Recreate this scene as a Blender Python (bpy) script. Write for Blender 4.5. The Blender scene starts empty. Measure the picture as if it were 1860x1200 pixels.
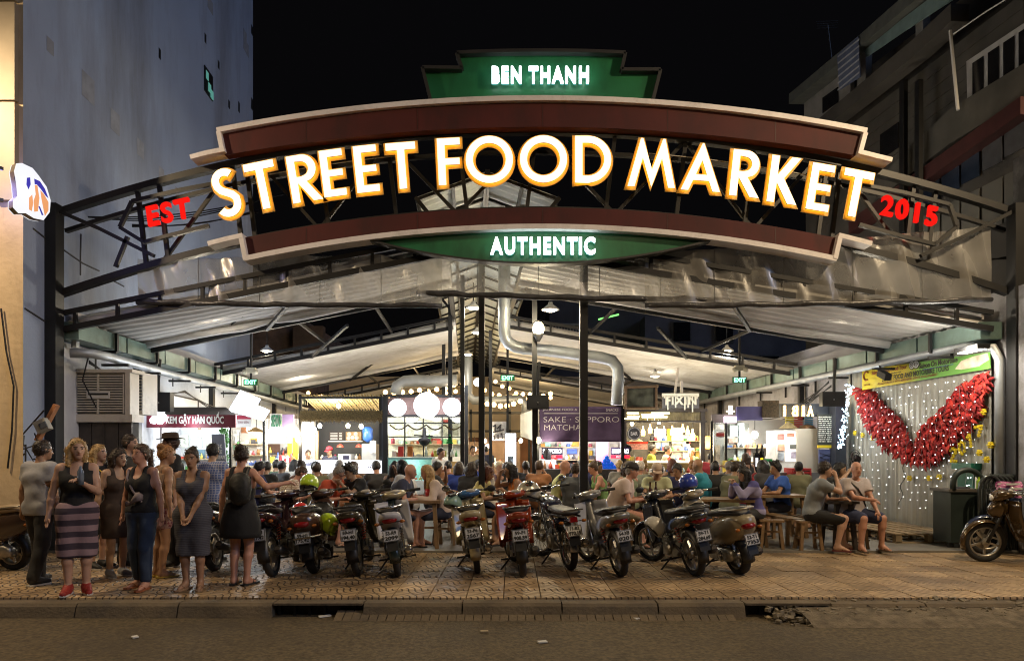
import bpy, math, random
import numpy as np
from mathutils import Vector as V, Matrix as MX
from mathutils.geometry import tessellate_polygon
sc = bpy.context.scene
COL = sc.collection
RN = random.Random(11)
PI = math.pi
# ---------------------------------------------------------------- camera
F_PX, CX, HY, CH = 1240.0, 930.0, 820.0, 1.55      # photo pixels: focal length, centre, horizon; eye height (m)
cam = bpy.data.cameras.new('camera'); cam.sensor_width = 36; cam.lens = 36 * F_PX / 1860
cam.shift_y = (HY - 600) / 1860; cam.clip_start = .1; cam.clip_end = 600
camo = bpy.data.objects.new('camera', cam); COL.objects.link(camo)
camo.location = (0, 0, CH); camo.rotation_euler = (PI / 2, 0, 0); sc.camera = camo
# ---------------------------------------------------------------- night sky, city sky-glow as a very weak wide sun
w = bpy.data.worlds.new('World'); sc.world = w; w.use_nodes = True
nt = w.node_tree; bg = nt.nodes['Background']
sky = nt.nodes.new('ShaderNodeTexSky'); sky.sky_type = 'NISHITA'; sky.sun_disc = False
sky.sun_elevation = math.radians(-4); sky.sun_rotation = math.radians(155); sky.altitude = 50
mixs = nt.nodes.new('ShaderNodeMix'); mixs.data_type = 'RGBA'; mixs.blend_type = 'ADD'; mixs.inputs[0].default_value = 1
mixs.inputs[7].default_value = (.0019, .0018, .0021, 1)
scl = nt.nodes.new('ShaderNodeMix'); scl.data_type = 'RGBA'; scl.blend_type = 'MULTIPLY'; scl.inputs[0].default_value = 1
scl.inputs[7].default_value = (.02, .02, .02, 1)
nt.links.new(sky.outputs[0], scl.inputs[6]); nt.links.new(scl.outputs[2], mixs.inputs[6]); nt.links.new(mixs.outputs[2], bg.inputs[0])
bg.inputs[1].default_value = 1.0
sun = bpy.data.lights.new('sky_glow', 'SUN'); sun.energy = .42; sun.angle = math.radians(25); sun.color = (.44, .60, 1.0)
suno = bpy.data.objects.new('sky_glow', sun); COL.objects.link(suno)
suno.rotation_euler = V((-.80, .42, -.42)).to_track_quat('-Z', 'Y').to_euler()
vs_ = sc.view_settings; vs_.view_transform = 'Standard'; vs_.look = 'None'; vs_.exposure = 0; vs_.gamma = 1; vs_.use_curve_mapping = False
cy = sc.cycles
cy.use_denoising = True; cy.filter_width = 1.1
try: cy.denoiser = 'OPENIMAGEDENOISE'
except Exception: pass
cy.max_bounces = 6; cy.diffuse_bounces = 3; cy.glossy_bounces = 3; cy.transmission_bounces = 4; cy.transparent_max_bounces = 12
cy.caustics_reflective = False; cy.caustics_refractive = False; cy.sample_clamp_indirect = 3; cy.sample_clamp_direct = 0
try: cy.use_light_tree = True
except Exception: pass

# ---------------------------------------------------------------- helpers
def P(px, py, y): return V(((px - CX) / F_PX * y, y, CH + (HY - py) / F_PX * y))
def GY(py): return F_PX * CH / (py - HY)            # distance of a ground point seen at row py
_M = {}
def _base(name):
 m = bpy.data.materials.new(name); m.use_nodes = True
 t = m.node_tree; return m, t, t.nodes['Principled BSDF'], t.nodes.new, t.links.new
def mat(name, col=(.5, .5, .5), rough=.6, metal=0., var=.18, vs=5., bump=0., bs=60., spec=.5, coat=0., st=None, trans=0.):
 """procedural surface: base colour broken up by two noises, optional bump; st = (colour, scale, amount) stains"""
 if name in _M: return _M[name]
 m, t, b, N, L = _base(name)
 tc = N('ShaderNodeTexCoord'); no = N('ShaderNodeTexNoise'); no.inputs['Scale'].default_value = vs; no.inputs['Detail'].default_value = 6
 L(tc.outputs['Object'], no.inputs['Vector'])
 r = N('ShaderNodeValToRGB'); r.color_ramp.elements[0].position = .3; r.color_ramp.elements[1].position = .7
 r.color_ramp.elements[0].color = tuple(c * (1 - var) for c in col) + (1,); r.color_ramp.elements[1].color = tuple(min(1, c * (1 + var)) for c in col) + (1,)
 L(no.outputs[0], r.inputs[0]); out = r.outputs[0]
 if st:
  n2 = N('ShaderNodeTexNoise'); n2.inputs['Scale'].default_value = st[1]; n2.inputs['Detail'].default_value = 8; n2.inputs['Roughness'].default_value = .7
  mp = N('ShaderNodeMapping'); mp.inputs['Scale'].default_value = (1, 1, st[3] if len(st) > 3 else 1); L(tc.outputs['Object'], mp.inputs[0]); L(mp.outputs[0], n2.inputs['Vector'])
  r2 = N('ShaderNodeValToRGB'); r2.color_ramp.elements[0].position = .48; r2.color_ramp.elements[1].position = .68
  L(n2.outputs[0], r2.inputs[0])
  fm = N('ShaderNodeMath'); fm.operation = 'MULTIPLY'; fm.inputs[1].default_value = st[2]; L(r2.outputs[0], fm.inputs[0])
  mx = N('ShaderNodeMix'); mx.data_type = 'RGBA'; L(fm.outputs[0], mx.inputs[0]); L(out, mx.inputs[6]); mx.inputs[7].default_value = tuple(st[0]) + (1,); out = mx.outputs[2]
 L(out, b.inputs['Base Color'])
 b.inputs['Roughness'].default_value = rough; b.inputs['Metallic'].default_value = metal; b.inputs['Specular IOR Level'].default_value = spec
 b.inputs['Coat Weight'].default_value = coat; b.inputs['Coat Roughness'].default_value = .08
 if trans: b.inputs['Transmission Weight'].default_value = trans
 if bump:
  n3 = N('ShaderNodeTexNoise'); n3.inputs['Scale'].default_value = bs; n3.inputs['Detail'].default_value = 5; L(tc.outputs['Object'], n3.inputs['Vector'])
  bp = N('ShaderNodeBump'); bp.inputs['Strength'].default_value = bump; bp.inputs['Distance'].default_value = .02; L(n3.outputs[0], bp.inputs['Height']); L(bp.outputs[0], b.inputs['Normal'])
 _M[name] = m; return m
def emi(name, col=None, s=1, base=None, sample=True):
 if name in _M: return _M[name]
 m, t, b, N, L = _base(name)
 b.inputs['Base Color'].default_value = tuple(base or col) + (1,); b.inputs['Emission Color'].default_value = tuple(col) + (1,); b.inputs['Emission Strength'].default_value = s
 b.inputs['Roughness'].default_value = .8; b.inputs['Specular IOR Level'].default_value = .05
 if not sample: m.cycles.emission_sampling = 'NONE'
 _M[name] = m; return m
def glass(name, tint=(1, 1, 1), gl=.12, milk=0., rough=.05, bump=0., bs=8.):
 """thin sheet: mostly see-through, some mirror, some milky diffuse"""
 if name in _M: return _M[name]
 m = bpy.data.materials.new(name); m.use_nodes = True; t = m.node_tree; t.nodes.clear(); N = t.nodes.new; L = t.links.new
 o = N('ShaderNodeOutputMaterial'); tr = N('ShaderNodeBsdfTransparent'); tr.inputs[0].default_value = tuple(tint) + (1,)
 g = N('ShaderNodeBsdfGlossy'); g.inputs['Roughness'].default_value = rough; a = N('ShaderNodeMixShader'); fr = N('ShaderNodeFresnel'); fr.inputs[0].default_value = 1.45
 ad = N('ShaderNodeMath'); ad.operation = 'ADD'; ad.inputs[1].default_value = gl; L(fr.outputs[0], ad.inputs[0]); L(ad.outputs[0], a.inputs[0]); L(tr.outputs[0], a.inputs[1]); L(g.outputs[0], a.inputs[2])
 out = a.outputs[0]
 if milk:
  d = N('ShaderNodeBsdfDiffuse'); d.inputs[0].default_value = (.55, .53, .5, 1); t2 = N('ShaderNodeBsdfTranslucent'); t2.inputs[0].default_value = (.5, .48, .45, 1)
  h = N('ShaderNodeMixShader'); L(d.outputs[0], h.inputs[1]); L(t2.outputs[0], h.inputs[2]); b = N('ShaderNodeMixShader')
  no = N('ShaderNodeTexNoise'); no.inputs['Scale'].default_value = 1.3; no.inputs['Detail'].default_value = 6; tc = N('ShaderNodeTexCoord'); L(tc.outputs['Object'], no.inputs['Vector'])
  mm = N('ShaderNodeMath'); mm.operation = 'MULTIPLY'; mm.inputs[1].default_value = milk * 2; L(no.outputs[0], mm.inputs[0]); L(mm.outputs[0], b.inputs[0]); L(out, b.inputs[1]); L(h.outputs[0], b.inputs[2]); out = b.outputs[0]
 if bump:
  tc2 = N('ShaderNodeTexCoord'); mp = N('ShaderNodeMapping'); mp.inputs['Scale'].default_value = (1, 1, .35); n2 = N('ShaderNodeTexNoise'); n2.inputs['Scale'].default_value = bs; n2.inputs['Detail'].default_value = 3; n2.inputs['Distortion'].default_value = 1.2
  L(tc2.outputs['Object'], mp.inputs[0]); L(mp.outputs[0], n2.inputs['Vector'])
  bp = N('ShaderNodeBump'); bp.inputs['Strength'].default_value = bump; bp.inputs['Distance'].default_value = .06; L(n2.outputs[0], bp.inputs['Height']); L(bp.outputs[0], g.inputs['Normal'])
 L(out, o.inputs[0]); _M[name] = m; return m

class MB:
 def __init__(s): s.v = []; s.f = []; s.m = []
 def add(s, vs, fs, mi=0):
  o = len(s.v); s.v += [tuple(p) for p in vs]
  for f in fs: s.f.append(tuple(i + o for i in f)); s.m.append(mi)
  return s
 def box(s, c, d, rot=None, mi=0, tp=1.0):
  x, y, z = d[0] / 2, d[1] / 2, d[2] / 2; c = V(c); q = []
  for k in (-1, 1):
   g = tp if k > 0 else 1
   for a, b in ((-1, -1), (1, -1), (1, 1), (-1, 1)):
    p = V((a * x * g, b * y * g, k * z))
    if rot is not None: p = rot @ p
    q.append(c + p)
  return s.add(q, ((3, 2, 1, 0), (4, 5, 6, 7), (0, 1, 5, 4), (1, 2, 6, 5), (2, 3, 7, 6), (3, 0, 4, 7)), mi)
 def bx(s, x0, x1, y0, y1, z0, z1, mi=0): return s.box(((x0 + x1) / 2, (y0 + y1) / 2, (z0 + z1) / 2), (abs(x1 - x0), abs(y1 - y0), abs(z1 - z0)), None, mi)
 def bar(s, a, b, w, h=None, mi=0, up=(0, 0, 1)):
  a, b = V(a), V(b); d = b - a; l = d.length
  if l < 1e-6: return s
  z = d / l; u = V(up)
  if abs(z.dot(u)) > .98: u = V((0, 1, 0))
  x = z.cross(u).normalized(); y = x.cross(z)                 # x across, y up-ish
  return s.box((a + b) / 2, (w, h or w, l), MX((x, y, z)).transposed() if False else MX(((x.x, y.x, z.x), (x.y, y.y, z.y), (x.z, y.z, z.z))), mi)
 def tube(s, pts, r, n=8, mi=0, caps=True, closed=False):
  pts = [V(p) for p in pts]; k = len(pts); rs = r if isinstance(r, (list, tuple)) else [r] * k; u = None; vs = []
  for i, p in enumerate(pts):
   a = pts[(i - 1) % k] if (closed or i > 0) else p; b = pts[(i + 1) % k] if (closed or i < k - 1) else p
   t = (b - a).normalized()
   if u is None: u = t.orthogonal().normalized()
   u = (u - t * u.dot(t))
   u = u.normalized() if u.length > 1e-6 else t.orthogonal().normalized()
   w2 = t.cross(u)
   vs += [p + (u * math.cos(2 * PI * j / n) + w2 * math.sin(2 * PI * j / n)) * rs[i] for j in range(n)]
  fs = []
  for i in range(k if closed else k - 1):
   i2 = (i + 1) % k
   fs += [(i * n + j, i * n + (j + 1) % n, i2 * n + (j + 1) % n, i2 * n + j) for j in range(n)]
  if caps and not closed: fs += [tuple(range(n))[::-1], tuple(range((k - 1) * n, k * n))]
  return s.add(vs, fs, mi)
 def lathe(s, prof, n=16, M=None, mi=0):
  vs = []
  for r, z in prof: vs += [V((r * math.cos(2 * PI * j / n), r * math.sin(2 * PI * j / n), z)) for j in range(n)]
  if M is not None: vs = [M @ p for p in vs]
  fs = []
  for i in range(len(prof) - 1): fs += [(i * n + j, i * n + (j + 1) % n, (i + 1) * n + (j + 1) % n, (i + 1) * n + j) for j in range(n)]
  if prof[0][0] > 1e-4: fs.append(tuple(range(n))[::-1])
  if prof[-1][0] > 1e-4: fs.append(tuple(range((len(prof) - 1) * n, len(prof) * n)))
  return s.add(vs, fs, mi)
 def sph(s, c, r, n=12, sc3=(1, 1, 1), mi=0, M=None):
  pr = [(max(1e-5, math.sin(PI * i / (n // 2))) * r, -math.cos(PI * i / (n // 2)) * r) for i in range(n // 2 + 1)]
  T = MX.Translation(V(c)) @ (M or MX()) @ MX.Diagonal((*sc3, 1)); return s.lathe(pr, n, T, mi)
 def prism(s, pts, o, ex, ey, en, mi=0):
  """outline pts (2d) in the frame o, ex, ey, extruded by the vector en"""
  o, ex, ey, en = V(o), V(ex), V(ey), V(en); n = len(pts)
  a = [o + ex * p[0] + ey * p[1] for p in pts]; tri = tessellate_polygon([[V((p[0], p[1], 0)) for p in pts]])
  fs = [t for t in tri] + [tuple(i + n for i in t[::-1]) for t in tri] + [(i, (i + 1) % n, (i + 1) % n + n, i + n) for i in range(n)]
  return s.add(a + [p + en for p in a], fs, mi)
 def loft(s, rings, mi=0, caps=True, closed=False):
  n = len(rings[0]); vs = [p for r in rings for p in r]; k = len(rings); fs = []
  for i in range(k - 1 + (1 if closed else 0)):
   b = ((i + 1) % k) * n
   fs += [(i * n + j, i * n + (j + 1) % n, b + (j + 1) % n, b + j) for j in range(n)]
  if caps and not closed: fs += [tuple(range(n))[::-1], tuple(range((k - 1) * n, k * n))]
  return s.add(vs, fs, mi)
 def grid(s, fn, nu, nv, mi=0, thick=None):
  a = [V(fn(i / nu, j / nv)) for j in range(nv + 1) for i in range(nu + 1)]; W = nu + 1
  fs = [(j * W + i, j * W + i + 1, (j + 1) * W + i + 1, (j + 1) * W + i) for j in range(nv) for i in range(nu)]
  if thick is None: return s.add(a, fs, mi)
  n = len(a); t = V(thick); bd = list(range(nu)) + [j * W + nu for j in range(nv)] + [nv * W + i for i in range(nu, 0, -1)] + [j * W for j in range(nv, 0, -1)]
  fs2 = fs + [tuple(i + n for i in f[::-1]) for f in fs] + [(bd[i], bd[i] + n, bd[(i + 1) % len(bd)] + n, bd[(i + 1) % len(bd)]) for i in range(len(bd))]
  return s.add(a + [p + t for p in a], fs2, mi)
 def mesh(s, name, mats, off=V((0, 0, 0)), smooth=False):
  me = bpy.data.meshes.new(name); me.from_pydata([(p[0] - off.x, p[1] - off.y, p[2] - off.z) for p in s.v], [], s.f)
  for m in (mats if isinstance(mats, (list, tuple)) else [mats]): me.materials.append(m)
  me.polygons.foreach_set('material_index', s.m)
  if smooth: me.polygons.foreach_set('use_smooth', [True] * len(s.f))
  me.validate(); me.update(); return me
 def build(s, name, mats, parent=None, smooth=False, kind=None, label=None):
  me = s.mesh(name, mats, root_loc(parent), smooth); return link(name, me, parent, kind, label)
def root_loc(p):
 while p is not None and p.parent is not None: p = p.parent
 return p.location.copy() if p is not None else V((0, 0, 0))
def link(name, me, parent=None, kind=None, label=None):
 o = bpy.data.objects.new(name, me); COL.objects.link(o)
 if parent is not None: o.parent = parent
 if kind: o['kind'] = kind
 if label: o['label'] = label
 return o
def thing(name, label, cat, loc=(0, 0, 0), group=None):
 o = bpy.data.objects.new(name, None); COL.objects.link(o); o.location = loc; o.empty_display_size = .1
 o['label'] = label; o['category'] = cat
 if group: o['group'] = group
 return o
def tag(o, label, cat, group=None):
 o['label'] = label; o['category'] = cat
 if group: o['group'] = group
 return o
def copy_thing(src, label, loc=None, rz=None, group=None):
 def rec(o, par):
  c = o.copy(); COL.objects.link(c)
  if par is not None: c.parent = par
  for ch in list(o.children): rec(ch, c)
  return c
 r = rec(src, None); r['label'] = label
 if group: r['group'] = group
 if loc is not None: r.location = loc
 if rz is not None: r.rotation_euler.z = rz
 return r
def lamp(parent, loc, watts, col=(1, 1, 1), rad=.06, kind='POINT', size=1.0, aim=None, sy=None, spread=None):
 l = bpy.data.lights.new('lamp_light', kind); l.energy = watts; l.color = col
 if kind == 'AREA':
  l.size = size
  if sy: l.shape = 'RECTANGLE'; l.size_y = sy
 else: l.shadow_soft_size = rad
 if kind == 'SPOT': l.spot_size = spread or 1.6; l.spot_blend = .6
 o = bpy.data.objects.new('lamp_light', l); COL.objects.link(o); o.location = V(loc) - root_loc(parent)
 if parent is not None: o.parent = parent
 if aim is not None: o.rotation_euler = V(aim).to_track_quat('-Z', 'Y').to_euler()
 return o
# ---- lettering
_TX = {}
def glyphs(s, bold=0., ext=0., shear=0.):
 k = (s, bold, ext, shear)
 if k in _TX: return _TX[k]
 c = bpy.data.curves.new('t', 'FONT'); c.body = s; c.size = 1; c.offset = bold; c.extrude = ext; c.shear = shear; c.resolution_u = 3
 o = bpy.data.objects.new('t', c); COL.objects.link(o); dg = bpy.context.evaluated_depsgraph_get(); me = bpy.data.meshes.new_from_object(o.evaluated_get(dg))
 vs = np.array([v.co[:] for v in me.vertices], float).reshape(-1, 3); fs = [tuple(p.vertices) for p in me.polygons]
 bpy.data.objects.remove(o); bpy.data.curves.remove(c); bpy.data.meshes.remove(me); _TX[k] = (vs, fs); return _TX[k]
def text(parent, name, s, m, c, h, w=None, ex=V((1, 0, 0)), ey=V((0, 0, 1)), bold=.01, depth=.004, shear=0., label=None, mb=None, lines=None):
 """flat lettering centred at c; h = height of the glyph block, w = its width, ex/ey = reading and up directions"""
 vs, fs = glyphs(s, bold, .5, shear); x0, x1 = vs[:, 0].min(), vs[:, 0].max(); y0, y1 = vs[:, 1].min(), vs[:, 1].max()
 sy = h / (y1 - y0); sx = (w / (x1 - x0)) if w else sy; ex, ey = V(ex), V(ey); n = ex.cross(ey).normalized(); c = V(c); B = mb or MB()
 B.add([c + ex * ((p[0] - (x0 + x1) / 2) * sx) + ey * ((p[1] - (y0 + y1) / 2) * sy) + n * (p[2] * depth) for p in vs], fs)
 return None if mb else B.build(name, m, parent, label=label)
def letters(parent, s, m, c, h, w, ex=V((1, 0, 0)), ey=V((0, 0, 1)), bold=.03, depth=.05, rim=None, name='letter', shear=0.):
 """each character an object of its own"""
 full, _ = glyphs(s, bold, .5, shear); X0, X1 = full[:, 0].min(), full[:, 0].max(); Y0, Y1 = full[:, 1].min(), full[:, 1].max(); sx, sy = w / (X1 - X0), h / (Y1 - Y0)
 ex, ey = V(ex), V(ey); n = ex.cross(ey).normalized(); c = V(c); out = []
 for i, ch in enumerate(s):
  if ch == ' ': continue
  pre, _ = glyphs(s[:i + 1], bold, .5, shear); vs, fs = glyphs(ch, bold, .5, shear); dx = pre[:, 0].max() - vs[:, 0].max()
  gm = (vs[:, 0].max() + vs[:, 0].min()) / 2; f = lambda p, k=1.0, dz=0.: c + ex * ((gm + (p[0] - gm) * .84 + dx - (X0 + X1) / 2) * sx) + ey * ((p[1] - (Y0 + Y1) / 2) * sy) + n * (p[2] * depth + dz)
  o = MB().add([f(p) for p in vs], fs).build(name, m, parent); out.append(o)
  if rim:
   v2, f2 = glyphs(ch, bold + rim[1], .5, shear); mid = (vs[:, 0].max() + vs[:, 0].min()) / 2 - (v2[:, 0].max() + v2[:, 0].min()) / 2
   MB().add([f((p[0] + mid, p[1], p[2] * .2), 1, -depth * .75) for p in v2], f2).build('bloom_plate', rim[0], o)  # added glowing plate, imitates lens bloom round the letter
 return out
# ================================================================ SETTING
K_AX = .065                                           # the market runs back at a slight angle
def MK(x, y, z): return V((x - K_AX * (y - 10.6), y, z))
AXY = V((-K_AX, 1, 0)).normalized(); AXX = V((1, K_AX, 0)).normalized(); UP = V((0, 0, 1))
XL, XR = -7.2, 7.76                                   # inner faces of the two side walls (market x)
def wallpt(px, py, x, off=0.):                        # the point of the side wall at market x that is seen at a pixel
 c = x + K_AX * 10.6 - off; y = c / ((px - CX) / F_PX + K_AX); return V((c - K_AX * y, y, CH + (HY - py) / F_PX * y))
def asphalt():
 m = mat('asphalt', (.102, .077, .042), .8, var=.5, vs=26, bump=.8, bs=60, st=((.052, .042, .030), .55, .75)); return m
M_con = mat('worn_concrete', (.15, .115, .072), .85, var=.25, vs=2.5, bump=.5, bs=30, st=((.07, .06, .05), 1.6, .8))
M_dark = mat('black_steel', (.009, .009, .010), .5, .1, var=.3, vs=6, spec=.5)
M_white = mat('white_paint', (.72, .72, .72), .5, var=.05, vs=3)
M_wood = mat('old_wood', (.19, .115, .06), .55, var=.35, vs=9, bump=.3, bs=25, st=((.06, .04, .025), 3, .6))
def paving():
 m, t, b, N, L = _base('paving_tile')
 tc = N('ShaderNodeTexCoord'); oi = N('ShaderNodeObjectInfo'); sx = N('ShaderNodeSeparateXYZ'); L(tc.outputs['Object'], sx.inputs[0])
 def mth(op, a, c=None, v=None):
  n = N('ShaderNodeMath'); n.operation = op
  for i, q in enumerate((a, c)):
   if q is None: continue
   if isinstance(q, (int, float)): n.inputs[i].default_value = q
   else: L(q, n.inputs[i])
  return n.outputs[0]
 def dist(cx_, cy_):
  x = mth('SUBTRACT', sx.outputs[0], cx_); y = mth('SUBTRACT', sx.outputs[1], cy_)
  return mth('SQRT', mth('ADD', mth('MULTIPLY', x, x), mth('MULTIPLY', y, y)))
 d = mth('MINIMUM', dist(-.2, -.2), dist(.2, .2))
 s = mth('SINE', mth('MULTIPLY', d, 2 * PI / .072)); gr = mth('MINIMUM', mth('MULTIPLY', mth('ADD', s, 1.0), 2.6), 1.0)
 no = N('ShaderNodeTexNoise'); no.inputs['Scale'].default_value = 1.3; no.inputs['Detail'].default_value = 10; gm = N('ShaderNodeNewGeometry'); L(gm.outputs['Position'], no.inputs['Vector'])
 r = N('ShaderNodeValToRGB'); r.color_ramp.elements[0].position = .32; r.color_ramp.elements[1].position = .68
 r.color_ramp.elements[0].color = (.23, .155, .085, 1); r.color_ramp.elements[1].color = (.55, .39, .22, 1); L(no.outputs[0], r.inputs[0])
 hv = N('ShaderNodeHueSaturation'); v = mth('ADD', mth('MULTIPLY', oi.outputs['Random'], .45), .75); L(v, hv.inputs['Value']); L(r.outputs[0], hv.inputs['Color'])
 gc = N('ShaderNodeMix'); gc.data_type = 'RGBA'; L(gr, gc.inputs[0]); gc.inputs[6].default_value = (.055, .036, .021, 1); L(hv.outputs[0], gc.inputs[7]); L(gc.outputs[2], b.inputs['Base Color'])
 rr = mth('ADD', mth('MULTIPLY', no.outputs[0], .5), .28); L(rr, b.inputs['Roughness'])
 bp = N('ShaderNodeBump'); bp.inputs['Strength'].default_value = .7; bp.inputs['Distance'].default_value = .02; L(gr, bp.inputs['Height']); L(bp.outputs[0], b.inputs['Normal'])
 return m
def ground():
 MB().bx(-150, 150, -80, 200, -.5, -.25).build('ground', mat('dark_earth', (.05, .045, .04), .9), kind='structure')
 MB().grid(lambda u, v: (-60 + 120 * u, -30 + 37.17 * v, -.14), 60, 20).build('road', asphalt(), kind='structure')
 base = MB().bx(-14, 14, 7.16, 10.46, -.24, -.022).build('pavement', mat('joint_mortar', (.055, .045, .035), .9, bump=.4), kind='structure')
 MB().bx(-14, 14, 10.465, 46, -.24, .035).build('market_floor', mat('market_concrete', (.17, .16, .14), .42, var=.25, vs=1.2, bump=.25, bs=12, st=((.07, .065, .06), .8, .7)), kind='structure')
 mt = paving(); tm = MB().box((0, 0, -.012), (.394, .394, .024), tp=.985).mesh('paving_tile', mt); rest = MB(); n = 0
 for j in range(8):
  y = 7.47 + .4 * j
  for i in range(-36, 37):
   x = .4 * i + (.05 if j % 2 else 0) * 0 + .11
   dz = RN.uniform(-.004, .003)
   if abs(x) < .75 * (y + .2) + .25 and n < 300:
    o = link('tile', tm, base); o.location = (x, y, dz); o.rotation_euler = (RN.uniform(-.006, .006), RN.uniform(-.006, .006), RN.choice((0, PI)) + RN.uniform(-.006, .006)); n += 1
   else: rest.box((x, y, -.012 + dz), (.394, .394, .024), tp=.985)
 rest.build('tile', mt, base, kind='stuff')
 # kerb: stones with two drain mouths, then a broken edge on the right
 kb = MB().bx(-14, 14, 7.02, 7.155, -.24, -.165).build('kerb', M_con, kind='structure')
 x = -9.0
 while x < 4.3:
  l = RN.uniform(.85, 1.05); hole = (-2.8 < x + l / 2 < -1.9) or (2.1 < x + l / 2 < 3.05)
  if hole:
   MB().bx(x, x + l - .02, 6.98, 7.155, -.02, .002).build('kerb_lid', M_con, kb)
   g = MB().bx(x, x + l, 7.10, 7.15, -.14, -.03)
   for k in range(6): g.bx(x + l * k / 6 + .02, x + l * k / 6 + .05, 7.06, 7.09, -.14, -.03)
   g.build('drain_grate', M_dark, kb)
  else:
   b = MB(); z = RN.uniform(-.006, .004); b.loft([[V((xx, 6.93, -.15)), V((xx, 6.97, -.03 + z)), V((xx, 7.0, z)), V((xx, 7.155, z)), V((xx, 7.155, -.15))] for xx in (x, x + l * .33, x + l * .66, x + l - .015)])
   b.build('kerb_stone', M_con, kb)
  x += l
 gt = MB()
 for i in range(46):                                # brick gutter strip
  xx = -1.75 + i * .088 + RN.uniform(-.004, .004)
  MB().box((xx, 6.93, -.125), (.08, .20, .03), MX.Rotation(.32, 3, 'X')).build('brick', M_con, kb) if i % 1 == 0 else None
 rng = RN; rb = MB()                                # rubble and grit where the kerb is broken
 for i in range(1500):
  xx = rng.uniform(2.6, 9); t = max(0, rng.gauss(.45, .25)); yy = 6.62 + t * .6; zz = -.14 + .13 * min(1, max(0, (yy - 6.62) / .5)); s = rng.choice((.012, .02, .02, .035, .05))
  rb.box((xx, yy, zz), (s * rng.uniform(.6, 1.6), s, s * .7), MX.Rotation(rng.uniform(0, 3), 3, 'Z') @ MX.Rotation(rng.uniform(-.5, .5), 3, 'X'))
 rb.build('rubble', mat('grit', (.19, .16, .115), .9, var=.5, vs=14), kind='stuff')
 MB().grid(lambda u, v: (2.9 + 9 * u, 6.55 + .62 * v, -.138 + .13 * (v ** .7) + .018 * math.sin(u * 60 + v * 7) * v * (1 - v)), 80, 6).build('dirt_slope', mat('dirt', (.16, .13, .09), .95, var=.4, vs=9, bump=1, bs=45), kind='structure')
 li = [(245, 1158, 'white'), (880, 1148, 'tan'), (985, 1167, 'white'), (590, 1120, 'white'), (1280, 1106, 'white'), (1395, 1122, 'tan'), (1155, 1124, 'white'), (850, 1110, 'orange')]
 cols = {'white': (.6, .6, .58), 'tan': (.4, .32, .2), 'orange': (.55, .12, .04)}
 for px, py, c in li:
  y = 1.69 * F_PX / (py - HY); p = P(px, py, y); o = MB().box((p.x, y, -.128), (rng.uniform(.05, .13), .05, .012), MX.Rotation(rng.uniform(0, 3), 3, 'Z')).build('litter', mat('litter_' + c, cols[c], .8), None)
  tag(o, {245: 'small white paper scrap on the road at far left', 880: 'flat tan leaf lying on the road, centre', 985: 'tiny white scrap on the road, lowest of the litter', 590: 'small white scrap lying against the left drain mouth', 1280: 'white scrap on the road just left of the right drain mouth', 1395: 'tan wrapper lying by the right rubble', 1155: 'white paper slip on the gutter right of centre', 850: 'orange wrapper lying in the brick gutter'}[px], 'litter', 'litter on the road')

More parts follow.
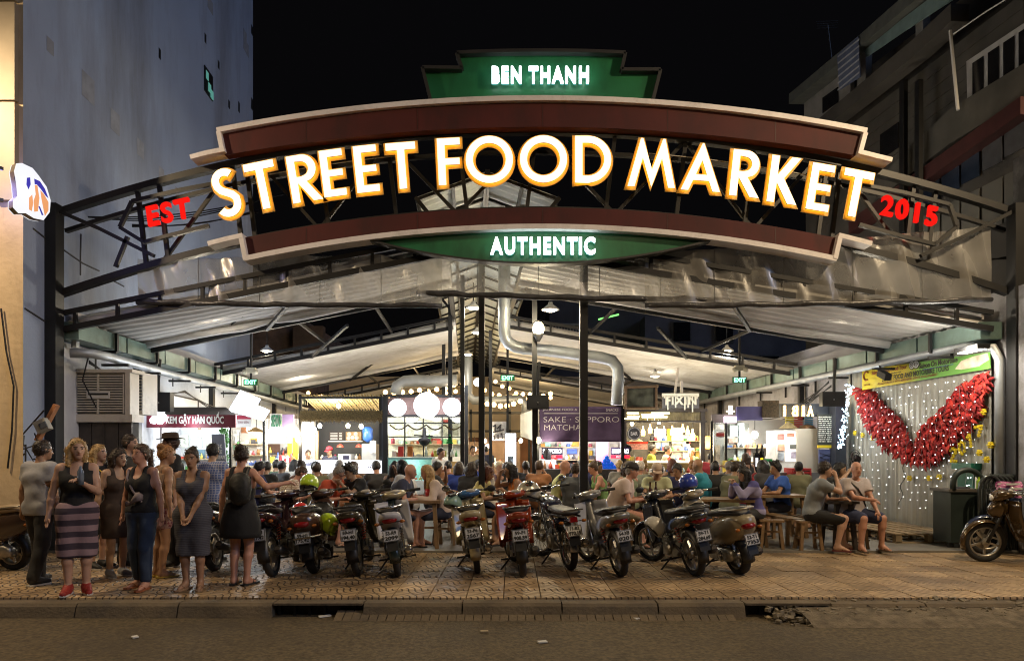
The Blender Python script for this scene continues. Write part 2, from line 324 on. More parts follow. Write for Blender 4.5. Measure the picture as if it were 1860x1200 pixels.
def tower():
 T = thing('tower_block', 'tall windowless blue-grey rendered building rising left of the market', 'building', (-7.2, 10, 0))
 mw = mat('grey_render', (.29, .345, .47), .85, var=.10, vs=.5, bump=.25, bs=18, st=((.17, .18, .21), .45, .8, .2))
 a, b = MK(XL, 9.4, 0), MK(XL, 20.7, 0); fo = [(a.x, a.y), (b.x, b.y), (b.x - 9, b.y), (a.x - 9, a.y)]
 MB().prism(fo, (0, 0, -.2), (1, 0, 0), (0, 1, 0), (0, 0, 26.2)).build('wall', mw, T)
 pm = mat('grey_patch', (.25, .26, .29), .9)
 for px, py, w_, h_ in ((91, 84, 8, 26), (160, 160, 16, 46), (209, 222, 12, 38), (255, 270, 10, 30), (293, 318, 8, 26), (322, 352, 6, 20), (290, 98, 3, 18), (373, 70, 3, 16), (397, 118, 3, 14), (416, 190, 3, 14), (434, 195, 3, 18), (382, 10, 10, 22), (458, 56, 5, 16), (458, 190, 5, 20), (445, 75, 7, 36), (449, 90, 6, 22)):
  p = wallpt(px, py, XL); dy = w_ / F_PX * p.y / .39; dz = h_ / F_PX * p.y
  MB().box(p, (.012, dy, dz), MX.Rotation(math.atan(K_AX), 3, 'Z')).build('vent_patch' if w_ > 5 else 'weep_hole', pm if w_ > 5 else M_dark, T)
 p = wallpt(378, 152, XL); wf = MB().box(p, (.05, .55, .62), MX.Rotation(math.atan(K_AX), 3, 'Z')).build('window', M_dark, T)
 for dz, dy in ((.13, -.12), (-.1, .02), (-.2, .16)):
  MB().box(p + V((.03, dy, dz)), (.02, .16, .2), MX.Rotation(math.atan(K_AX), 3, 'Z')).build('pane', emi('green_pane', (.16, .5, .42), .35), wf)
 for q in (((110, 450), (150, 478), (180, 492)), ((147, 425), (146, 460), (146, 500)), ((196, 505), (225, 520)), ((60, 415), (92, 440)), ((45, 560), (95, 592))):
  MB().tube([wallpt(a_, b_, XL, -.005) for a_, b_ in q], .014, 5).build('crack', mat('crack', (.05, .05, .055), .9), T)
 # ---- tan building at the far left
 T = thing('tan_building', 'sandstone-coloured building front at the left edge, metal panels above', 'building', (-7, 9.4, 0))
 MB().prism([(-6.66, 9.3), (-7.12, 9.9), (-15, 9.9), (-15, 9.3)], (0, 0, -.2), (1, 0, 0), (0, 1, 0), (0, 0, 25)).build('wall', mat('tan_render', (.66, .50, .29), .85, var=.16, vs=1.5, bump=.35, bs=12, st=((.25, .19, .11), 1.2, .6, .3)), T)
 pn = mat('metal_cladding', (.30, .25, .18), .5, .2, var=.12, vs=3)
 for i in range(4):
  z0 = 4.95 + i * 1.35
  MB().bx(-7.02, -6.72, 9.22, 9.30, z0, z0 + 1.32).build('panel', pn, T); MB().bx(-7.5, -7.04, 9.22, 9.30, z0, z0 + 1.32).build('panel', pn, T)
 MB().tube([P(2, 560, 9.27), P(12, 640, 9.27), P(25, 700, 9.27), P(22, 780, 9.27), P(14, 850, 9.27)], .012, 5).build('cable', M_dark, T)
 # ---- lit round sign
 ol_k = .62
 S = thing('lightbox_sign', 'white lit projecting sign with blue and orange figure, far left above the street', 'sign', P(55, 350, 9.0))
 c = P(52, 350, 8.95); yaw = math.radians(62); ex = V((math.cos(yaw), math.sin(yaw), 0)); n = V((math.sin(yaw), -math.cos(yaw), 0))
 ol = [(-.10, .36), (.02, .35), (.14, .27), (.30, .14), (.38, -.04), (.36, -.22), (.24, -.36), (.06, -.37), (-.10, -.33), (-.24, -.36), (-.34, -.30), (-.34, -.20), (-.26, -.12), (-.28, .05), (-.32, .22), (-.28, .34), (-.18, .37)]
 ol = [(a_ * ol_k, b_ * .9) for a_, b_ in ol]
 MB().prism(ol, c - n * .05, ex, UP, n * .10).build('case', mat('dark_return', (.10, .075, .065), .5), S)
 face = emi('sign_white', (.95, .96, 1.0), .95, base=(.1, .1, .1))
 for sg in (1, -1): MB().prism(ol, c + n * (.053 * sg), ex, UP, n * (.015 * sg)).build('face', face, S)
 blue, org = emi('sign_blue', (.08, .06, .6), .5, base=(.02,.02,.1)), emi('sign_orange', (1.0, .42, .15), .75, base=(.2,.1,.05))
 def lo(pts, m, nm, d=.070): MB().prism([(a_ * ol_k, b_ * .9) for a_, b_ in pts], c + n * d, ex, UP, n * .004).build(nm, m, S)
 lo([(.05, .20), (.16, .19), (.26, .10), (.33, -.02), (.28, .0), (.18, .08), (.10, .13), (.06, .12)], blue, 'emblem'); lo([(.06, .11), (.11, .12), (.15, -.06), (.12, -.26), (.05, -.28), (.04, -.12), (.08, -.02)], org, 'emblem')
 lo([(.17, .06), (.24, .02), (.33, -.08), (.33, -.20), (.26, -.30), (.22, -.16), (.19, -.05)], org, 'emblem'); lo([(-.09, .18), (-.03, .20), (-.02, .10), (-.06, .02), (-.10, .08)], blue, 'emblem')
 lo([(-.05, -.10), (.01, -.04), (.03, -.16), (0, -.28), (-.05, -.27)], org, 'emblem'); lo([(.13, -.18), (.16, -.18), (.23, -.29), (.2, -.30)], blue, 'emblem')
 MB().bar(c - ex * .3 + V((0, 0, .2)), c - ex * .95 + V((0, 0, .2)), .04).bar(c - ex * .3 - V((0, 0, .2)), c - ex * .95 - V((0, 0, .2)), .04).build('bracket', M_dark, S)
 lamp(S, c - ex * .1 + n * .3, 5, (.55, .55, 1), .2); lamp(S, c - ex * .25 - n * .3, 12, (.35, .35, 1), .15)

def right_block():
 T = thing('apartment_block', 'dark run-down apartment building with balcony on the right behind the market', 'building', (9, 14, 0))
 XB = 8.6
 q = lambda px, py, off=0.: wallpt(px, py, XB, off)
 a, b = MK(XB, 8.0, 0), MK(XB, 18.75, 0)
 mw = mat('dirty_cladding', (.06, .056, .052), .8, var=.3, vs=1.2, bump=.3, bs=9, st=((.06, .055, .05), 1.0, .7))
 MB().prism([(a.x, a.y), (b.x, b.y), (b.x + 9, b.y), (a.x + 9, a.y)], (0, 0, -.2), (1, 0, 0), (0, 1, 0), (0, 0, 9.0)).build('wall', mw, T)
 wp = mat('white_render', (.22, .22, .22), .8, var=.2, vs=2, st=((.1, .1, .1), 1.5, .6))
 def quad(name, pts, m, off=.03, th=.06):
  vs = [q(x, y, off) for x, y in pts]; n = V((-th, -th * K_AX, 0)); k = len(vs)
  fs = [tuple(range(k))[::-1], tuple(range(k, 2 * k))] + [(i, (i + 1) % k, (i + 1) % k + k, i + k) for i in range(k)]
  return MB().add(vs + [p + n for p in vs], fs).build(name, m, T)
 # top storey, set back a little: pale wall with a small window, roof slab, open balcony
 c, d = MK(XB + .15, 13.5, 0), MK(XB + .05, 18.7, 0)
 MB().prism([(c.x + 2, c.y - 5), (d.x, d.y), (d.x + 7, d.y), (c.x + 9, c.y - 5)], (0, 0, 8.85), (1, 0, 0), (0, 1, 0), (0, 0, 2.0)).build('top_storey', mat('balcony_back', (.06, .055, .05), .9), T)
 quad('wall_panel', [(1467, 182), (1552, 118), (1552, 180), (1467, 252)], wp, .02, .1)
 quad('window', [(1495, 178), (1523, 158), (1523, 186), (1495, 206)], mat('dark_glass', (.012, .012, .014), .15), .13, .02)
 quad('roof_slab', [(1462, 172), (1600, 62), (1780, -90), (1780, -60), (1600, 84), (1462, 190)], mat('roof_slab', (.10, .11, .105), .8), .05, .45)
 quad('canopy_sheet', [(1572, 92), (1640, 36), (1740, -40), (1740, -5), (1640, 60), (1576, 104)], mat('green_canopy', (.16, .24, .25), .6), .3, .03)
 quad('column', [(1568, 104), (1584, 94), (1584, 148), (1568, 160)], wp, .1, .15); quad('column', [(1676, 20), (1690, 10), (1690, 66), (1676, 80)], wp, .1, .15)
 quad('balcony_parapet', [(1500, 226), (1690, 72), (1760, 8), (1760, 40), (1690, 104), (1500, 250)], mw, .05, .35)
 quad('cloth', [(1521, 100), (1560, 66), (1564, 140), (1526, 164)], mat('blue_cloth', (.10, .13, .22), .9), .52, .015)
 for k in range(6):
  y = 90 + k * 12
  quad('stripe', [(1522, y + 12), (1561, y - 20), (1561, y - 17), (1522, y + 15)], mat('pale_stripe', (.34, .37, .44), .9), .536, .006)
 # cladding boards of the middle storey
 for k in range(7):
  y0, y1 = 262 + k * 24, 262 + k * 24
  quad('plank', [(1500, 262 + k * 21), (1860, -12 + k * 27), (1860, 14 + k * 27), (1500, 282 + k * 21)], mat('grey_plank', (.062, .058, .052), .75, var=.3, vs=2), .006 + .002 * (k % 2), .012)
 quad('window', [(1600, 245), (1633, 222), (1633, 268), (1600, 290)], mat('dark_glass'), .03, .02)
 quad('window_frame', [(1760, 112), (1875, 36), (1875, 120), (1762, 192)], mat('white_frame', (.42, .42, .43), .5), .03, .05)
 for i in range(4): x = 1767 + i * 28; s = -.66; quad('pane', [(x, 113 + (x - 1767) * s + 2), (x + 20, 113 + (x + 20 - 1767) * s + 2), (x + 20, 183 + (x + 20 - 1767) * -.62), (x, 183 + (x - 1767) * -.62)], mat('dark_glass'), .085, .01)
 quad('concrete_band', [(1560, 372), (1740, 200), (1880, 115), (1880, 180), (1740, 262), (1560, 400)], mat('stained_band', (.07, .067, .06), .85, var=.3, vs=1.5, st=((.06, .055, .05), 2, .8, .3)), .03, .18)
 quad('red_beam', [(1560, 402), (1880, 176), (1880, 208), (1560, 425)], mat('red_oxide', (.05, .011, .011), .6), .03, .25)
 for i, (x0, x1) in enumerate(((1640, 1672), (1676, 1708), (1712, 1744), (1748, 1780), (1786, 1822), (1826, 1875))):
  f = lambda x, k: 352 - (x - 1640) * k
  quad('window_pane', [(x0, f(x0, .62)), (x1, f(x1, .62)), (x1, f(x1, .62) + 54), (x0, f(x0, .62) + 50)], mat('blue_pane' if i < 4 else 'grey_pane', (.02, .03, .055) if i < 4 else (.07, .073, .085), .2), .035, .02)
  quad('wall_panel', [(x0, f(x0, .5) + 60), (x1, f(x1, .5) + 60), (x1, f(x1, .42) + 130), (x0, f(x0, .42) + 130)], mat('pale_panel', (.10, .10, .092), .7, var=.2, vs=1), .03, .02)
 for x in (1645, 1673): quad('drain_pipe', [(x - 4, 150), (x + 4, 144), (x + 4, 420), (x - 4, 424)], M_dark, .3, .09)
 MB().tube([q(1726, 56, .3), q(1740, 200, .3)], .03, 6).build('pole', M_white, T)
 MB().tube([q(1732, 62, .3), q(1790, 22, .3), q(1850, -15, .3)], .012, 5).build('cable', M_white, T)
 an = thing('tv_antenna', 'thin roof antenna against the night sky left of the apartment block', 'antenna', P(1510, 110, 18.9)); p = P(1510, 105, 18.9)
 m = MB().tube([p, P(1503, 45, 18.9)], .02, 5)
 for k in range(4): m.tube([P(1483, 40 + k * 4, 18.9 + .1 * k), P(1522, 38 + k * 4, 18.9 + .1 * k)], .008, 4)
 m.build('mast', mat('antenna_grey', (.06, .06, .06), .5, .6), an)
 # buildings beyond the market
 T = thing('rear_building', 'dark building with a pale balcony rail seen over the market roof, right of centre', 'building', (6, 40, 0))
 dm = mat('rear_wall', (.07, .07, .085), .85, var=.3, vs=.6)
 MB().bx(2.2, 22, 40, 46, -.2, 10.5).build('wall', dm, T); MB().bx(7.5, 20, 38.5, 40, -.2, 9.2).build('wall', mat('rear_wall_pale', (.12, .12, .14), .85, var=.3, vs=.7), T)
 for i in range(9): MB().bx(2.35 + i * .17, 2.43 + i * .17, 39.8, 39.9, 8.2, 8.9).build('baluster', mat('pale_rail', (.30, .29, .27), .7), T)
 MB().bx(2.2, 3.95, 39.75, 39.95, 8.9, 9.02).build('rail', mat('pale_rail'), T)
 for x, z in ((9, 5.8), (11.4, 5.8), (14, 5.8), (9, 7.7), (11.4, 7.7)):
  f = MB().bx(x, x + 1.1, 38.4, 38.5, z, z + 1.2).build('window', mat('rear_frame', (.10, .10, .10), .6), T); MB().bx(x + .08, x + 1.02, 38.36, 38.4, z + .08, z + 1.12).build('pane', mat('dark_glass'), f)
 MB().tube([P(1087, 580, 38), P(1124, 571, 38)], .05, 5).build('neon_tube', emi('neon_green', (.25, 1, .2), 1.6), T)
 T = thing('brick_house', 'dark brick house behind the market left of the ridge', 'building', (-11, 32, 0))
 MB().bx(-14.5, -8.9, 30, 36, -.2, 7.2).build('wall', mat('dark_brick', (.10, .07, .06), .85, var=.4, vs=3), T)
 MB().bx(-9.5, -8.2, 29.6, 30, 4.5, 7.0).build('shutter', mat('shutter_brown', (.05, .035, .03), .7), T)

def street_lamps():
 """the lamps of the street itself, outside the frame: one by the tan building, two across the road"""
 for x, y, h, dx, dy, wt, lab in ((-11.2, 6.6, 7.0, 2.2, .3, 1150, 'street lamp standing by the tan building, left'), (11.0, 5.2, 8.4, -2.4, .4, 2000, 'street lamp on the pavement out of frame, right'), (1.5, -3.2, 8.2, 0, 1.8, 560, 'street lamp across the road')):
  T = thing('street_lamp', lab, 'street lamp', (x, y, -.14), 'street lamps'); MB().tube([V((x, y, -.2)), V((x, y, h * .6)), V((x, y, h)), V((x + dx * .5, y + dy * .5, h + .35)), V((x + dx, y + dy, h + .4))], [.09, .07, .05, .04, .035], 10).build('pole', mat('lamp_pole', (.2, .21, .2), .5, .5), T, smooth=True)
  p = V((x + dx * 1.12, y + dy * 1.12, h + .36)); MB().sph(p, .2, 12, (1, 1, .45)).build('lamp_head', mat('lamp_head_grey', (.25, .25, .25), .5), T, smooth=True); MB().lathe([(.001, -.12), (.13, -.10), (.15, -.07)], 12, MX.Translation(p)).build('lens', emi('sodium', (1, .80, .55), 25), T)
  lamp(T, p - V((0, 0, .22)), wt, (1, .75, .45), .12, 'SPOT', aim=(0, .35, -1) if y < 0 else (.4 * (1 if dx > 0 else -1), .4, -1), spread=2.75)
# ================================================================ ARCHED ENTRANCE SIGN
YS = 10.6
def SP(px, py, dy=0.): p = P(px, py, YS); return V((p.x, YS + dy, p.z))
def arc(x0, x1, c, xc, a, n=28): return [(x0 + (x1 - x0) * i / n, c + a * (x0 + (x1 - x0) * i / n - xc) ** 2) for i in range(n + 1)]
def sign():
 T = thing('entrance_sign', 'wide arched steel entrance sign with glowing yellow market lettering', 'sign', (0, YS, 0))
 E = lambda pts, z0, dep, nm, m, par=T: MB().prism([(SP(x, y).x, SP(x, y).z) for x, y in pts], (0, YS + z0, 0), (1, 0, 0), (0, 0, 1), (0, dep, 0)).build(nm, m, par)
 red = mat('maroon_panel', (.066, .008, .007), .75, var=.25, vs=1.2, st=((.025, .006, .006), 1.6, .7, .4)); trim = mat('pale_trim', (.78, .74, .75), .55, var=.1, vs=2, st=((.3, .27, .26), 4, .4)); grn = mat('green_panel', (.018, .15, .062), .4, var=.2, vs=1.5, st=((.01, .06, .03), 2, .6, .4))
 gfr = mat('green_frame', (.03, .03, .03), .5)
 # posts and chords
 for x in (97, 1848):
  MB().bar(SP(x, 372), SP(x, 1004), .2, .2).build('post', M_dark, T)
 up = [SP(x, y, .12) for x, y in arc(97, 1850, 232, 975, 1.95e-4, 40)]; lo = [SP(x, y, .12) for x, y in arc(97, 1850, 378, 975, 2.0e-4, 40)]
 def strip(pts, w, h, nm):
  n = len(pts); r = []
  for i, p in enumerate(pts):
   t = (pts[min(n - 1, i + 1)] - pts[max(0, i - 1)]).normalized(); nrm = V((-t.z, 0, t.x))
   r.append([p + nrm * h / 2 + V((0, -w / 2, 0)), p + nrm * h / 2 + V((0, w / 2, 0)), p - nrm * h / 2 + V((0, w / 2, 0)), p - nrm * h / 2 + V((0, -w / 2, 0))])
  return MB().loft(r).build(nm, M_dark, T)
 strip(up, .12, .1, 'chord'); strip(lo, .12, .1, 'chord')
 strip([SP(x, y, .3) for x, y in arc(97, 1850, 262, 975, 1.9e-4, 30)], .07, .06, 'chord')
 for i in range(9):                                   # web of braces, left and right of and behind the letters
  pass
 fu = lambda x: 232 + 1.95e-4 * (x - 975) ** 2; fl = lambda x: 378 + 2.0e-4 * (x - 975) ** 2
 xs = [240, 280, 415, 440, 575, 700, 830, 975, 1120, 1250, 1375, 1510, 1535, 1670, 1710]
 for i, x in enumerate(xs): MB().bar(SP(x, fu(x), .15), SP(x + (18 if x < 975 else -18), fl(x), .15), .06).build('brace', M_dark, T)
 for a, b in ((282, 413), (575, 460), (575, 700), (830, 700), (830, 975), (1120, 975), (1120, 1250), (1375, 1250), (1375, 1490), (1668, 1537)):
  MB().bar(SP(a, fl(a) if abs(a - b) > 0 else 0, .18), SP(b, fu(b), .18), .05).build('brace', M_dark, T)
 for pts in (((110, 385), (180, 415), (280, 465)), ((240, 366), (218, 413), (262, 440), (300, 430), (380, 410)), ((240, 366), (330, 345), (400, 332)), ((232, 430), (210, 485)), ((1838, 385), (1760, 425), (1672, 465)), ((1725, 372), (1738, 412), (1697, 444), (1640, 430), (1560, 408)), ((1725, 372), (1640, 350), (1560, 335))):
  for i in range(len(pts) - 1): MB().bar(SP(*pts[i], .0), SP(*pts[i + 1], .0), .055).build('brace', M_dark, T)
 # maroon bands with pale trim
 u_top = arc(405, 1562, 189, 982, 1.70e-4); u_bot = arc(1551, 413, 236, 980, 1.58e-4)
 E(u_top + u_bot, -.1, .16, 'red_panel', red)
 l_top = arc(446, 1516, 381, 980, 1.92e-4); l_bot = arc(1506, 456, 418, 980, 2.05e-4)
 E(l_top + l_bot, -.1, .16, 'red_panel', red)
 for x in (560, 760, 985, 1210, 1404):               # panel seams
  for f0, f1 in ((189 + 1.7e-4 * (x - 982) ** 2 + 6, 234 + 1.58e-4 * (x - 980) ** 2), (384 + 1.92e-4 * (x - 980) ** 2, 412 + 2.05e-4 * (x - 980) ** 2)):
   MB().bar(SP(x, f0, -.101), SP(x, f1, -.101), .012, .006).build('seam', mat('seam', (.05, .012, .01), .6), T)
 rc = [0]
 def ribbon(pts, w, nm):
  rc[0] += 1; n = len(pts); A, B = [], []
  for i in range(n):
   t = V((pts[min(n - 1, i + 1)][0] - pts[max(0, i - 1)][0], pts[min(n - 1, i + 1)][1] - pts[max(0, i - 1)][1])).normalized(); s = V((-t.y, t.x)) * w / 2
   A.append((pts[i][0] + s.x, pts[i][1] + s.y)); B.append((pts[i][0] - s.x, pts[i][1] - s.y))
  return E(A + B[::-1], -.17 - .003 * rc[0], .24 + .006 * rc[0], nm, trim)
 ribbon(arc(402, 1565, 188, 982, 1.71e-4), 9, 'trim'); ribbon([(405, 248), (412, 283)], 8, 'trim'); ribbon([(416, 280), (385, 286), (355, 294)], 8, 'trim')
 ribbon([(1562, 250), (1552, 287)], 8, 'trim'); ribbon([(1549, 284), (1580, 292), (1609, 299)], 8, 'trim')
 ribbon(arc(452, 1510, 418, 980, 2.06e-4), 9, 'trim'); ribbon([(446, 436), (454, 478)], 8, 'trim'); ribbon([(449, 434), (418, 441), (387, 449)], 8, 'trim'); ribbon([(1516, 436), (1507, 476)], 8, 'trim'); ribbon([(1513, 434), (1545, 442), (1572, 449)], 8, 'trim')
 # green crest and green lens
 cr = [(783, 186), (769, 130), (840, 131), (831, 104)] + arc(831, 1134, 100, 982, 1.6e-4, 14)[1:] + [(1127, 134), (1197, 134), (1184, 186)]
 E(cr, -.02, .12, 'green_panel', grn)
 fr = [(783, 186), (769, 130), (840, 131), (831, 104)] + arc(831, 1134, 100, 982, 1.6e-4, 14)[1:] + [(1127, 134), (1197, 134), (1184, 186)]
 for i in range(len(fr) - 1): MB().bar(SP(*fr[i], -.05), SP(*fr[i + 1], -.05), .05, .16, up=(0, 1, 0)).build('frame', gfr, T)
 le = arc(676, 1286, 423, 980, 1.95e-4, 20) + arc(1286, 676, 482, 981, -4.4e-4, 20)[1:-1]
 E(le, -.06, .1, 'green_panel', grn)
 lb = arc(676, 1286, 482, 981, -4.4e-4, 20)
 for i in range(20): MB().bar(SP(*lb[i], -.06), SP(*lb[i + 1], -.06), .03, .16, up=(0, 1, 0)).build('frame', gfr, T)
 W = emi('letter_white', (.86, 1.0, .98), 5); RM = emi('letter_teal_bloom', (.20, .80, .75), .5, base=(.02, .05, .05))
 letters(T, 'BEN THANH', W, SP(981, 144, -.12), 29 / F_PX * YS, 177 / F_PX * YS, bold=.032, depth=.05, rim=(RM, .02))
 letters(T, 'AUTHENTIC', W, SP(985, 452, -.16), 31 / F_PX * YS, 191 / F_PX * YS, bold=.032, depth=.05, rim=(RM, .02))
 RD = emi('letter_red', (1, .010, .006), .95, base=(.05, 0, 0)); th = math.radians(9.5)
 for s, c, w_, h_, a in (('EST', (314, 390), 90, 40, 13), ('2015', (1643, 388), 116, 40, -13)):
  a = math.radians(a); ex = V((math.cos(a), 0, math.sin(a))); ey = V((-math.sin(a) * .6, 0, math.cos(a)))
  letters(T, s, RD, SP(*c, -.12), h_ * .92 / F_PX * YS, w_ * .92 / F_PX * YS, ex=ex, ey=ey, bold=.025, depth=.06)
 # ---- the big amber letters: outlines drawn in units of cap height, stroke .18
 S_ = .175
 def rect(x0, x1, y0, y1): return [(x0, y0), (x1, y0), (x1, y1), (x0, y1)]
 def ringp(cx, cy, r, a0, a1, n=20): return [(cx + r * math.cos(math.radians(a0 + (a1 - a0) * i / n)), cy + r * math.sin(math.radians(a0 + (a1 - a0) * i / n))) for i in range(n + 1)]
 def stroke(c, w_):
  n = len(c); A, B = [], []
  for i in range(n):
   t = V((c[min(n - 1, i + 1)][0] - c[max(0, i - 1)][0], c[min(n - 1, i + 1)][1] - c[max(0, i - 1)][1])).normalized(); s = V((-t.y, t.x)) * w_ / 2
   A.append((c[i][0] + s.x, c[i][1] + s.y)); B.append((c[i][0] - s.x, c[i][1] - s.y))
  return A + B[::-1]
 def Oo(r, n=36): return ('ring', r)
 def Sg(g):                                           # centre line of an S
  return ringp(.30, .735, .185, 40, 180, 12) + [(.135, .64), (.20, .555), (.30, .50), (.40, .445), (.475, .36)] + ringp(.29, .265, .19, 0, -150, 12)
 L_ = {
  'S': [stroke(Sg(0), S_)], 'T': [[(0, 1), (0, .82), (.235, .82), (.235, 0), (.415, 0), (.415, .82), (.65, .82), (.65, 1)]],
  'E': [[(0, 0), (.5, 0), (.5, .17), (.18, .17), (.18, .42), (.47, .42), (.47, .58), (.18, .58), (.18, .83), (.5, .83), (.5, 1), (0, 1)]],
  'F': [[(0, 0), (.18, 0), (.18, .42), (.48, .42), (.48, .58), (.18, .58), (.18, .83), (.5, .83), (.5, 1), (0, 1)]],
  'R': [[(0, 0), (.18, 0), (.18, .40), (.44, 0), (.66, 0), (.38, .42)] + ringp(.30, .70, .30, -58, 90, 14) + [(0, 1)], [(.18, .55), (.26, .55)] + ringp(.28, .70, .14, -80, 80, 10) + [(.18, .85)]],
  'O': [ringp(.5, .5, .51, 0, 360, 40)[:-1], ringp(.5, .5, .335, 0, 360, 40)[:-1]],
  'D': [[(0, 0), (.28, 0)] + ringp(.28, .5, .5, -90, 90, 22) + [(0, 1)], [(.18, .17), (.28, .17)] + ringp(.28, .5, .33, -88, 88, 18) + [(.18, .83)]],
  'M': [[(0, 0), (.17, 0), (.315, .62), (.52, 0), (.725, .62), (.87, 0), (1.04, 0), (.79, 1.06), (.725, 1.06), (.52, .40), (.315, 1.06), (.25, 1.06)]],
  'A': [[(0, 0), (.185, 0), (.275, .22), (.60, .22), (.69, 0), (.875, 0), (.46, 1.04), (.415, 1.04)], [(.335, .37), (.54, .37), (.438, .65)]],
  'K': [[(0, 0), (.18, 0), (.18, .42), (.44, 0), (.66, 0), (.33, .53), (.64, 1), (.43, 1), (.18, .60), (.18, 1), (0, 1)]],
 }
 amber = emi('letter_amber_face', (1, .88, .56), 1.55); rim = emi('letter_amber_bloom', (1, .45, .02), .8, base=(.05, .03, .01)); can = mat('letter_can', (.03, .025, .02), .5); back = emi('letter_bloom_light', (1, .55, .06), 4.5); bloom = mat('bloom_plate_amber', (.55, .36, .10), .6, var=.03)  # back: added amber glow that lights the bloom plate
 def fill(loops, f, m, nm, par, d0, d1):
  tri = tessellate_polygon([[V((p[0], p[1], 0)) for p in l] for l in loops]); pts = [p for l in loops for p in l]; n = len(pts); B = MB()
  vs = [f(p, d0) for p in pts] + [f(p, d1) for p in pts]; fs = [tuple(t) for t in tri] + [tuple(i + n for i in t) for t in tri]; k = 0
  for l in loops: fs += [(k + i, k + (i + 1) % len(l), k + (i + 1) % len(l) + n, k + i + n) for i in range(len(l))]; k += len(l)
  B.add(vs, fs); nt_ = len(tri); B.m = [0 if i < nt_ else (2 if i < 2 * nt_ and len(m) > 2 else 1) for i in range(len(fs))] if isinstance(m, list) else B.m; return B.build(nm, m, par)
 def grow(l, d):                                      # push an outline outwards (or a hole inwards) by d
  n = len(l); A = sum(l[i][0] * l[(i + 1) % n][1] - l[(i + 1) % n][0] * l[i][1] for i in range(n)); sg = 1 if A > 0 else -1; out = []
  for i in range(n):
   p, a, b = V(l[i]), V(l[i - 1]), V(l[(i + 1) % n]); e1 = (p - a); e2 = (b - p)
   if e1.length < 1e-6 or e2.length < 1e-6: out.append((p.x, p.y)); continue
   e1.normalize(); e2.normalize(); n1, n2 = V((e1.y, -e1.x)) * sg, V((e2.y, -e2.x)) * sg; m_ = n1 + n2; m_ = m_ / max(.55, m_.length_squared / 2)
   out.append((p.x + m_.x * d, p.y + m_.y * d))
  return out
 rows = [('S', (401, 404), 11.5, 88), ('T', (463, 391), 11.5, 87), ('R', (537, 377), 9.5, 87), ('E', (593, 366), 7.5, 86), ('E', (652, 358), 6.0, 86), ('T', (708, 352), 4.5, 85), ('F', (798, 344), 2.8, 86), ('O', (848, 340), 1.5, 85), ('O', (944, 338), 0, 85),
   ('D', (1042, 339), 0, 86), ('M', (1136, 345), -2.5, 84), ('A', (1231, 351), -4, 84), ('R', (1318, 361), -6, 85), ('K', (1385, 372), -7.5, 86), ('E', (1455, 385), -9.5, 86), ('T', (1511, 394), -11, 86)]
 for ch, (bx_, by_), ang, h in rows:
  a = math.radians(ang); ex = V((math.cos(a), 0, math.sin(a))); ey = V((-math.sin(a), 0, math.cos(a))); o = SP(bx_, by_); s = h / F_PX * YS
  f = lambda p, d: o + ex * (p[0] * s) + ey * (p[1] * s) + V((0, d, 0))
  lp = L_[ch]; lp = [grow(lp[0], -.012)] + [grow(l, .012) for l in lp[1:]]; le_ = fill(lp, f, [amber, can, back], 'letter', T, -.135, -.115)
  g = [grow(lp[0], .052)] + [grow(l, -.052) for l in lp[1:]]
  fill(g, f, bloom, 'bloom_plate', le_, -.072, -.06)  # added plate behind the letter, stands in for lens bloom
 for a, b in ((470, 720), (1180, 1480)):               # thin cables along the letters
  MB().tube([SP(a + (b - a) * i / 8, fu(a + (b - a) * i / 8) + 36, .05) for i in range(9)], .008, 4).build('cable', mat('pale_cable', (.35, .33, .3), .5), T)
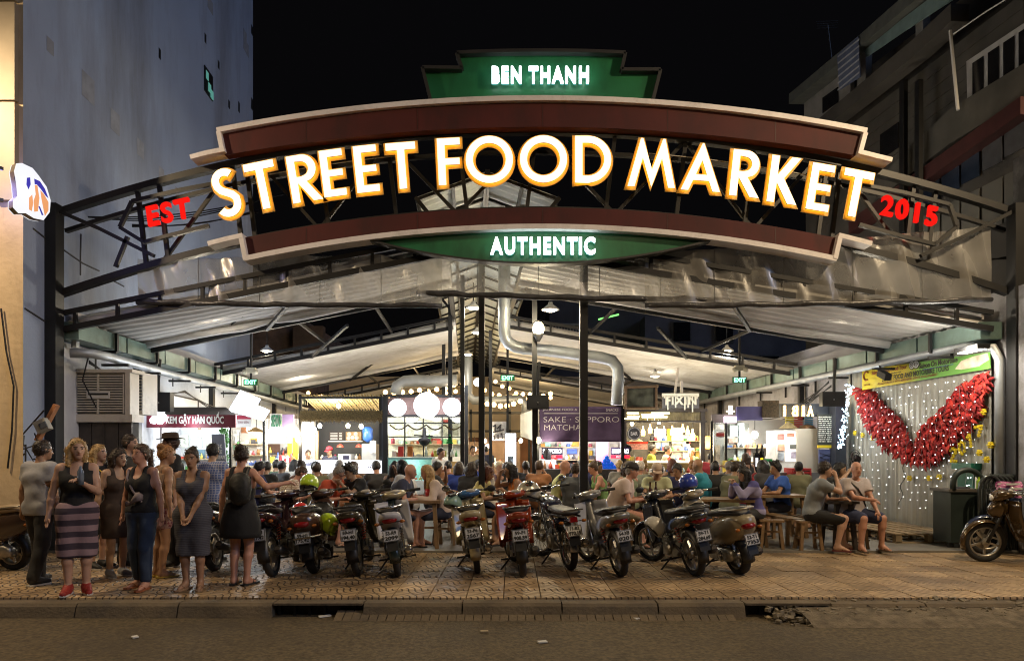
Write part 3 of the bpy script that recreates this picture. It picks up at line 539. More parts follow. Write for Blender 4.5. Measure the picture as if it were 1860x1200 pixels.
# ================================================================ MARKET HALL: roof sheets, trusses, gutters, walls
EAVE, RIDGE = 3.62, 4.95
def roof_z(x): return EAVE + (RIDGE - EAVE) * (1 - min(1, abs(x + .37) / (6.7 if x < -.37 else 8.0)))
def hall():
 T = thing('market_hall', 'open market hall with pale pleated roof sheets between black steel trusses', 'building', (0, 12, 0))
 sheet = mat('roof_sheet', (.58, .57, .56), .9, var=.10, vs=1.2, bump=.1, bs=6, spec=.1, st=((.30, .28, .25), 1.1, .5))
 def pleat(x0, x1, y0, y1, seg, sag=.05):
  ny = int((y1 - y0) / .085)
  def fn(u, v):
   x = x0 + (x1 - x0) * u; y = y0 + (y1 - y0) * v; k = v * ny
   return MK(x, y, roof_z(x) + .03 * (1 if int(k + .5) % 3 == 0 else 0) - sag * math.sin(PI * u) + .02 * math.sin(9 * u + 5 * v))
  return MB().grid(fn, seg, ny, thick=(0, 0, .01)).build('roof_sheet', sheet, T)
 for y0, y1 in ((10.85, 13.1), (17.2, 22.4), (27, 31.5)):
  pleat(-7.0, -1.0, y0, y1, 14); pleat(.3, 7.5, y0, y1, 14)
  for x0, x1, yy in ((-7.0, -1.0, y0), (.3, 7.5, y0), (-7, -1, y1), (.3, 7.5, y1)):          # the bunched folds at each edge
   MB().tube([MK(x0 + (x1 - x0) * i / 12, yy, roof_z(x0 + (x1 - x0) * i / 12) - .05 - .05 * math.sin(PI * i / 12) + RN.uniform(-.015, .015)) for i in range(13)], [.07 + RN.uniform(-.02, .025) for i in range(13)], 7).build('rolled_edge', sheet, T, smooth=True)
 strut = MB().bar((0, 0, 0), (0, 0, .24), .05).mesh('strut', M_dark)
 for y in (10.72, 13.25, 17.1, 22.6, 26.9, 31.6):
  for x0, x1 in ((-7.05, -1.05), (.35, 7.55)):
   a, b = MK(x0, y, roof_z(x0) - .16), MK(x1, y, roof_z(x1) - .16); t = MB().bar(a, b, .07, .09).bar(a + V((0, 0, .26)), b + V((0, 0, .26)), .07, .07).build('roof_truss', M_dark, T)
   for i in range(9):
    o = link('strut', strut, t); o.location = a.lerp(b, (i + .3) / 9) - root_loc(T)
 for y in (13.25, 17.1, 22.6):                         # knee braces
  for x0, x1, z in ((-4.6, -3.4, 0), (4.8, 3.6, 0)): MB().bar(MK(x0, y, roof_z(x0) - .2), MK(x1, y - 1.7, roof_z(x1) + .05), .06).build('brace', M_dark, T)
 for x in (-4.2, -2.6, 2.4, 5.2):
  for y0, y1 in ((13.2, 17.2), (22.5, 27)): MB().bar(MK(x, y0, roof_z(x) + .05), MK(x, y1, roof_z(x) + .05), .05, .06).build('purlin', M_dark, T)
 for x in (-1.05, .35): MB().bar(MK(x, 10.7, RIDGE + .05), MK(x, 34, RIDGE + .05), .1, .14).build('ridge_beam', M_dark, T)
 # raised ridge roof: pale slats on a dark grid
 rs = mat('ridge_sheet', (.58, .62, .60), .5, var=.12, vs=2, st=((.3, .32, .3), 2, .4))
 for sx in (-1, 1):
  for j in range(11):
   y0 = 11 + j * 2.1
   def fn(u, v, sx=sx, y0=y0): return MK(-.37 + sx * (.02 + 1.15 * u), y0 + 2.05 * v, 6.05 - .42 * u + (.025 if int(v * 16) % 2 else 0))
   MB().grid(fn, 2, 16, thick=(0, 0, .01)).build('ridge_sheet', rs, T)
  for u in (0.02, .55, 1.12): MB().bar(MK(-.37 + sx * u, 10.9, 5.99 - .42 * u / 1.15), MK(-.37 + sx * u, 34, 5.99 - .42 * u / 1.15), .05, .06).build('purlin', M_dark, T)
  for j in range(23): y = 10.95 + j * 1.05; MB().bar(MK(-.37, y, 6.0), MK(-.37 + sx * 1.15, y, 5.58), .045, .05).build('rafter', M_dark, T)
  for y in (10.9, 13.25, 17.1, 22.6, 26.9, 31.6): MB().bar(MK(-.37 + sx * .7, y, RIDGE + .1), MK(-.37 + sx * 1.15, y, 5.6), .06).build('post', M_dark, T)
 MB().bar(MK(-.37, 10.9, 6.02), MK(-.37, 34, 6.02), .07).build('ridge_beam', M_dark, T)
 # gutters with brackets, side walls
 gm = mat('green_gutter', (.13, .20, .185), .35, .35, var=.25, vs=2.5, st=((.05, .07, .065), 2, .5)); br = M_dark
 for x, sg in ((XL + .2, 1), (XR - .2, -1)):
  for j in range(10):
   y0 = 10.75 + j * 1.55; a, b = MK(x, y0, 3.46), MK(x, y0 + 1.5, 3.46)
   MB().bar(a, b, .36, .27).build('gutter', gm, T)
   MB().bar(MK(x - .16 * sg, y0 + 1.1, 3.28), MK(x + .22 * sg, y0 + 1.1, 3.28), .05).bar(MK(x + .22 * sg, y0 + 1.1, 3.28), MK(x + .22 * sg, y0 + 1.1, 3.6), .05).bar(MK(x - .16 * sg, y0 + 1.1, 3.28), MK(x - .16 * sg, y0 + 1.1, 2.98), .04).build('bracket', br, T)
  MB().bar(MK(x - .05 * sg, 11, 3.70), MK(x - .05 * sg, 32, 3.70), .05, .22).build('fascia', mat('grey_fascia', (.33, .32, .33), .7, var=.15, vs=2), T)
 # posts
 for px, y, w_, py in ((875, 11.3, .10, 470), (1060, 11.0, .125, 470), (840, 15.0, .09, 500), (971, 14.0, .10, 540), (891, 19.0, .09, 600), (922, 20.0, .07, 600), (818, 17.0, .10, 540), (806, 20.2, .10, 620), (1131, 15.2, .07, 742), (846, 16.1, .12, 700)):
  p = P(px, py, y); MB().bar((p.x, y, .03), p, w_).build('post', M_dark, T)
 for y, x in ((13.25, XL + .1), (17.1, XL + .1), (22.6, XL + .1), (17.1, XR - .1), (22.6, XR - .1)): MB().bar(MK(x, y, .03), MK(x, y, 3.7), .12).build('post', M_dark, T)
 lw = thing('side_wall', 'white painted inner wall along the left side of the market, grimy below', 'wall', MK(XL, 16, 0))
 MB().bar(MK(XL + .025, 10.7, 1.65), MK(XL + .025, 33, 1.65), .05, 3.3).build('plaster', mat('blue_white_plaster', (.56, .58, .62), .8, var=.12, vs=1, bump=.2, bs=14, st=((.30, .30, .32), .8, .6)), lw)
 rw = thing('side_wall', 'grey stained inner wall along the right side of the market above the stalls', 'wall', MK(XR, 20, 0))
 MB().bar(MK(XR + .12, 9.9, 2.05), MK(XR + .12, 33, 2.05), .2, 4.1).build('plaster', mat('stained_plaster', (.36, .35, .37), .85, var=.2, vs=1.3, bump=.3, bs=14, st=((.12, .11, .10), 1.0, .8)), rw)
 bw = thing('back_wall', 'warm beige rear wall of the market under the last roof sheet', 'wall', (0, 33.5, 0))
 MB().bx(-9, 7, 33.2, 33.5, 0, 5.2).build('plaster', mat('beige_plaster', (.52, .42, .28), .8, var=.15, vs=1), bw)
 # dark front return wall on the right
 fw = thing('front_wall', 'dark stained wall stub beside the right sign post', 'wall', (8.3, 10.7, 0))
 MB().bx(8.0, 10.5, 10.4, 10.9, 0, 6.2).build('plaster', mat('dark_stub', (.06, .06, .065), .85, var=.3, vs=2, st=((.4, .4, .42), 1.2, .35)), fw)
 # ---- clear roll-up curtain under the sign
 vin = glass('clear_vinyl', (.88, .88, .86), .0, .34, .28, .25, 3.)
 for i, (x0, x1, yt0, yt1, yb0, yb1, y) in enumerate(((250, 803, 470, 462, 549, 556, 10.74), (757, 1310, 455, 455, 533, 546, 10.80), (1172, 1800, 462, 412, 556, 545, 10.71))):
  lab = ('clear plastic roll-up curtain under the left half of the arch', 'clear plastic roll-up curtain in the middle under the green lens', 'shiny clear plastic roll-up curtain under the right half of the arch')[i]
  c = thing('plastic_curtain', lab, 'curtain', P((x0 + x1) / 2, 520, y), 'plastic curtains rolled up under the arch')
  def fn(u, v): return P(x0 + (x1 - x0) * u, yt0 + (yt1 - yt0) * u + (yb0 + (yb1 - yb0) * u - yt0 - (yt1 - yt0) * u) * v, y) + V((0, .03 * math.sin(u * 31 + 2 * v) + .02 * math.sin(u * 77 - 5 * v) - .03 * v, 0))
  MB().grid(fn, 90, 8).build('sheet', vin, c, smooth=True)
  MB().tube([fn(k / 24, 1) + V((0, -.02, RN.uniform(-.008, .008) - .02 * math.sin(PI * k / 24))) for k in range(25)], [.045 + RN.uniform(-.008, .010) for k in range(25)], 8).build('roll', mat('grey_roll', (.055, .055, .06), .3, var=.4, vs=9, bump=.5, bs=20), c, smooth=True)
  for k in range(1, 5): MB().tube([fn(k / 5, 0) + V((0, -.012, 0)), fn(k / 5, .5) + V((0, -.012, 0)), fn(k / 5, 1) + V((0, -.012, 0))], .006, 4).build('seam', mat('vinyl_seam', (.10, .10, .10), .4), c)
 # ---- galvanised ducts and pipes
 gal = mat('galvanised', (.40, .43, .46), .5, .6, var=.18, vs=3)
 D = thing('extract_duct', 'fat galvanised duct dropping, running right and dropping behind the middle posts', 'duct', P(1000, 640, 15))
 pts = [P(916, 480, 14.6), P(916, 560, 14.6), P(916, 600, 14.7)] + [P(916 + 38 * (1 - math.cos(a)), 605 + 28 * math.sin(a), 14.8) for a in (.3, .7, 1.1, 1.5)] + [P(1000, 637, 14.9), P(1060, 645, 15), P(1095, 650, 15), P(1112, 655, 15), P(1122, 668, 15), P(1123, 690, 15), P(1120, 735, 15)]
 MB().tube(pts, .13, 14).build('pipe', gal, D, smooth=True)
 for p, q in ((pts[1], pts[2]), (pts[6], pts[7]), (pts[7], pts[8]), (pts[8], pts[9]), (pts[12], pts[13])):
  d = (q - p).normalized() * .02; MB().tube([p - d, p + d], .139, 14).build('joint', gal, D)
 D = thing('extract_duct', 'galvanised duct bend above the globe-lamp stall', 'duct', P(800, 690, 20)); MB().tube([P(718, 715, 20), P(722, 700, 20), P(735, 692, 20), P(760, 691, 20), P(800, 692, 20), P(830, 690, 20)], .17, 12).build('pipe', gal, D, smooth=True)
 D = thing('extract_duct', 'galvanised duct far back above the Japanese food stall', 'duct', P(900, 725, 24)); MB().tube([P(850, 640, 24), P(850, 715, 24), P(860, 727, 24), P(900, 727, 24), P(945, 724, 24), P(955, 735, 24), P(955, 755, 24)], .16, 12).build('pipe', gal, D, smooth=True)
 D = thing('drain_pipe', 'round galvanised pipe running below the left gutter', 'pipe', MK(XL, 12, 3)); MB().tube([MK(XL + .25, 10.75, 3.1)] + [MK(XL + .5, 10.95, 3.12), MK(XL + .55, 11.3, 3.12), MK(XL + .5, 14, 3.12), MK(XL + .5, 20, 3.12), MK(XL + .5, 28, 3.12)], .075, 10).build('pipe', gal, D, smooth=True)
 for y in (11.6, 12.8, 14.2, 15.6, 17.2, 19): MB().bar(MK(XL + .3, y, 3.02), MK(XL + .75, y, 3.02), .05, .04).build('clamp', M_dark, D)
 MB().tube([P(136, 600, 11), P(137, 632, 11)], .06, 8).build('downpipe', gal, D)
 D = thing('drain_pipe', 'round galvanised pipe running below the right gutter and down past the banner', 'pipe', MK(XR, 12, 3)); MB().tube([MK(XR - .03, 10.8, .1), MK(XR - .03, 10.8, 3.0), MK(XR - .1, 10.85, 3.2), MK(XR - .3, 11.1, 3.28), MK(XR - .4, 14, 3.26), MK(XR - .4, 20, 3.26), MK(XR - .4, 27, 3.26)], .075, 10).build('pipe', gal, D, smooth=True)
 for y in (11.6, 13.2, 14.8, 16.5, 18.5): MB().bar(MK(XR - .2, y, 3.15), MK(XR - .62, y, 3.15), .05, .04).build('clamp', M_dark, D)
 MB().tube([P(1778, 590, 11.1), P(1780, 612, 11.1), P(1796, 630, 11.1)], .07, 8).build('downpipe', gal, D)
 # ---- pendants
 shade = mat('white_enamel', (.75, .75, .72), .4, var=.03)
 hot = emi('pendant_glow', (1, .93, .72), 14)
 for i, (px, py, y, wt, lab) in enumerate(((380, 563, 12.4, 75, 'white cone pendant lamp under the front left roof sheet'), (1545, 561, 12.0, 75, 'white cone pendant lamp under the front right roof sheet'), (1000, 561, 13.2, 70, 'cone pendant lamp just right of the middle post top'), (860, 558, 15.2, 60, 'cone pendant lamp hanging left of the fat duct'), (485, 636, 17.4, 45, 'cone pendant lamp above the left exit sign'), (1320, 636, 17.2, 45, 'cone pendant lamp above the right exit sign'), (867, 603, 18.2, 35, 'cone pendant lamp in the ridge, second from the front'), (545, 684, 21, 40, 'small cone pendant lamp above the bamboo-roofed stall'), (1190, 682, 20.5, 40, 'small cone pendant lamp above the dripping-letter sign'), (850, 643, 23, 35, 'cone pendant lamp in the ridge, farthest back'))):
  L = thing('pendant_lamp', lab, 'lamp', P(px, py, y), 'cone pendant lamps under the roof'); p = P(px, py, y)
  MB().lathe([(.17, -.02), (.165, 0), (.05, .085), (.04, .13), (.001, .135)], 14, MX.Translation(p)).build('lamp_shade', shade, L, smooth=True)
  MB().lathe([(.001, -.05), (.08, -.045), (.13, -.018), (.001, -.016)], 12, MX.Translation(p)).build('bulb', hot, L)
  MB().tube([p + V((0, 0, .13)), p + V((0, 0, .55))], .012, 5).build('stem', M_dark, L)
  lamp(L, p + V((0, 0, -.14)), wt, (1, .88, .68), .1)
 L = thing('post_lamp', 'bright bare lamp bulb in a cup on the post right of the fat duct', 'lamp', P(978, 600, 13.8)); p = P(978, 597, 13.85)
 MB().sph(p, .12, 14, (1, 1, 1.25)).build('bulb', emi('post_lamp_glow', (1, .82, .48), 12), L, smooth=True); MB().lathe([(.03, -.26), (.1, -.13), (.1, -.1)], 12, MX.Translation(p)).build('cup', M_dark, L); MB().bar(p + V((0, 0, -.2)), P(971, 620, 14), .04).build('bracket', M_dark, L)
 lamp(L, p + V((0, -.2, 0)), 170, (1, .82, .5), .12)
 L = thing('work_lamp', 'cold white lamp on the left middle post among the warm bulbs', 'lamp', P(868, 694, 16)); MB().sph(P(868, 694, 16), .1, 12).build('bulb', emi('cold_lamp', (.8, .95, 1), 10), L); lamp(L, P(868, 694, 15.8), 50, (.85, .95, 1), .1)
 # ---- exit signs with emergency spotlights
 for px, py, y, lab in ((456, 694, 15, 'green lit exit sign with twin emergency lamps on the left hanger'), (922, 686, 19, 'green lit exit sign on the middle post'), (1343, 690, 15, 'green lit exit sign with emergency lamp, right side')):
  X = thing('exit_sign', lab, 'sign', P(px, py, y), 'exit signs'); p = P(px, py, y); w_, h_ = 26 / F_PX * y, 11 / F_PX * y
  MB().box(p, (w_, .05, h_)).build('case', mat('exit_green', (.01, .09, .03), .4), X)
  text(X, 'lettering', 'EXIT', emi('exit_letter', (.25, 1, .55), 3.5), p + V((0, -.03, 0)), h_ * .68, w_ * .8, bold=.03)
  if px != 922:
   MB().tube([p + V((0, 0, h_ / 2)), P(px, py - 90, y)], .025, 6).build('hanger', M_dark, X)
   b = MB().box(p + V((0, 0, .26)), (.2, .1, .12))
   for s in (-1, 1): b.sph(p + V((s * .12, -.05, .22)), .06, 8)
   b.build('emergency_lamp', mat('cream_plastic', (.5, .46, .35), .5), X)
# ================================================================ FOOD STALLS
def bxp(m, x0, x1, y0, y1, Y, dep, mi=0):              # box whose front face covers photo pixels x0..x1, y0..y1 at distance Y
 a, b = P(x0, y1, Y), P(x1, y0, Y); return m.bx(a.x, b.x, Y, Y + dep, a.z, b.z, mi)
def fl(m, x0, x1, y0, Y, dep, mi=0):                   # the same, standing on the floor
 a, b = P(x0, y0, Y), P(x1, y0, Y); return m.bx(a.x, b.x, Y, Y + dep, .035, a.z, mi)
M_metal = mat('brushed_steel', (.55, .55, .54), .32, .8, var=.1, vs=3)
M_cream = mat('cream_board', (.66, .62, .52), .6, var=.1)
M_glass = glass('shop_glass', (.93, .97, .96), .05, 0., .02)
CLC = [(.65, .10, .06), (.75, .62, .12), (.12, .35, .12), (.10, .18, .5), (.75, .73, .68), (.35, .18, .08), (.7, .35, .08), (.55, .75, .7), (.3, .05, .08), (.08, .08, .09), (.78, .78, .76)]
CNM = ['red', 'yellow', 'green', 'blue', 'cream', 'brown', 'orange', 'mint', 'dark red', 'black', 'white']
ORD = ['first', 'second', 'third', 'fourth', 'fifth', 'sixth', 'seventh', 'eighth', 'ninth', 'tenth', 'eleventh', 'twelfth', 'thirteenth', 'fourteenth', 'fifteenth', 'sixteenth', 'seventeenth']
def stuff_row(px0, px1, py, Y, n, lab, group, seed, hmin=8, hmax=18, dy=.25):
 """bottles, jars and cartons standing in a row; each a thing of its own"""
 r = random.Random(seed)
 for i in range(n):
  px = px0 + (px1 - px0) * (i + r.uniform(.2, .8)) / n; p = P(px, py, Y) + V((0, r.uniform(0, dy), 0)); s = Y / F_PX; h = r.uniform(hmin, hmax) * s; rad = r.uniform(2.2, 4) * s; k = r.random(); ci = r.randrange(len(CLC)); m = mat('ware_%d' % ci, CLC[ci], .35, var=.1, vs=12)
  if k < .5: o = MB().lathe([(rad, 0), (rad, h * .55), (rad * .4, h * .75), (rad * .4, h)], 8, MX.Translation(p)).build('bottle', m, None, smooth=True)
  elif k < .75: o = MB().lathe([(rad * 1.1, 0), (rad * 1.25, h * .3), (rad * 1.2, h * .55), (rad * .9, h * .6), (rad * .9, h * .68)], 9, MX.Translation(p)).build('jar', m, None)
  else: o = MB().box(p + V((0, 0, h * .3)), (rad * 3, rad * 2, h * .6), MX.Rotation(r.uniform(-.3, .3), 3, 'Z')).build('carton', m, None)
  kd = o.name.split('.')[0]; tag(o, '%s %s, %s from the left %s' % (CNM[ci], kd, ORD[i], lab), kd, group)
def bulb(parent, p, r=.045, s=12, col=(1, .85, .55), wt=0, cord=.3, m=None):
 n = 'bulb_glow_%d_%d' % (int(s), int(col[2] * 100)); b = MB().sph(p, r, 10, (1, 1, 1.2)).build('bulb', m or emi(n, col, s, sample=wt == 0), parent, smooth=True)
 if cord: MB().tube([p + V((0, 0, r)), p + V((0, 0, r + cord))], .008, 4).build('cord', M_dark, parent)
 if wt: lamp(parent, p + V((0, -r * 1.6, -r)), wt, col, r)
 return b
def posters(T, rects, Y, base):
 for i, (x0, x1, y0, y1, c) in enumerate(rects):
  b = bxp(MB(), x0, x1, y0, y1, Y, .02).build('poster', mat('poster_%s_%d' % (base, i), c, .6, var=.5, vs=9), T)

def stall_kem():
 Y = 14.0; T = thing('ice_cream_stall', 'white-lit ice cream kiosk with maroon awning, left', 'food stall', P(345, 900, Y))
 ww = mat('kiosk_white', (.60, .63, .62), .5, var=.06)
 fl(MB(), 276, 420, 752, Y + 1.4, .05).build('back_wall', ww, T); fl(MB(), 278, 420, 858, Y, .5).build('counter', ww, T)
 for x, c in ((274, 'mustard'), (292, 'white'), (418, 'dark')): fl(MB(), x - 2, x + 2, 752, Y, .06).build('post', {'mustard': mat('mustard_post', (.38, .30, .06), .5), 'white': M_white, 'dark': M_dark}[c], T)
 aw = MB(); a, b, c, d = P(266, 753, Y - .25), P(428, 753, Y - .25), P(410, 739, Y + .6), P(304, 739, Y + .6); aw.add([a, b, c, d, a - V((0, 0, .03)), b - V((0, 0, .03)), c - V((0, 0, .03)), d - V((0, 0, .03))], [(0, 1, 2, 3), (7, 6, 5, 4), (0, 4, 5, 1), (1, 5, 6, 2), (2, 6, 7, 3), (3, 7, 4, 0)])
 aw.build('awning', mat('brown_awning', (.05, .035, .03), .8), T)
 bxp(MB(), 266, 428, 753, 776, Y - .27, .05).build('fascia', mat('maroon_fascia', (.17, .018, .035), .5, var=.1), T)
 text(T, 'lettering', 'KEM GẬY HÀN QUỐC', mat('letter_paint', (.85, .83, .8), .5, var=.02), P(354, 760.5, Y - .285), 24 / F_PX * Y, 103 / F_PX * Y, bold=.03)
 lg = MB()
 for x, y, r in ((280, 747, 7), (291, 744, 7), (285, 757, 9), (278, 763, 6), (294, 758, 7), (289, 764, 6), (288, 741, 4)): lg.lathe([(.001, 0), (r / F_PX * Y, 0), (r / F_PX * Y, .06), (.001, .06)], 14, MX.Translation(P(x, y, Y - .34)) @ MX.Rotation(-PI / 2, 4, 'X'))
 lg.build('lit_logo', emi('logo_white', (.9, .93, 1), 6), T)
 posters(T, [(296, 316, 790, 812, (.6, .72, .62)), (320, 342, 790, 812, (.7, .75, .6)), (346, 366, 790, 812, (.68, .74, .66)), (369, 384, 792, 810, (.7, .72, .55)), (345, 372, 816, 832, (.12, .2, .25)), (376, 392, 815, 832, (.12, .18, .4)), (300, 318, 760, 782, (.6, .6, .35)), (350, 384, 772, 780, (.35, .22, .14))], Y + 1.36, 'kem')
 for x in (310, 345, 380, 405): a = P(x, 779, Y + .5); MB().tube([a - V((.15, 0, 0)), a + V((.15, 0, 0))], .022, 8).build('tube_lamp', emi('tube_white', (.92, .97, 1), 14, sample=False), T)
 lamp(T, P(345, 790, Y + .6), 42, (.88, .95, 1), .25); lamp(T, P(345, 770, Y - .45), 12.5, (.88, .95, 1), .2)
 stuff_row(300, 412, 856, Y + .1, 12, 'on the ice cream kiosk counter', 'wares on the ice cream kiosk counter', 5)
 lf = thing('hanging_vine', 'green leafy garland on the right post of the ice cream kiosk', 'plant', P(408, 800, Y - .05)); m = MB(); r = random.Random(3)
 for i in range(140):
  p = P(r.gauss(408, 4), r.uniform(778, 850), Y - .1 + r.uniform(-.1, .05)); a = V((r.uniform(-1, 1), r.uniform(-1, 1), r.uniform(-1, 1))).normalized() * .045; b = a.orthogonal() * .5; m.add([p - a, p + b, p + a, p - b], [(0, 1, 2, 3)])
 m.build('leaves', mat('leaf_green', (.07, .20, .05), .5, var=.5, vs=20), lf)
 B = thing('banner_stand', 'grey stand-up MILK ICE CREAM banner in front of the white kiosk', 'banner', P(398, 900, 13.6)); y = 13.6
 vs = [P(384, 788, y), P(407, 788, y), P(413, 868, y - .1), P(390, 868, y - .1)]; MB().add(vs + [p + V((0, .03, 0)) for p in vs], [(3, 2, 1, 0), (4, 5, 6, 7), (0, 1, 5, 4), (1, 2, 6, 5), (2, 3, 7, 6), (3, 0, 4, 7)]).build('board', mat('banner_grey', (.20, .22, .28), .6, var=.15, vs=3), B)
 for s, yy in (('MILK', 810), ('ICE', 820), ('CREAM', 830)): text(B, 'lettering', s, M_white, P(397 + (yy - 810) * .12, yy, y - .09), 7 / F_PX * y, (18 if s == 'CREAM' else 10 if s == 'ICE' else 13) / F_PX * y, bold=.04)
 MB().bar(P(399, 866, y), P(402, 935, y), .03).build('leg', M_dark, B)

def left_row():
 L = thing('lightbox', 'big tilted blank white lightbox above the left stalls, upper of two', 'lightbox', P(440, 730, 14.4)); y = 14.4; hot = emi('lightbox_white', (.93, .96, 1.0), 7)
 for i, q in enumerate((((414, 746), (437, 708), (474, 724), (456, 757)), ((450, 756), (462, 733), (491, 745), (479, 764)))):
  if i: L = thing('lightbox', 'smaller tilted blank white lightbox below and right of the big one', 'lightbox', P(470, 748, 14.6)); y = 14.6
  o = [P(a, b, y) for a, b in q]; n = V((.25, -.1, 0)); MB().add([p + V((-.06, .12, 0)) for p in o] + o, [(0, 1, 2, 3), (0, 4, 5, 1), (1, 5, 6, 2), (2, 6, 7, 3), (3, 7, 4, 0)]).build('case', mat('lightbox_case', (.35, .38, .45), .5), L)
  f = [p.lerp(sum(o, V()) / 4, .03) + V((0, -.006, 0)) for p in o]; MB().add(f, [(3, 2, 1, 0)]).build('face', hot, L)
  c = sum(o, V()) / 4; lamp(L, c + V((.3, -.5, -.1)), 45, (.9, .95, 1), .3)
 # stall under the lightboxes
 Y = 15.6; T = thing('drinks_stall', 'cluttered bright stall under the tilted lightboxes', 'food stall', P(450, 900, Y)); ww = mat('stall_white', (.55, .53, .50), .5, var=.1)
 fl(MB(), 418, 485, 760, Y + 1.5, .05).build('back_wall', ww, T); fl(MB(), 420, 482, 846, Y, .5).build('counter', mat('counter_tan', (.45, .38, .26), .5), T); fl(MB(), 477, 481, 760, Y, .05).build('post', M_dark, T)
 bxp(MB(), 426, 457, 752, 775, Y - .1, .05).build('sign_board', M_white, T); bxp(MB(), 429, 455, 754, 761, Y - .112, .01).build('sign_stripe', mat('crimson', (.4, .02, .06), .5), T)
 text(T, 'lettering', 'TRÀ SỮA', mat('sign_ink', (.25, .1, .12), .5), P(442, 766, Y - .112), 5 / F_PX * Y, 20 / F_PX * Y)
 posters(T, [(423, 436, 780, 800, (.7, .72, .7)), (438, 450, 776, 786, (.30, .12, .05)), (455, 466, 796, 806, (.85, .42, .04)), (467, 477, 790, 815, (.72, .68, .75)), (424, 440, 806, 816, (.2, .5, .3))], Y + 1.45, 'drinks')
 for x, y in ((466, 783), (452, 780), (435, 812)): bulb(T, P(x, y, Y + .4), .06, 12, (1, .9, .7), 30 if x == 466 else 0)
 lamp(T, P(445, 785, Y + .7), 36, (1, .95, .86), .2); stuff_row(423, 478, 845, Y + .08, 9, 'on the counter under the lightboxes', 'wares on the drinks stall counter', 8)
 MB().lathe([(.001, 0), (.2, -.10), (.21, -.12)], 14, MX.Translation(P(464, 775, Y + .3))).build('lamp_shade', mat('rattan', (.4, .25, .1), .7), T)
 # stall with letters SEON
 Y = 17.2; T = thing('noodle_stall', 'bright stall with menu lightbox and purple fascia, left of the bamboo-roofed stall', 'food stall', P(512, 900, Y))
 fl(MB(), 482, 545, 760, Y + 1.6, .05).build('back_wall', ww, T); fl(MB(), 484, 543, 842, Y, .5).build('counter', mat('counter_white_lit', (.8, .8, .85), .4), T)
 a, b = P(492, 740, Y - .3), P(533, 748, Y + 1.5)
 bxp(MB(), 490, 512, 751, 779, Y - .2, .06).build('sign_board', M_white, T)
 letters(T, 'SEON', mat('sign_green', (.02, .16, .09), .5), P(502, 764, Y - .22), 22 / F_PX * Y, 19 / F_PX * Y, bold=.02, depth=.02)
 bxp(MB(), 512, 533, 752, 792, Y - .18, .06).build('fascia', mat('purple_board', (.30, .22, .48), .5), T)
 bxp(MB(), 486, 515, 779, 804, Y - .25, .07).build('menu_lightbox', emi('menu_white', (.9, .93, 1), 4), T)
 for k in range(4): bxp(MB(), 487, 514, 783 + k * 5, 784 + k * 5, Y - .262, .01).build('menu_line', mat('menu_ink', (.3, .3, .35), .5), T)
 bxp(MB(), 487, 508, 806, 828, Y + 1.5, .05).build('shelf_back', mat('dark_shelf', (.10, .05, .03), .6), T); bxp(MB(), 532, 540, 795, 850, Y + .2, .1).build('pillar', mat('orange_panel', (.75, .30, .03), .5), T); bxp(MB(), 522, 528, 805, 850, Y + .6, .1).build('pillar', mat('orange_panel'), T)
 for x, y in ((541, 797), (538, 782)): bulb(T, P(x, y, Y - .2), .07, 14, (1, .85, .55), 35)
 lamp(T, P(505, 800, Y + .7), 32, (1, .97, .95), .2); stuff_row(486, 540, 841, Y + .08, 10, 'on the counter left of the bamboo stall', 'wares on the noodle stall counter', 18, 9, 22)

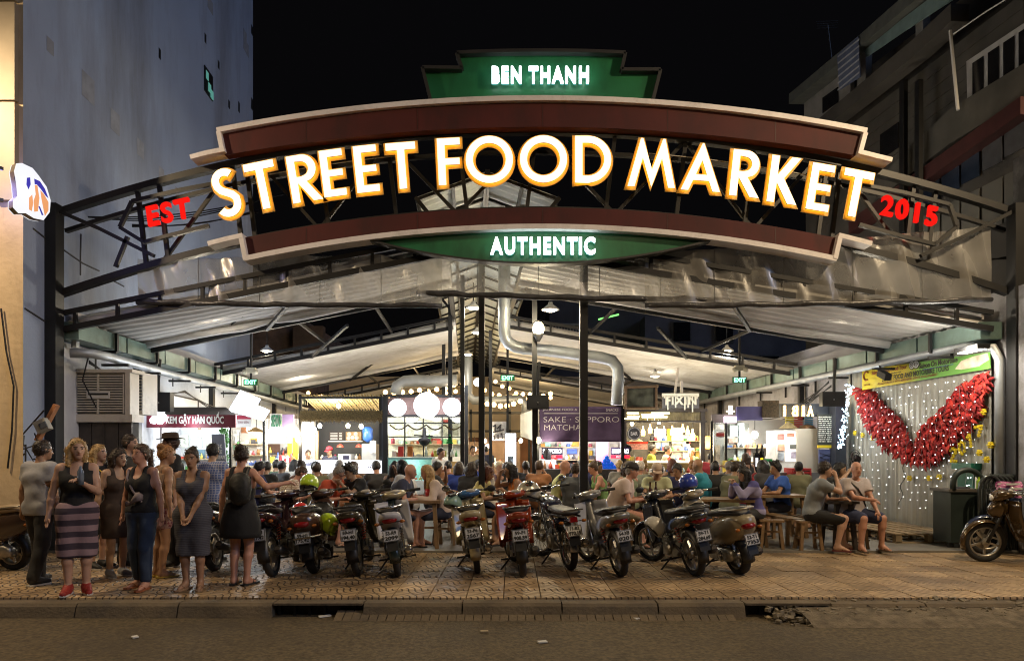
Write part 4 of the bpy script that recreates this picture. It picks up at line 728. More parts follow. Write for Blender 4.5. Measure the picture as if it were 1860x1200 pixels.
def stall_bamboo():
 Y = 17.0; T = thing('bamboo_stall', 'stall with slanting bamboo-pole roof and thatch fringe', 'food stall', P(620, 900, Y)); bl = mat('black_panel', (.02, .02, .022), .6)
 for x in (545, 691): fl(MB(), x - 2.5, x + 2.5, 716, Y, .07).build('post', M_dark, T)
 fl(MB(), 693, 702, 720, Y - .1, .15).build('side_panel', mat('blue_black', (.03, .035, .05), .4), T)
 bm = mat('bamboo', (.42, .31, .13), .45, var=.3, vs=8); pm = MB().tube([(0, 0, 0), (0, .7, -.15), (0, 1.5, -.33)], .021, 7).mesh('bamboo_pole', bm, smooth=True)
 a, b = P(549, 717, Y - .05), P(689, 717, Y - .05)
 for i in range(27): o = link('bamboo_pole', pm, T); o.location = a.lerp(b, i / 26) - T.location + V((0, 0, RN.uniform(-.01, .01)))
 MB().bar(P(545, 722, Y), P(691, 722, Y), .05).bar(P(560, 744, Y + 1.3), P(680, 744, Y + 1.3), .05).build('roof_beam', M_dark, T)
 th = MB(); r = random.Random(4)
 for i in range(1500):
  x = r.uniform(544, 694); y0 = r.uniform(744, 757); l = r.uniform(7, 13); p = P(x, y0, Y - .1 - r.uniform(0, .06)); q = P(x + r.uniform(-2, 2), y0 + l, Y - .14 - r.uniform(0, .05)); w_ = V((.012, 0, 0)); th.add([p, p + w_, q + w_ * .5, q], [(0, 1, 2, 3)])
 th.build('thatch', mat('dry_thatch', (.20, .15, .07), .9, var=.6, vs=30), T, kind='stuff'); bxp(MB(), 545, 693, 746, 762, Y - .08, .04).build('fascia', mat('thatch_board', (.11, .08, .04), .9), T)
 fl(MB(), 545, 692, 764, Y + 2, .05).build('back_wall', bl, T)
 bxp(MB(), 598, 624, 784, 800, Y + 1.95, .03).build('menu_board', mat('menu_brown', (.05, .035, .03), .7), T)
 for k in range(5): bxp(MB(), 600, 613, 786 + k * 2.7, 787 + k * 2.7, Y + 1.94, .008).build('menu_line', M_white, T); bxp(MB(), 616, 621, 786 + k * 2.7, 787 + k * 2.7, Y + 1.94, .008).build('menu_line', M_white, T)
 bxp(MB(), 628, 656, 784, 800, Y + 1.95, .03).build('menu_board', mat('menu_tan', (.35, .22, .10), .7), T)
 for x, y in ((634, 788), (640, 794), (646, 788), (648, 795), (633, 795)): MB().lathe([(.001, 0), (.05, 0), (.06, -.02)], 12, MX.Translation(P(x, y, Y + 1.93)) @ MX.Rotation(PI / 2, 4, 'X')).build('dish_picture', mat('dish_cream', (.7, .62, .5), .5), T)
 bxp(MB(), 596, 658, 800, 802, Y + 1.9, .1).build('shelf', M_white, T)
 bxp(MB(), 548, 572, 765, 836, Y + 1.2, .05).build('side_wall', mat('stall_white'), T); bxp(MB(), 573, 577, 782, 836, Y + 1.1, .1).build('pillar', mat('pale_wood', (.45, .33, .2), .6), T)
 bxp(MB(), 657, 683, 806, 836, Y + 1.2, .5).build('steel_cabinet', M_metal, T); bxp(MB(), 672, 682, 800, 822, Y + 1.1, .1).build('paper', M_white, T)
 bxp(MB(), 614, 638, 824, 836, Y + .8, .4).build('cash_till', mat('till_grey', (.3, .3, .32), .4), T); bxp(MB(), 621, 636, 825, 836, Y + .5, .04).build('tablet', mat('tablet_white', (.7, .7, .75), .3), T); bxp(MB(), 623, 634, 827, 834, Y + .49, .01).build('screen', mat('screen_dark', (.03, .03, .06), .2), T)
 bxp(MB(), 548, 693, 836, 859, Y - .12, .7).build('lit_counter', emi('counter_glow', (.9, .92, 1.0), 1.15), T); fl(MB(), 548, 693, 859.5, Y - .10, .6).build('counter_base', M_wood, T)
 for x, y, r_, c in ((684, 849, 6, (.30, .28, .62)), (679, 846, 3, (.35, .3, .65)), (673, 848, 1.6, (.08, .08, .2)), (669, 848, 1.3, (.06, .06, .2)), (675, 844, 1.3, (.08, .08, .2)), (560, 843, 5, (.45, .5, .8)), (566, 840, 3, (.5, .55, .85))): MB().lathe([(.001, 0), (r_ / F_PX * Y, 0), (r_ / F_PX * Y, -.004)], 14, MX.Translation(P(x, y, Y - .125)) @ MX.Rotation(PI / 2, 4, 'X') @ MX.Diagonal((1, .6, 1, 1))).build('print', mat('print_%d' % x, c, .5), T)
 for x, y, w_ in ((615, 737, 60), (581, 773, 45), (571, 780, 20), (632, 773, 40), (656, 774, 50), (557, 772, 25)): bulb(T, P(x, y, Y + .5), .055, 16, (1, .92, .75) if x != 632 else (1, 1, .55), w_)
 lamp(T, P(560, 790, Y + .5), 20, (.95, .95, 1), .2)
 W = thing('water_bottle', 'large blue water bottle standing on its head on the bamboo stall cabinet', 'bottle', P(669, 800, Y + 1.2)); MB().lathe([(.03, 0), (.13, .08), (.14, .15), (.135, .2), (.14, .25), (.14, .36), (.08, .42)], 14, MX.Translation(P(668, 803, Y + 1.4))).build('body', mat('blue_plastic', (.04, .14, .55), .15), W, smooth=True)
 for i, (x, c) in enumerate(((618, (.6, .08, .05)), (652, (.6, .08, .08)))): L = thing('heat_lamp', ('red heat lamp hanging left of the steel cabinet in the bamboo stall', 'red heat lamp hanging right, nearest the steel cabinet')[i], 'lamp', P(x, 810, Y + 1.4), 'red heat lamps'); MB().lathe([(.10, 0), (.08, .05), (.02, .09)], 12, MX.Translation(P(x, 812, Y + 1.4))).build('lamp_shade', mat('red_shade', c, .4), L)

def stall_globe():
 Y = 16.0; T = thing('globe_stall', 'black-framed glazed stall with three white globe lamps above', 'food stall', P(772, 900, Y)); wd = mat('brown_wood_panel', (.16, .10, .09), .5, var=.25, vs=8)
 for x in (700, 846): fl(MB(), x - 4, x + 4, 716, Y - .05, .12).build('post', M_dark, T)
 MB().bar(P(697, 719, Y), P(850, 719, Y), .06).bar(P(697, 755, Y), P(850, 755, Y), .06).build('frame', M_dark, T)
 for k in range(5): bxp(MB(), 705 + k * 28, 732 + k * 28, 722, 753, Y + .03, .04).build('panel', wd, T)
 for x, y, r_ in ((722, 740, 17), (775, 736, 25), (821, 739, 17.5)):
  MB().sph(P(x, y, Y - .32), r_ * .93 / F_PX * Y, 24).build('globe', emi('globe_white', (.97, .95, 1.0), 5), T, smooth=True); MB().tube([P(x, y - r_, Y - .32), P(x, y - r_ - 3, Y - .2), P(x, y - r_ - 3, Y)], .03, 6).build('bracket', M_dark, T)
  lamp(T, P(x, y + 3, Y - .9), 15, (1, .96, .95), .25)
 fl(MB(), 704, 842, 757, Y + 2.0, .05).build('back_wall', M_cream, T)
 for x in (735, 769, 803): bxp(MB(), x - 1, x + 1, 757, 829, Y, .04).build('mullion', M_dark, T)
 for y in (768, 793): bxp(MB(), 704, 842, y - 1, y + 1, Y + .045, .03).build('transom', M_dark, T)
 bxp(MB(), 704, 842, 757, 829, Y + .02, .006).build('glazing', M_glass, T)
 posters(T, [(716, 733, 770, 790, (.75, .72, .6)), (738, 766, 764, 800, (.85, .82, .7)), (772, 800, 770, 795, (.82, .8, .68)), (775, 800, 796, 801, (.5, .06, .05)), (804, 832, 766, 790, (.3, .28, .2)), (739, 800, 806, 826, (.6, .48, .27)), (805, 820, 762, 768, (.55, .08, .06))], Y + 1.95, 'globe')
 bxp(MB(), 704, 785, 830, 834, Y - .25, .6).build('case_top', mat('teal_frame', (.16, .30, .30), .3), T); bxp(MB(), 705, 784, 834, 872, Y - .24, .012).build('glazing', glass('case_glass', (.75, .95, .92), .08, .04, .03), T); fl(MB(), 705, 784, 872, Y - .24, .55).build('case_base', mat('case_white', (.65, .7, .7), .4), T)
 bxp(MB(), 705, 784, 834, 872, Y + .3, .02).build('case_back', mat('case_mint', (.55, .68, .63), .5), T); fl(MB(), 786, 843, 838, Y - .1, .5).build('counter', mat('counter_wood', (.38, .24, .08), .5), T)
 lamp(T, P(745, 842, Y - .05), 11, (.85, 1, .97), .1); lamp(T, P(740, 775, Y + 1), 45, (1, .95, .84), .2); lamp(T, P(815, 775, Y + 1), 37.5, (1, .95, .84), .2)
 stuff_row(706, 783, 871, Y + .02, 9, 'inside the mint glass display case', 'food in the glass case', 9, 4, 9, dy=.1); stuff_row(708, 835, 829, Y + .6, 11, 'behind the gridded window', 'wares behind the gridded window', 10, 8, 24)
 m = MB(); 
 for k in range(4): x0 = 708 + k * 33; m.tube([P(x0 + 33 * i / 6, 771 + 9 * math.sin(PI * i / 6), Y + .6) for i in range(7)], .018, 5)
 tag(m.build('garland', mat('garland', (.12, .08, .03), .8), None), 'thin festoon garland hung across the gridded window of the globe-lamp stall', 'garland')
 Z = thing('hanging_pot', 'black hanging pot lantern in the middle of the gridded window', 'lantern', P(772, 798, Y - .1)); MB().lathe([(.03, -.12), (.10, -.08), (.15, 0), (.13, .05), (.05, .08), (.03, .3)], 14, MX.Translation(P(771, 800, Y - .15))).build('body', M_dark, Z, smooth=True); MB().bar(P(752, 790, Y - .15), P(786, 792, Y - .15), .03).build('handle', M_dark, Z)
 bxp(MB(), 812, 824, 805, 806, Y + .3, .1); G = thing('paper_tree', 'small green paper tree in the right pane of the gridded window', 'decoration', P(818, 803, Y + .1))
 for k in range(3): MB().prism([(-.09 + .02 * k, 0), (.09 - .02 * k, 0), (0, .1)], P(817, 805 - k * 5, Y + .08), (1, 0, 0), UP, (0, .02, 0)).build('tier', mat('tree_green', (.02, .35, .08), .5), G)
 for i, (x, c) in enumerate(((723, (.7, .06, .05)), (740, (.75, .2, .05)))): tag(bxp(MB(), x, x + 9, 810, 829, Y + .5, .15).build('tin', mat('tin_%d' % i, c, .3), None), ('tall red tin behind the gridded window, left pane', 'orange-red tin beside the tall red tin')[i], 'tin')

def stall_japan():
 Y = 15.0; T = thing('japanese_stall', 'stall under a purple cloth banner with a pink panel inside', 'food stall', P(1055, 900, Y)); ww = mat('stall_white')
 for x in (977, 1130): fl(MB(), x - 2, x + 2, 738, Y + .05, .07).build('post', M_dark, T)
 def fn(u, v): return P(980 + 148 * u, 738 + 64 * v, Y - .05) + V((0, .035 * math.sin(9 * u + 3 * v) * v + .03 * math.sin(23 * u * (1 - .4 * v) + 9 * v) * v, 0))
 C = thing('cloth_banner', 'hanging purple cloth banner advertising Japanese food and sake', 'banner', P(1055, 770, Y)); MB().grid(fn, 60, 14, thick=(0, .006, 0)).build('cloth', mat('purple_cloth', (.075, .045, .115), .75, var=.2, vs=5), C, smooth=True)
 ink = mat('banner_ink', (.62, .60, .62), .7, var=.1)
 for s, x, y, h_, w_ in (('JAPANESE FOOD &', 1017, 744, 5, 62), ('SNACKS', 1112, 744, 5, 22), ('SAKE · SAPPORO', 1056, 761.5, 9.5, 136), ('MATCHA', 1022, 776, 9.5, 66)): text(C, 'lettering', s, ink, P(x, y, Y - .14), h_ / F_PX * Y, w_ / F_PX * Y, bold=-.015 if h_ > 6 else 0)
 bxp(MB(), 988, 1122, 750, 751, Y - .142, .006).build('rule', ink, C)
 W = thing('cloth_banner', 'plain cream cloth banner hung on the left side of the purple one', 'banner', P(960, 770, Y)); a, b = P(979, 740, Y), P(946, 752, Y + 2.2); c, d = P(946, 792, Y + 2.2), P(979, 803, Y); MB().add([a, b, c, d] + [p + V((-.01, .01, 0)) for p in (a, b, c, d)], [(0, 1, 2, 3), (7, 6, 5, 4), (0, 4, 5, 1), (1, 5, 6, 2), (2, 6, 7, 3), (3, 7, 4, 0)]).build('cloth', mat('cream_cloth', (.62, .56, .42), .8, var=.1, vs=3), W)
 fl(MB(), 978, 1132, 800, Y + 1.9, .05).build('back_wall', ww, T); fl(MB(), 978, 1130, 852, Y, .6).build('counter', mat('counter_black', (.03, .03, .035), .4), T); bxp(MB(), 1083, 1105, 800, 852, Y + 1.2, .05).build('panel', mat('pink_panel', (.80, .32, .42), .5, var=.05), T)
 for x, w_ in ((1003, 38), (1127, 34)):
  f = bxp(MB(), x - w_ / 2, x + w_ / 2, 812, 826, Y + .9, .06).build('beer_sign', mat('sign_night', (.03, .02, .05), .4), T); bxp(MB(), x - w_ / 2, x + w_ / 2, 826.3, 832, Y + .9, .06).build('sign_strip', emi('sign_red', (.9, .03, .06), 1.0), f)
  text(f, 'lettering', 'SAPPORO', emi('beer_white', (1, 1, 1), 3), P(x, 819, Y + .89), 9 / F_PX * Y, (w_ - 2) / F_PX * Y, bold=.03); text(f, 'lettering', 'BEER', M_white, P(x, 829.2, Y + .89), 4 / F_PX * Y, 16 / F_PX * Y, bold=.02)
 posters(T, [(1030, 1048, 815, 824, (.05, .12, .5)), (1052, 1058, 812, 830, (.6, .3, .05)), (1040, 1052, 802, 810, (.8, .3, .03)), (990, 1000, 803, 810, (.3, .55, .45)), (1012, 1026, 802, 810, (.5, .3, .3)), (1070, 1078, 818, 848, (.75, .5, .05)), (1076, 1082, 812, 832, (.4, .5, .6)), (1108, 1122, 806, 812, (.5, .48, .4)), (1020, 1060, 832, 848, (.12, .12, .14))], Y + 1.8, 'japan')
 B = thing('bottle_pyramid', 'small pyramid of bright blue bottles on the counter by the pink panel', 'bottles', P(1102, 852, Y + .4))
 for j, n in enumerate((6, 4, 2, 1)):
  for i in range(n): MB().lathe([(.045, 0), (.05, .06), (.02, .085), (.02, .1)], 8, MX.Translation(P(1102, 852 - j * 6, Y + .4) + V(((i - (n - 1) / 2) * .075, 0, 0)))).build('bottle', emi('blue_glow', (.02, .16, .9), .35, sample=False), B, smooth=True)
 stuff_row(985, 1080, 851, Y + .15, 9, 'on the black counter under the purple banner', 'wares on the Japanese stall counter', 12)
 bulb(T, P(978, 799, Y - .2), .06, 14, (1, .88, .6), 30); lamp(T, P(1040, 808, Y + .9), 60, (1, .96, .95), .2); lamp(T, P(1100, 808, Y + .7), 30, (1, .85, .95), .2)
 # lit white column and stalls deeper inside, between the posts
 D = thing('lit_display', 'tall white-lit display fridge left of the purple banner stall', 'fridge', P(927, 900, 16)); fl(MB(), 917, 938, 786, 16, .6).build('body', mat('fridge_black', (.04, .04, .05), .4), D); bxp(MB(), 918, 937, 787, 800, 15.97, .03).build('header', emi('fridge_white', (.95, .97, 1), 5), D)
 for x in (920, 935): bxp(MB(), x - 2, x + 2, 802, 858, 15.97, .03).build('tube_lamp', emi('fridge_white'), D)
 bxp(MB(), 922, 933, 802, 858, 15.96, .02).build('door', M_glass, D); lamp(D, P(927, 815, 15.6), 17.5, (.95, .97, 1), .2)
 N = thing('noren_stall', 'stall with a hanging white cloth printed with dark strokes, deep between the posts', 'food stall', P(905, 900, 20)); bxp(MB(), 893, 920, 765, 800, 20, .02).build('cloth', mat('white_cloth', (.72, .72, .74), .8), N)
 for i, q in enumerate((((896, 775), (900, 770), (899, 782)), ((903, 778), (910, 770), (907, 784)), ((897, 790), (899, 798)), ((904, 788), (905, 797)), ((911, 786), (913, 796)), ((896, 785), (915, 780)))): MB().tube([P(a, b, 19.97) for a, b in q], .025, 5).build('brush_stroke', mat('ink', (.02, .02, .03), .6), N)
 fl(MB(), 852, 945, 802, 22, .05).build('back_wall', mat('dim_brown', (.25, .16, .10), .7, var=.3, vs=2), N); fl(MB(), 855, 940, 848, 20.2, .5).build('counter', M_wood, N)
 for i, (x, y, c) in enumerate(((862, 815, (1, .8, .5)), (886, 810, (1, .75, .6)), (880, 800, (1, .8, .5)), (946, 800, (1, .85, .5)))): bulb(N, P(x, y, 20), .06, 12, c, 35)
 stuff_row(856, 912, 847, 20.3, 10, 'on the counter deep between the posts', 'wares deep between the posts', 21, 8, 20)
 # clock sign left of the next stall etc.

def stall_fixin():
 Y = 17.0; T = thing('bar_stall', 'dark wooden bar stall with a dripping white-lettered sign on top', 'bar stall', P(1212, 900, Y)); dk = mat('dark_board', (.06, .05, .035), .6, var=.35, vs=6)
 for x in (1134, 1277): fl(MB(), x - 4, x + 4, 744, Y, .12).build('post', mat('black_brown', (.03, .022, .018), .5), T)
 MB().bar(P(1130, 745, Y), P(1284, 745, Y), .08).bar(P(1130, 765, Y), P(1284, 765, Y), .05).build('frame', mat('black_brown'), T)
 for k in range(21): bxp(MB(), 1136 + k * 6.7, 1142 + k * 6.7, 747, 763, Y + .03, .03).build('plank', mat('olive_plank', (.16, .13, .06), .6, var=.4, vs=7), T)
 for x0, x1, y in ((1139, 1160, 750), (1183, 1216, 750), (1140, 1162, 756), (1165, 1205, 753), (1166, 1212, 757), (1135, 1160, 760)): MB().tube([P(x0, y, Y - .05), P(x1, y, Y - .05)], .02, 6).build('tube_lamp', emi('tube_reflection_yellow', (1, .9, .5), 6, sample=False), T)  # glowing strips stand in for fluorescent tubes reflected in the louvres
 fl(MB(), 1136, 1275, 766, Y + 2.2, .05).build('back_wall', dk, T)
 bxp(MB(), 1162, 1277, 836.5, 840, Y - .2, .6).build('counter_top', emi('counter_edge', (1, .93, .7), 1.6, sample=False), T); fl(MB(), 1138, 1275, 840, Y - .12, .5).build('counter', mat('bar_front', (.20, .14, .05), .5, var=.4, vs=5), T)
 posters(T, [(1188, 1210, 778, 800, (.85, .8, .7)), (1212, 1218, 778, 800, (.8, .35, .02)), (1220, 1240, 776, 806, (.7, .68, .6)), (1240, 1252, 790, 836, (.85, .88, .95)), (1190, 1215, 802, 815, (.4, .48, .45)), (1246, 1254, 796, 806, (.6, .08, .12)), (1264, 1274, 812, 838, (.55, .38, .08)), (1220, 1238, 808, 836, (.5, .45, .4))], Y + 2.1, 'bar')
 for nb_, (x, y, s) in enumerate(((1168, 783, 1), (1181, 779, 1), (1193, 785, 1), (1206, 781, .8), (1221, 782, 1), (1226, 786, 1), (1240, 778, .9), (1249, 782, .9), (1258, 790, 1.25))):
  b = thing('bottle_lamp', 'amber bottle-shaped pendant lamp over the bar, %s from the left' % ORD[nb_], 'lamp', P(x, y, Y + .3), 'bottle pendant lamps'); h = .22 * s
  MB().lathe([(.05 * s, -h / 2), (.055 * s, 0), (.02 * s, h * .3), (.018 * s, h * .6)], 9, MX.Translation(P(x, y, Y + .3))).build('lamp_shade', emi('amber_bottle', (1, .72, .28), 6), b, smooth=True); MB().tube([P(x, y, Y + .3) + V((0, 0, h * .6)), P(x, 767, Y + .3)], .007, 4).build('cord', M_dark, b)
 for x, y, w_ in ((1190, 790, 60), (1225, 785, 60), (1258, 795, 50), (1150, 775, 25), (1248, 815, 45)): lamp(T, P(x, y, Y + .9), w_, (1, .86, .6), .15)
 for x, y in ((1148, 769), (1176, 762), (1190, 762), (1197, 766)): bulb(T, P(x, y, Y + .1), .05, 10, (1, .9, .6), 0, .05)
 S = thing('drip_sign', 'dark sign board with dripping white FIXIN letters on the bar roof', 'sign', P(1236, 744, Y)); bxp(MB(), 1203, 1270, 714, 741, Y - .05, .05).build('board', mat('sign_slate', (.10, .10, .11), .6), S)
 wl = mat('drip_white', (.8, .78, .66), .5, var=.05); bxp(MB(), 1203, 1270, 714, 720, Y - .1, .05).build('drip_band', wl, S); letters(S, 'FIXIN', wl, P(1237, 727, Y - .075), 16 / F_PX * Y, 58 / F_PX * Y, bold=.035, depth=.05)
 for x0, y1 in ((1206, 723), (1243, 744), (1249, 740), (1257, 748), (1226, 740), (1265, 724), (1262, 727), (1212, 744)): bxp(MB(), x0, x0 + 2.2, 719, y1, Y - .115, .03).build('drip', wl, S)
 MB().bar(P(1232, 668, Y), P(1226, 714, Y), .05).bar(P(1238, 692, Y), P(1238, 714, Y), .06).build('bracket', mat('pale_bracket', (.5, .46, .4), .5), S); lamp(S, P(1236, 735, Y - .8), 14, (1, .95, .8), .1)
 F = thing('picture_box', 'glazed picture box in a bamboo frame standing on the bar roof', 'picture', P(1166, 744, Y))
 for a, b in (((1137, 700), (1137, 744)), ((1192, 698), (1192, 744)), ((1133, 704), (1196, 701)), ((1133, 741), (1196, 741))): MB().tube([P(*a, Y - .05), P(*b, Y - .05)], .035, 7).build('frame', mat('dark_bamboo', (.10, .06, .03), .5), F)
 bxp(MB(), 1138, 1191, 703, 741, Y, .04).build('picture', mat('dark_photo', (.05, .055, .04), .3, var=.9, vs=4), F)
 C = thing('chalk_roundel', 'round black chalk-drawn roundel hanging at the left of the bar', 'sign', P(1152, 787, Y)); T2 = MX.Translation(P(1152, 787, Y - .05)) @ MX.Rotation(PI / 2, 4, 'X'); MB().lathe([(.001, 0), (.17, 0), (.17, -.03), (.001, -.03)], 20, T2).build('disc', mat('slate_black', (.03, .03, .03), .7), C)
 for rr in (.14, .155): MB().tube([T2 @ V((rr * math.cos(a * PI / 12), rr * math.sin(a * PI / 12), .006)) for a in range(24)], .004, 4, closed=True).build('chalk_ring', mat('chalk', (.5, .5, .48), .9), C)
 text(C, 'lettering', 'BAR', mat('chalk'), P(1152, 787, Y - .06), .09, .17); 
 R = thing('red_canopy_sign', 'small red drinks canopy under a straw conical hat, left in the bar', 'sign', P(1157, 812, Y)); bxp(MB(), 1137, 1177, 802, 805, Y + .5, .1).build('board', mat('drinks_red', (.7, .05, .02), .4), R); bxp(MB(), 1140, 1176, 805, 816, Y + .52, .05).build('valance', mat('drinks_pink', (.72, .35, .28), .5, var=.4, vs=20), R)
 H = thing('conical_hat', 'straw conical hat lying on the red drinks canopy', 'hat', P(1155, 802, Y)); MB().lathe([(.19, 0), (.001, .12)], 16, MX.Translation(P(1155, 801.5, Y + .55))).build('hat', mat('straw', (.62, .50, .28), .6, var=.15, vs=20), H)
 K = thing('wall_clock', 'round black-rimmed clock on the left post of the bar', 'clock', P(1139, 815, Y)); K2 = MX.Translation(P(1139, 815, Y - .04)) @ MX.Rotation(PI / 2, 4, 'X'); MB().lathe([(.001, 0), (.11, 0), (.11, .03), (.08, .03), (.08, .01), (.001, .01)], 18, K2).build('rim', M_dark, K); MB().lathe([(.001, .012), (.078, .012)], 18, K2).build('dial', M_cream, K); MB().bar(P(1139, 815, Y - .06), P(1141, 811, Y - .06), .008).build('hand', M_dark, K)
 stuff_row(1140, 1164, 836, Y + .2, 6, 'at the left end of the bar', 'bottles at the left end of the bar', 31, 8, 16); stuff_row(1215, 1275, 836, Y + .25, 9, 'on the right half of the bar', 'bottles on the bar', 32, 6, 14); stuff_row(1170, 1262, 858, Y - .4, 12, 'on the shelf below the bar top', 'bottles below the bar top', 33, 8, 12, dy=.1)
 L = thing('lantern', 'orange glowing lantern hanging right of the bar', 'lantern', P(1287, 800, Y + .5)); MB().lathe([(.05, -.18), (.13, -.1), (.14, .05), (.06, .14)], 12, MX.Translation(P(1286, 802, Y + .5))).build('lamp_shade', emi('lantern_orange', (1, .55, .12), 4), L, smooth=True); MB().tube([P(1286, 793, Y + .5), P(1286, 770, Y + .5)], .01, 4).build('cord', M_dark, L); lamp(L, P(1286, 812, Y + .2), 30, (1, .6, .25), .1)

def stall_right():
 Y = 15.2; T = thing('beer_stall', 'right-hand beer stall with steel back wall, purple fascia and bulb letters', 'beer stall', P(1400, 900, Y))
 fl(MB(), 1296, 1500, 762, Y + 1.6, .05).build('back_wall', mat('steel_sheet', (.30, .29, .27), .38, .5, var=.1, vs=3), T)
 for x in (1293, 1319): fl(MB(), x - 2, x + 2, 764, Y, .05).build('post', M_dark, T)
 a = P(1336, 740, Y - .1); bxp(MB(), 1338, 1385, 738, 763, Y - .1, .06).build('fascia', mat('purple_fascia', (.13, .12, .33), .6, var=.2, vs=3), T); bxp(MB(), 1385, 1415, 727, 758, Y - .15, .3).build('wood_box', mat('dark_weave', (.07, .05, .03), .8, var=.5, vs=30), T); bxp(MB(), 1415, 1520, 733, 756, Y - .05, .1).build('beam', mat('blue_black'), T)
 bxp(MB(), 1293, 1340, 752, 768, Y + .1, .06).build('fascia', mat('concrete_board', (.3, .28, .26), .8), T)
 gl = emi('marquee_bulb', (1, .83, .45), 9)
 for ch, x, fl_ in (('I', 1425, 1), ('B', 1444, -1), ('I', 1459, 1), ('A', 1472, 1)):
  letters(T, ch, emi('marquee_letter', (1, .68, .3), 1.6), P(x, 746, Y - .1), 20 / F_PX * Y, (5 if ch == 'I' else 12) / F_PX * Y, ex=V((fl_, 0, 0)), bold=.03, depth=.05)
  pts = {'I': [(0, -8), (0, -3), (0, 3), (0, 8)], 'B': [(4, -8), (4, -3), (4, 3), (4, 8), (-1, -8), (-4, -4), (-1, 0), (-4, 4), (-1, 8)], 'A': [(-5, 8), (-3, 2), (0, -8), (3, 2), (5, 8), (0, 3)]}[ch]
  for dx, dy in pts: MB().sph(P(x + dx, 746 + dy, Y - .15), .018, 8).build('bulb', gl, T)
 lamp(T, P(1450, 746, Y - .7), 8, (1, .8, .45), .15)
 bxp(MB(), 1318, 1321, 766, 850, Y + .02, .02).build('mullion', M_dark, T); bxp(MB(), 1296, 1360, 768, 850, Y + .03, .008).build('glazing', M_glass, T)
 MB().lathe([(.001, 0), (.15, 0), (.15, -.03), (.001, -.03)], 20, MX.Translation(P(1311, 789, Y + .6)) @ MX.Rotation(PI / 2, 4, 'X') @ MX.Diagonal((1, .5, 1, 1))).build('oval_sign', M_white, T); bxp(MB(), 1302, 1320, 786, 792, Y + .57, .02).build('oval_band', mat('oval_red', (.55, .06, .05), .5), T)
 posters(T, [(1300, 1316, 770, 780, (.6, .55, .5)), (1324, 1342, 795, 804, (.6, .3, .25)), (1326, 1342, 772, 792, (.6, .66, .68)), (1340, 1352, 768, 850, (.6, .66, .75)), (1300, 1308, 808, 846, (.35, .28, .2)), (1356, 1364, 806, 826, (.35, .14, .1))], Y + 1.5, 'beer')
 fl(MB(), 1320, 1492, 858, Y - .3, .6).build('counter', mat('steel_counter', (.22, .22, .23), .35, .6), T); bxp(MB(), 1320, 1341, 836, 858, Y - .2, .3).build('cooler_box', mat('cooler_yellow', (.75, .55, .03), .4), T)
 fr = thing('display_fridge', 'open-sided white display fridge with printed notices, right', 'fridge', P(1450, 900, Y)); fl(MB(), 1448, 1487, 778, Y + .1, .75).build('body', mat('fridge_grey', (.48, .45, .38), .45, var=.05), fr); fl(MB(), 1410, 1447, 781, Y + .2, .6).build('body', mat('fridge_white_body', (.68, .68, .66), .4), fr)
 bxp(MB(), 1427, 1446, 783, 838, Y + .17, .02).build('door', emi('fridge_door_glow', (1, .98, .92), .75, sample=False), fr)
 posters(fr, [(1430, 1443, 786, 793, (.7, .3, .2)), (1435, 1446, 807, 815, (.12, .13, .12)), (1437, 1446, 820, 832, (.45, .42, .55)), (1413, 1424, 788, 798, (.3, .12, .1)), (1414, 1425, 806, 818, (.75, .3, .2)), (1414, 1424, 822, 836, (.3, .35, .4))], Y + .15, 'fridge')
 H = thing('conical_hat', 'straw conical hat on top of the white display fridge', 'hat', P(1430, 778, Y)); MB().lathe([(.22, 0), (.001, .17)], 18, MX.Translation(P(1432, 778, Y + .4))).build('hat', mat('straw'), H); H = thing('basket_lid', 'flat woven brown lid beside the conical hat on the fridge', 'basket', P(1466, 778, Y)); MB().lathe([(.2, 0), (.15, .06), (.001, .1)], 16, MX.Translation(P(1466, 778, Y + .4))).build('lid', mat('brown_weave', (.22, .12, .06), .7), H)
 for i, (x, c) in enumerate(((1427, (.6, .5, .04)), (1443, (.55, .08, .06)), (1462, (.10, .30, .5)))):
  s = thing('louvre_shutter', ('yellow', 'red', 'blue')[i] + ' louvred shutter panel under the bulb letters', 'shutter', P(x + 8, 765, Y), 'painted shutters')
  for k in range(5): bxp(MB(), x, x + 15, 757 + k * 4, 760 + k * 4, Y + 1.0, .03).build('slat', mat('shutter_%d' % i, c, .5), s)
 Bd = thing('chalk_menu', 'tall chalkboard menu with white writing, right of the fridge', 'menu board', P(1500, 780, Y - .2)); bxp(MB(), 1486, 1516, 752, 808, Y - .2, .04).build('board', mat('chalkboard', (.03, .035, .03), .7), Bd); r = random.Random(2); ch = MB()
 for k in range(13):
  for x0, x1 in ((1488, 1501), (1503, 1514)):
   x = x0
   while x < x1: w_ = r.uniform(.8, 2.2); a = P(x, 757 + k * 3.7, Y - .212); ch.box(a, (w_ / F_PX * Y, .004, r.uniform(.012, .026))); x += w_ + r.uniform(.5, 1.4)
 ch.build('chalk_writing', mat('chalk_bright', (.72, .72, .66), .9), Bd); bxp(MB(), 1486, 1516, 808, 813, Y - .2, .05).build('ledge', mat('yellow_ledge', (.75, .55, .02), .4), Bd); lamp(Bd, P(1500, 748, Y - .6), 12, (1, .95, .8), .06)
 bxp(MB(), 1488, 1514, 816, 900, Y - .15, .04).build('panel', mat('blue_cloth_panel', (.10, .12, .26), .7, var=.3, vs=6), T)
 for k in range(6):
  for s in (-1, 1): MB().bar(P(1501 - 12 * s, 822 + k * 8, Y - .16), P(1501 + 12 * s, 830 + k * 8, Y - .16), .014, .006).build('lattice', M_dark, T)
 fl(MB(), 1518, 1537, 735, Y - .4, .3).build('column', mat('blue_black'), T)
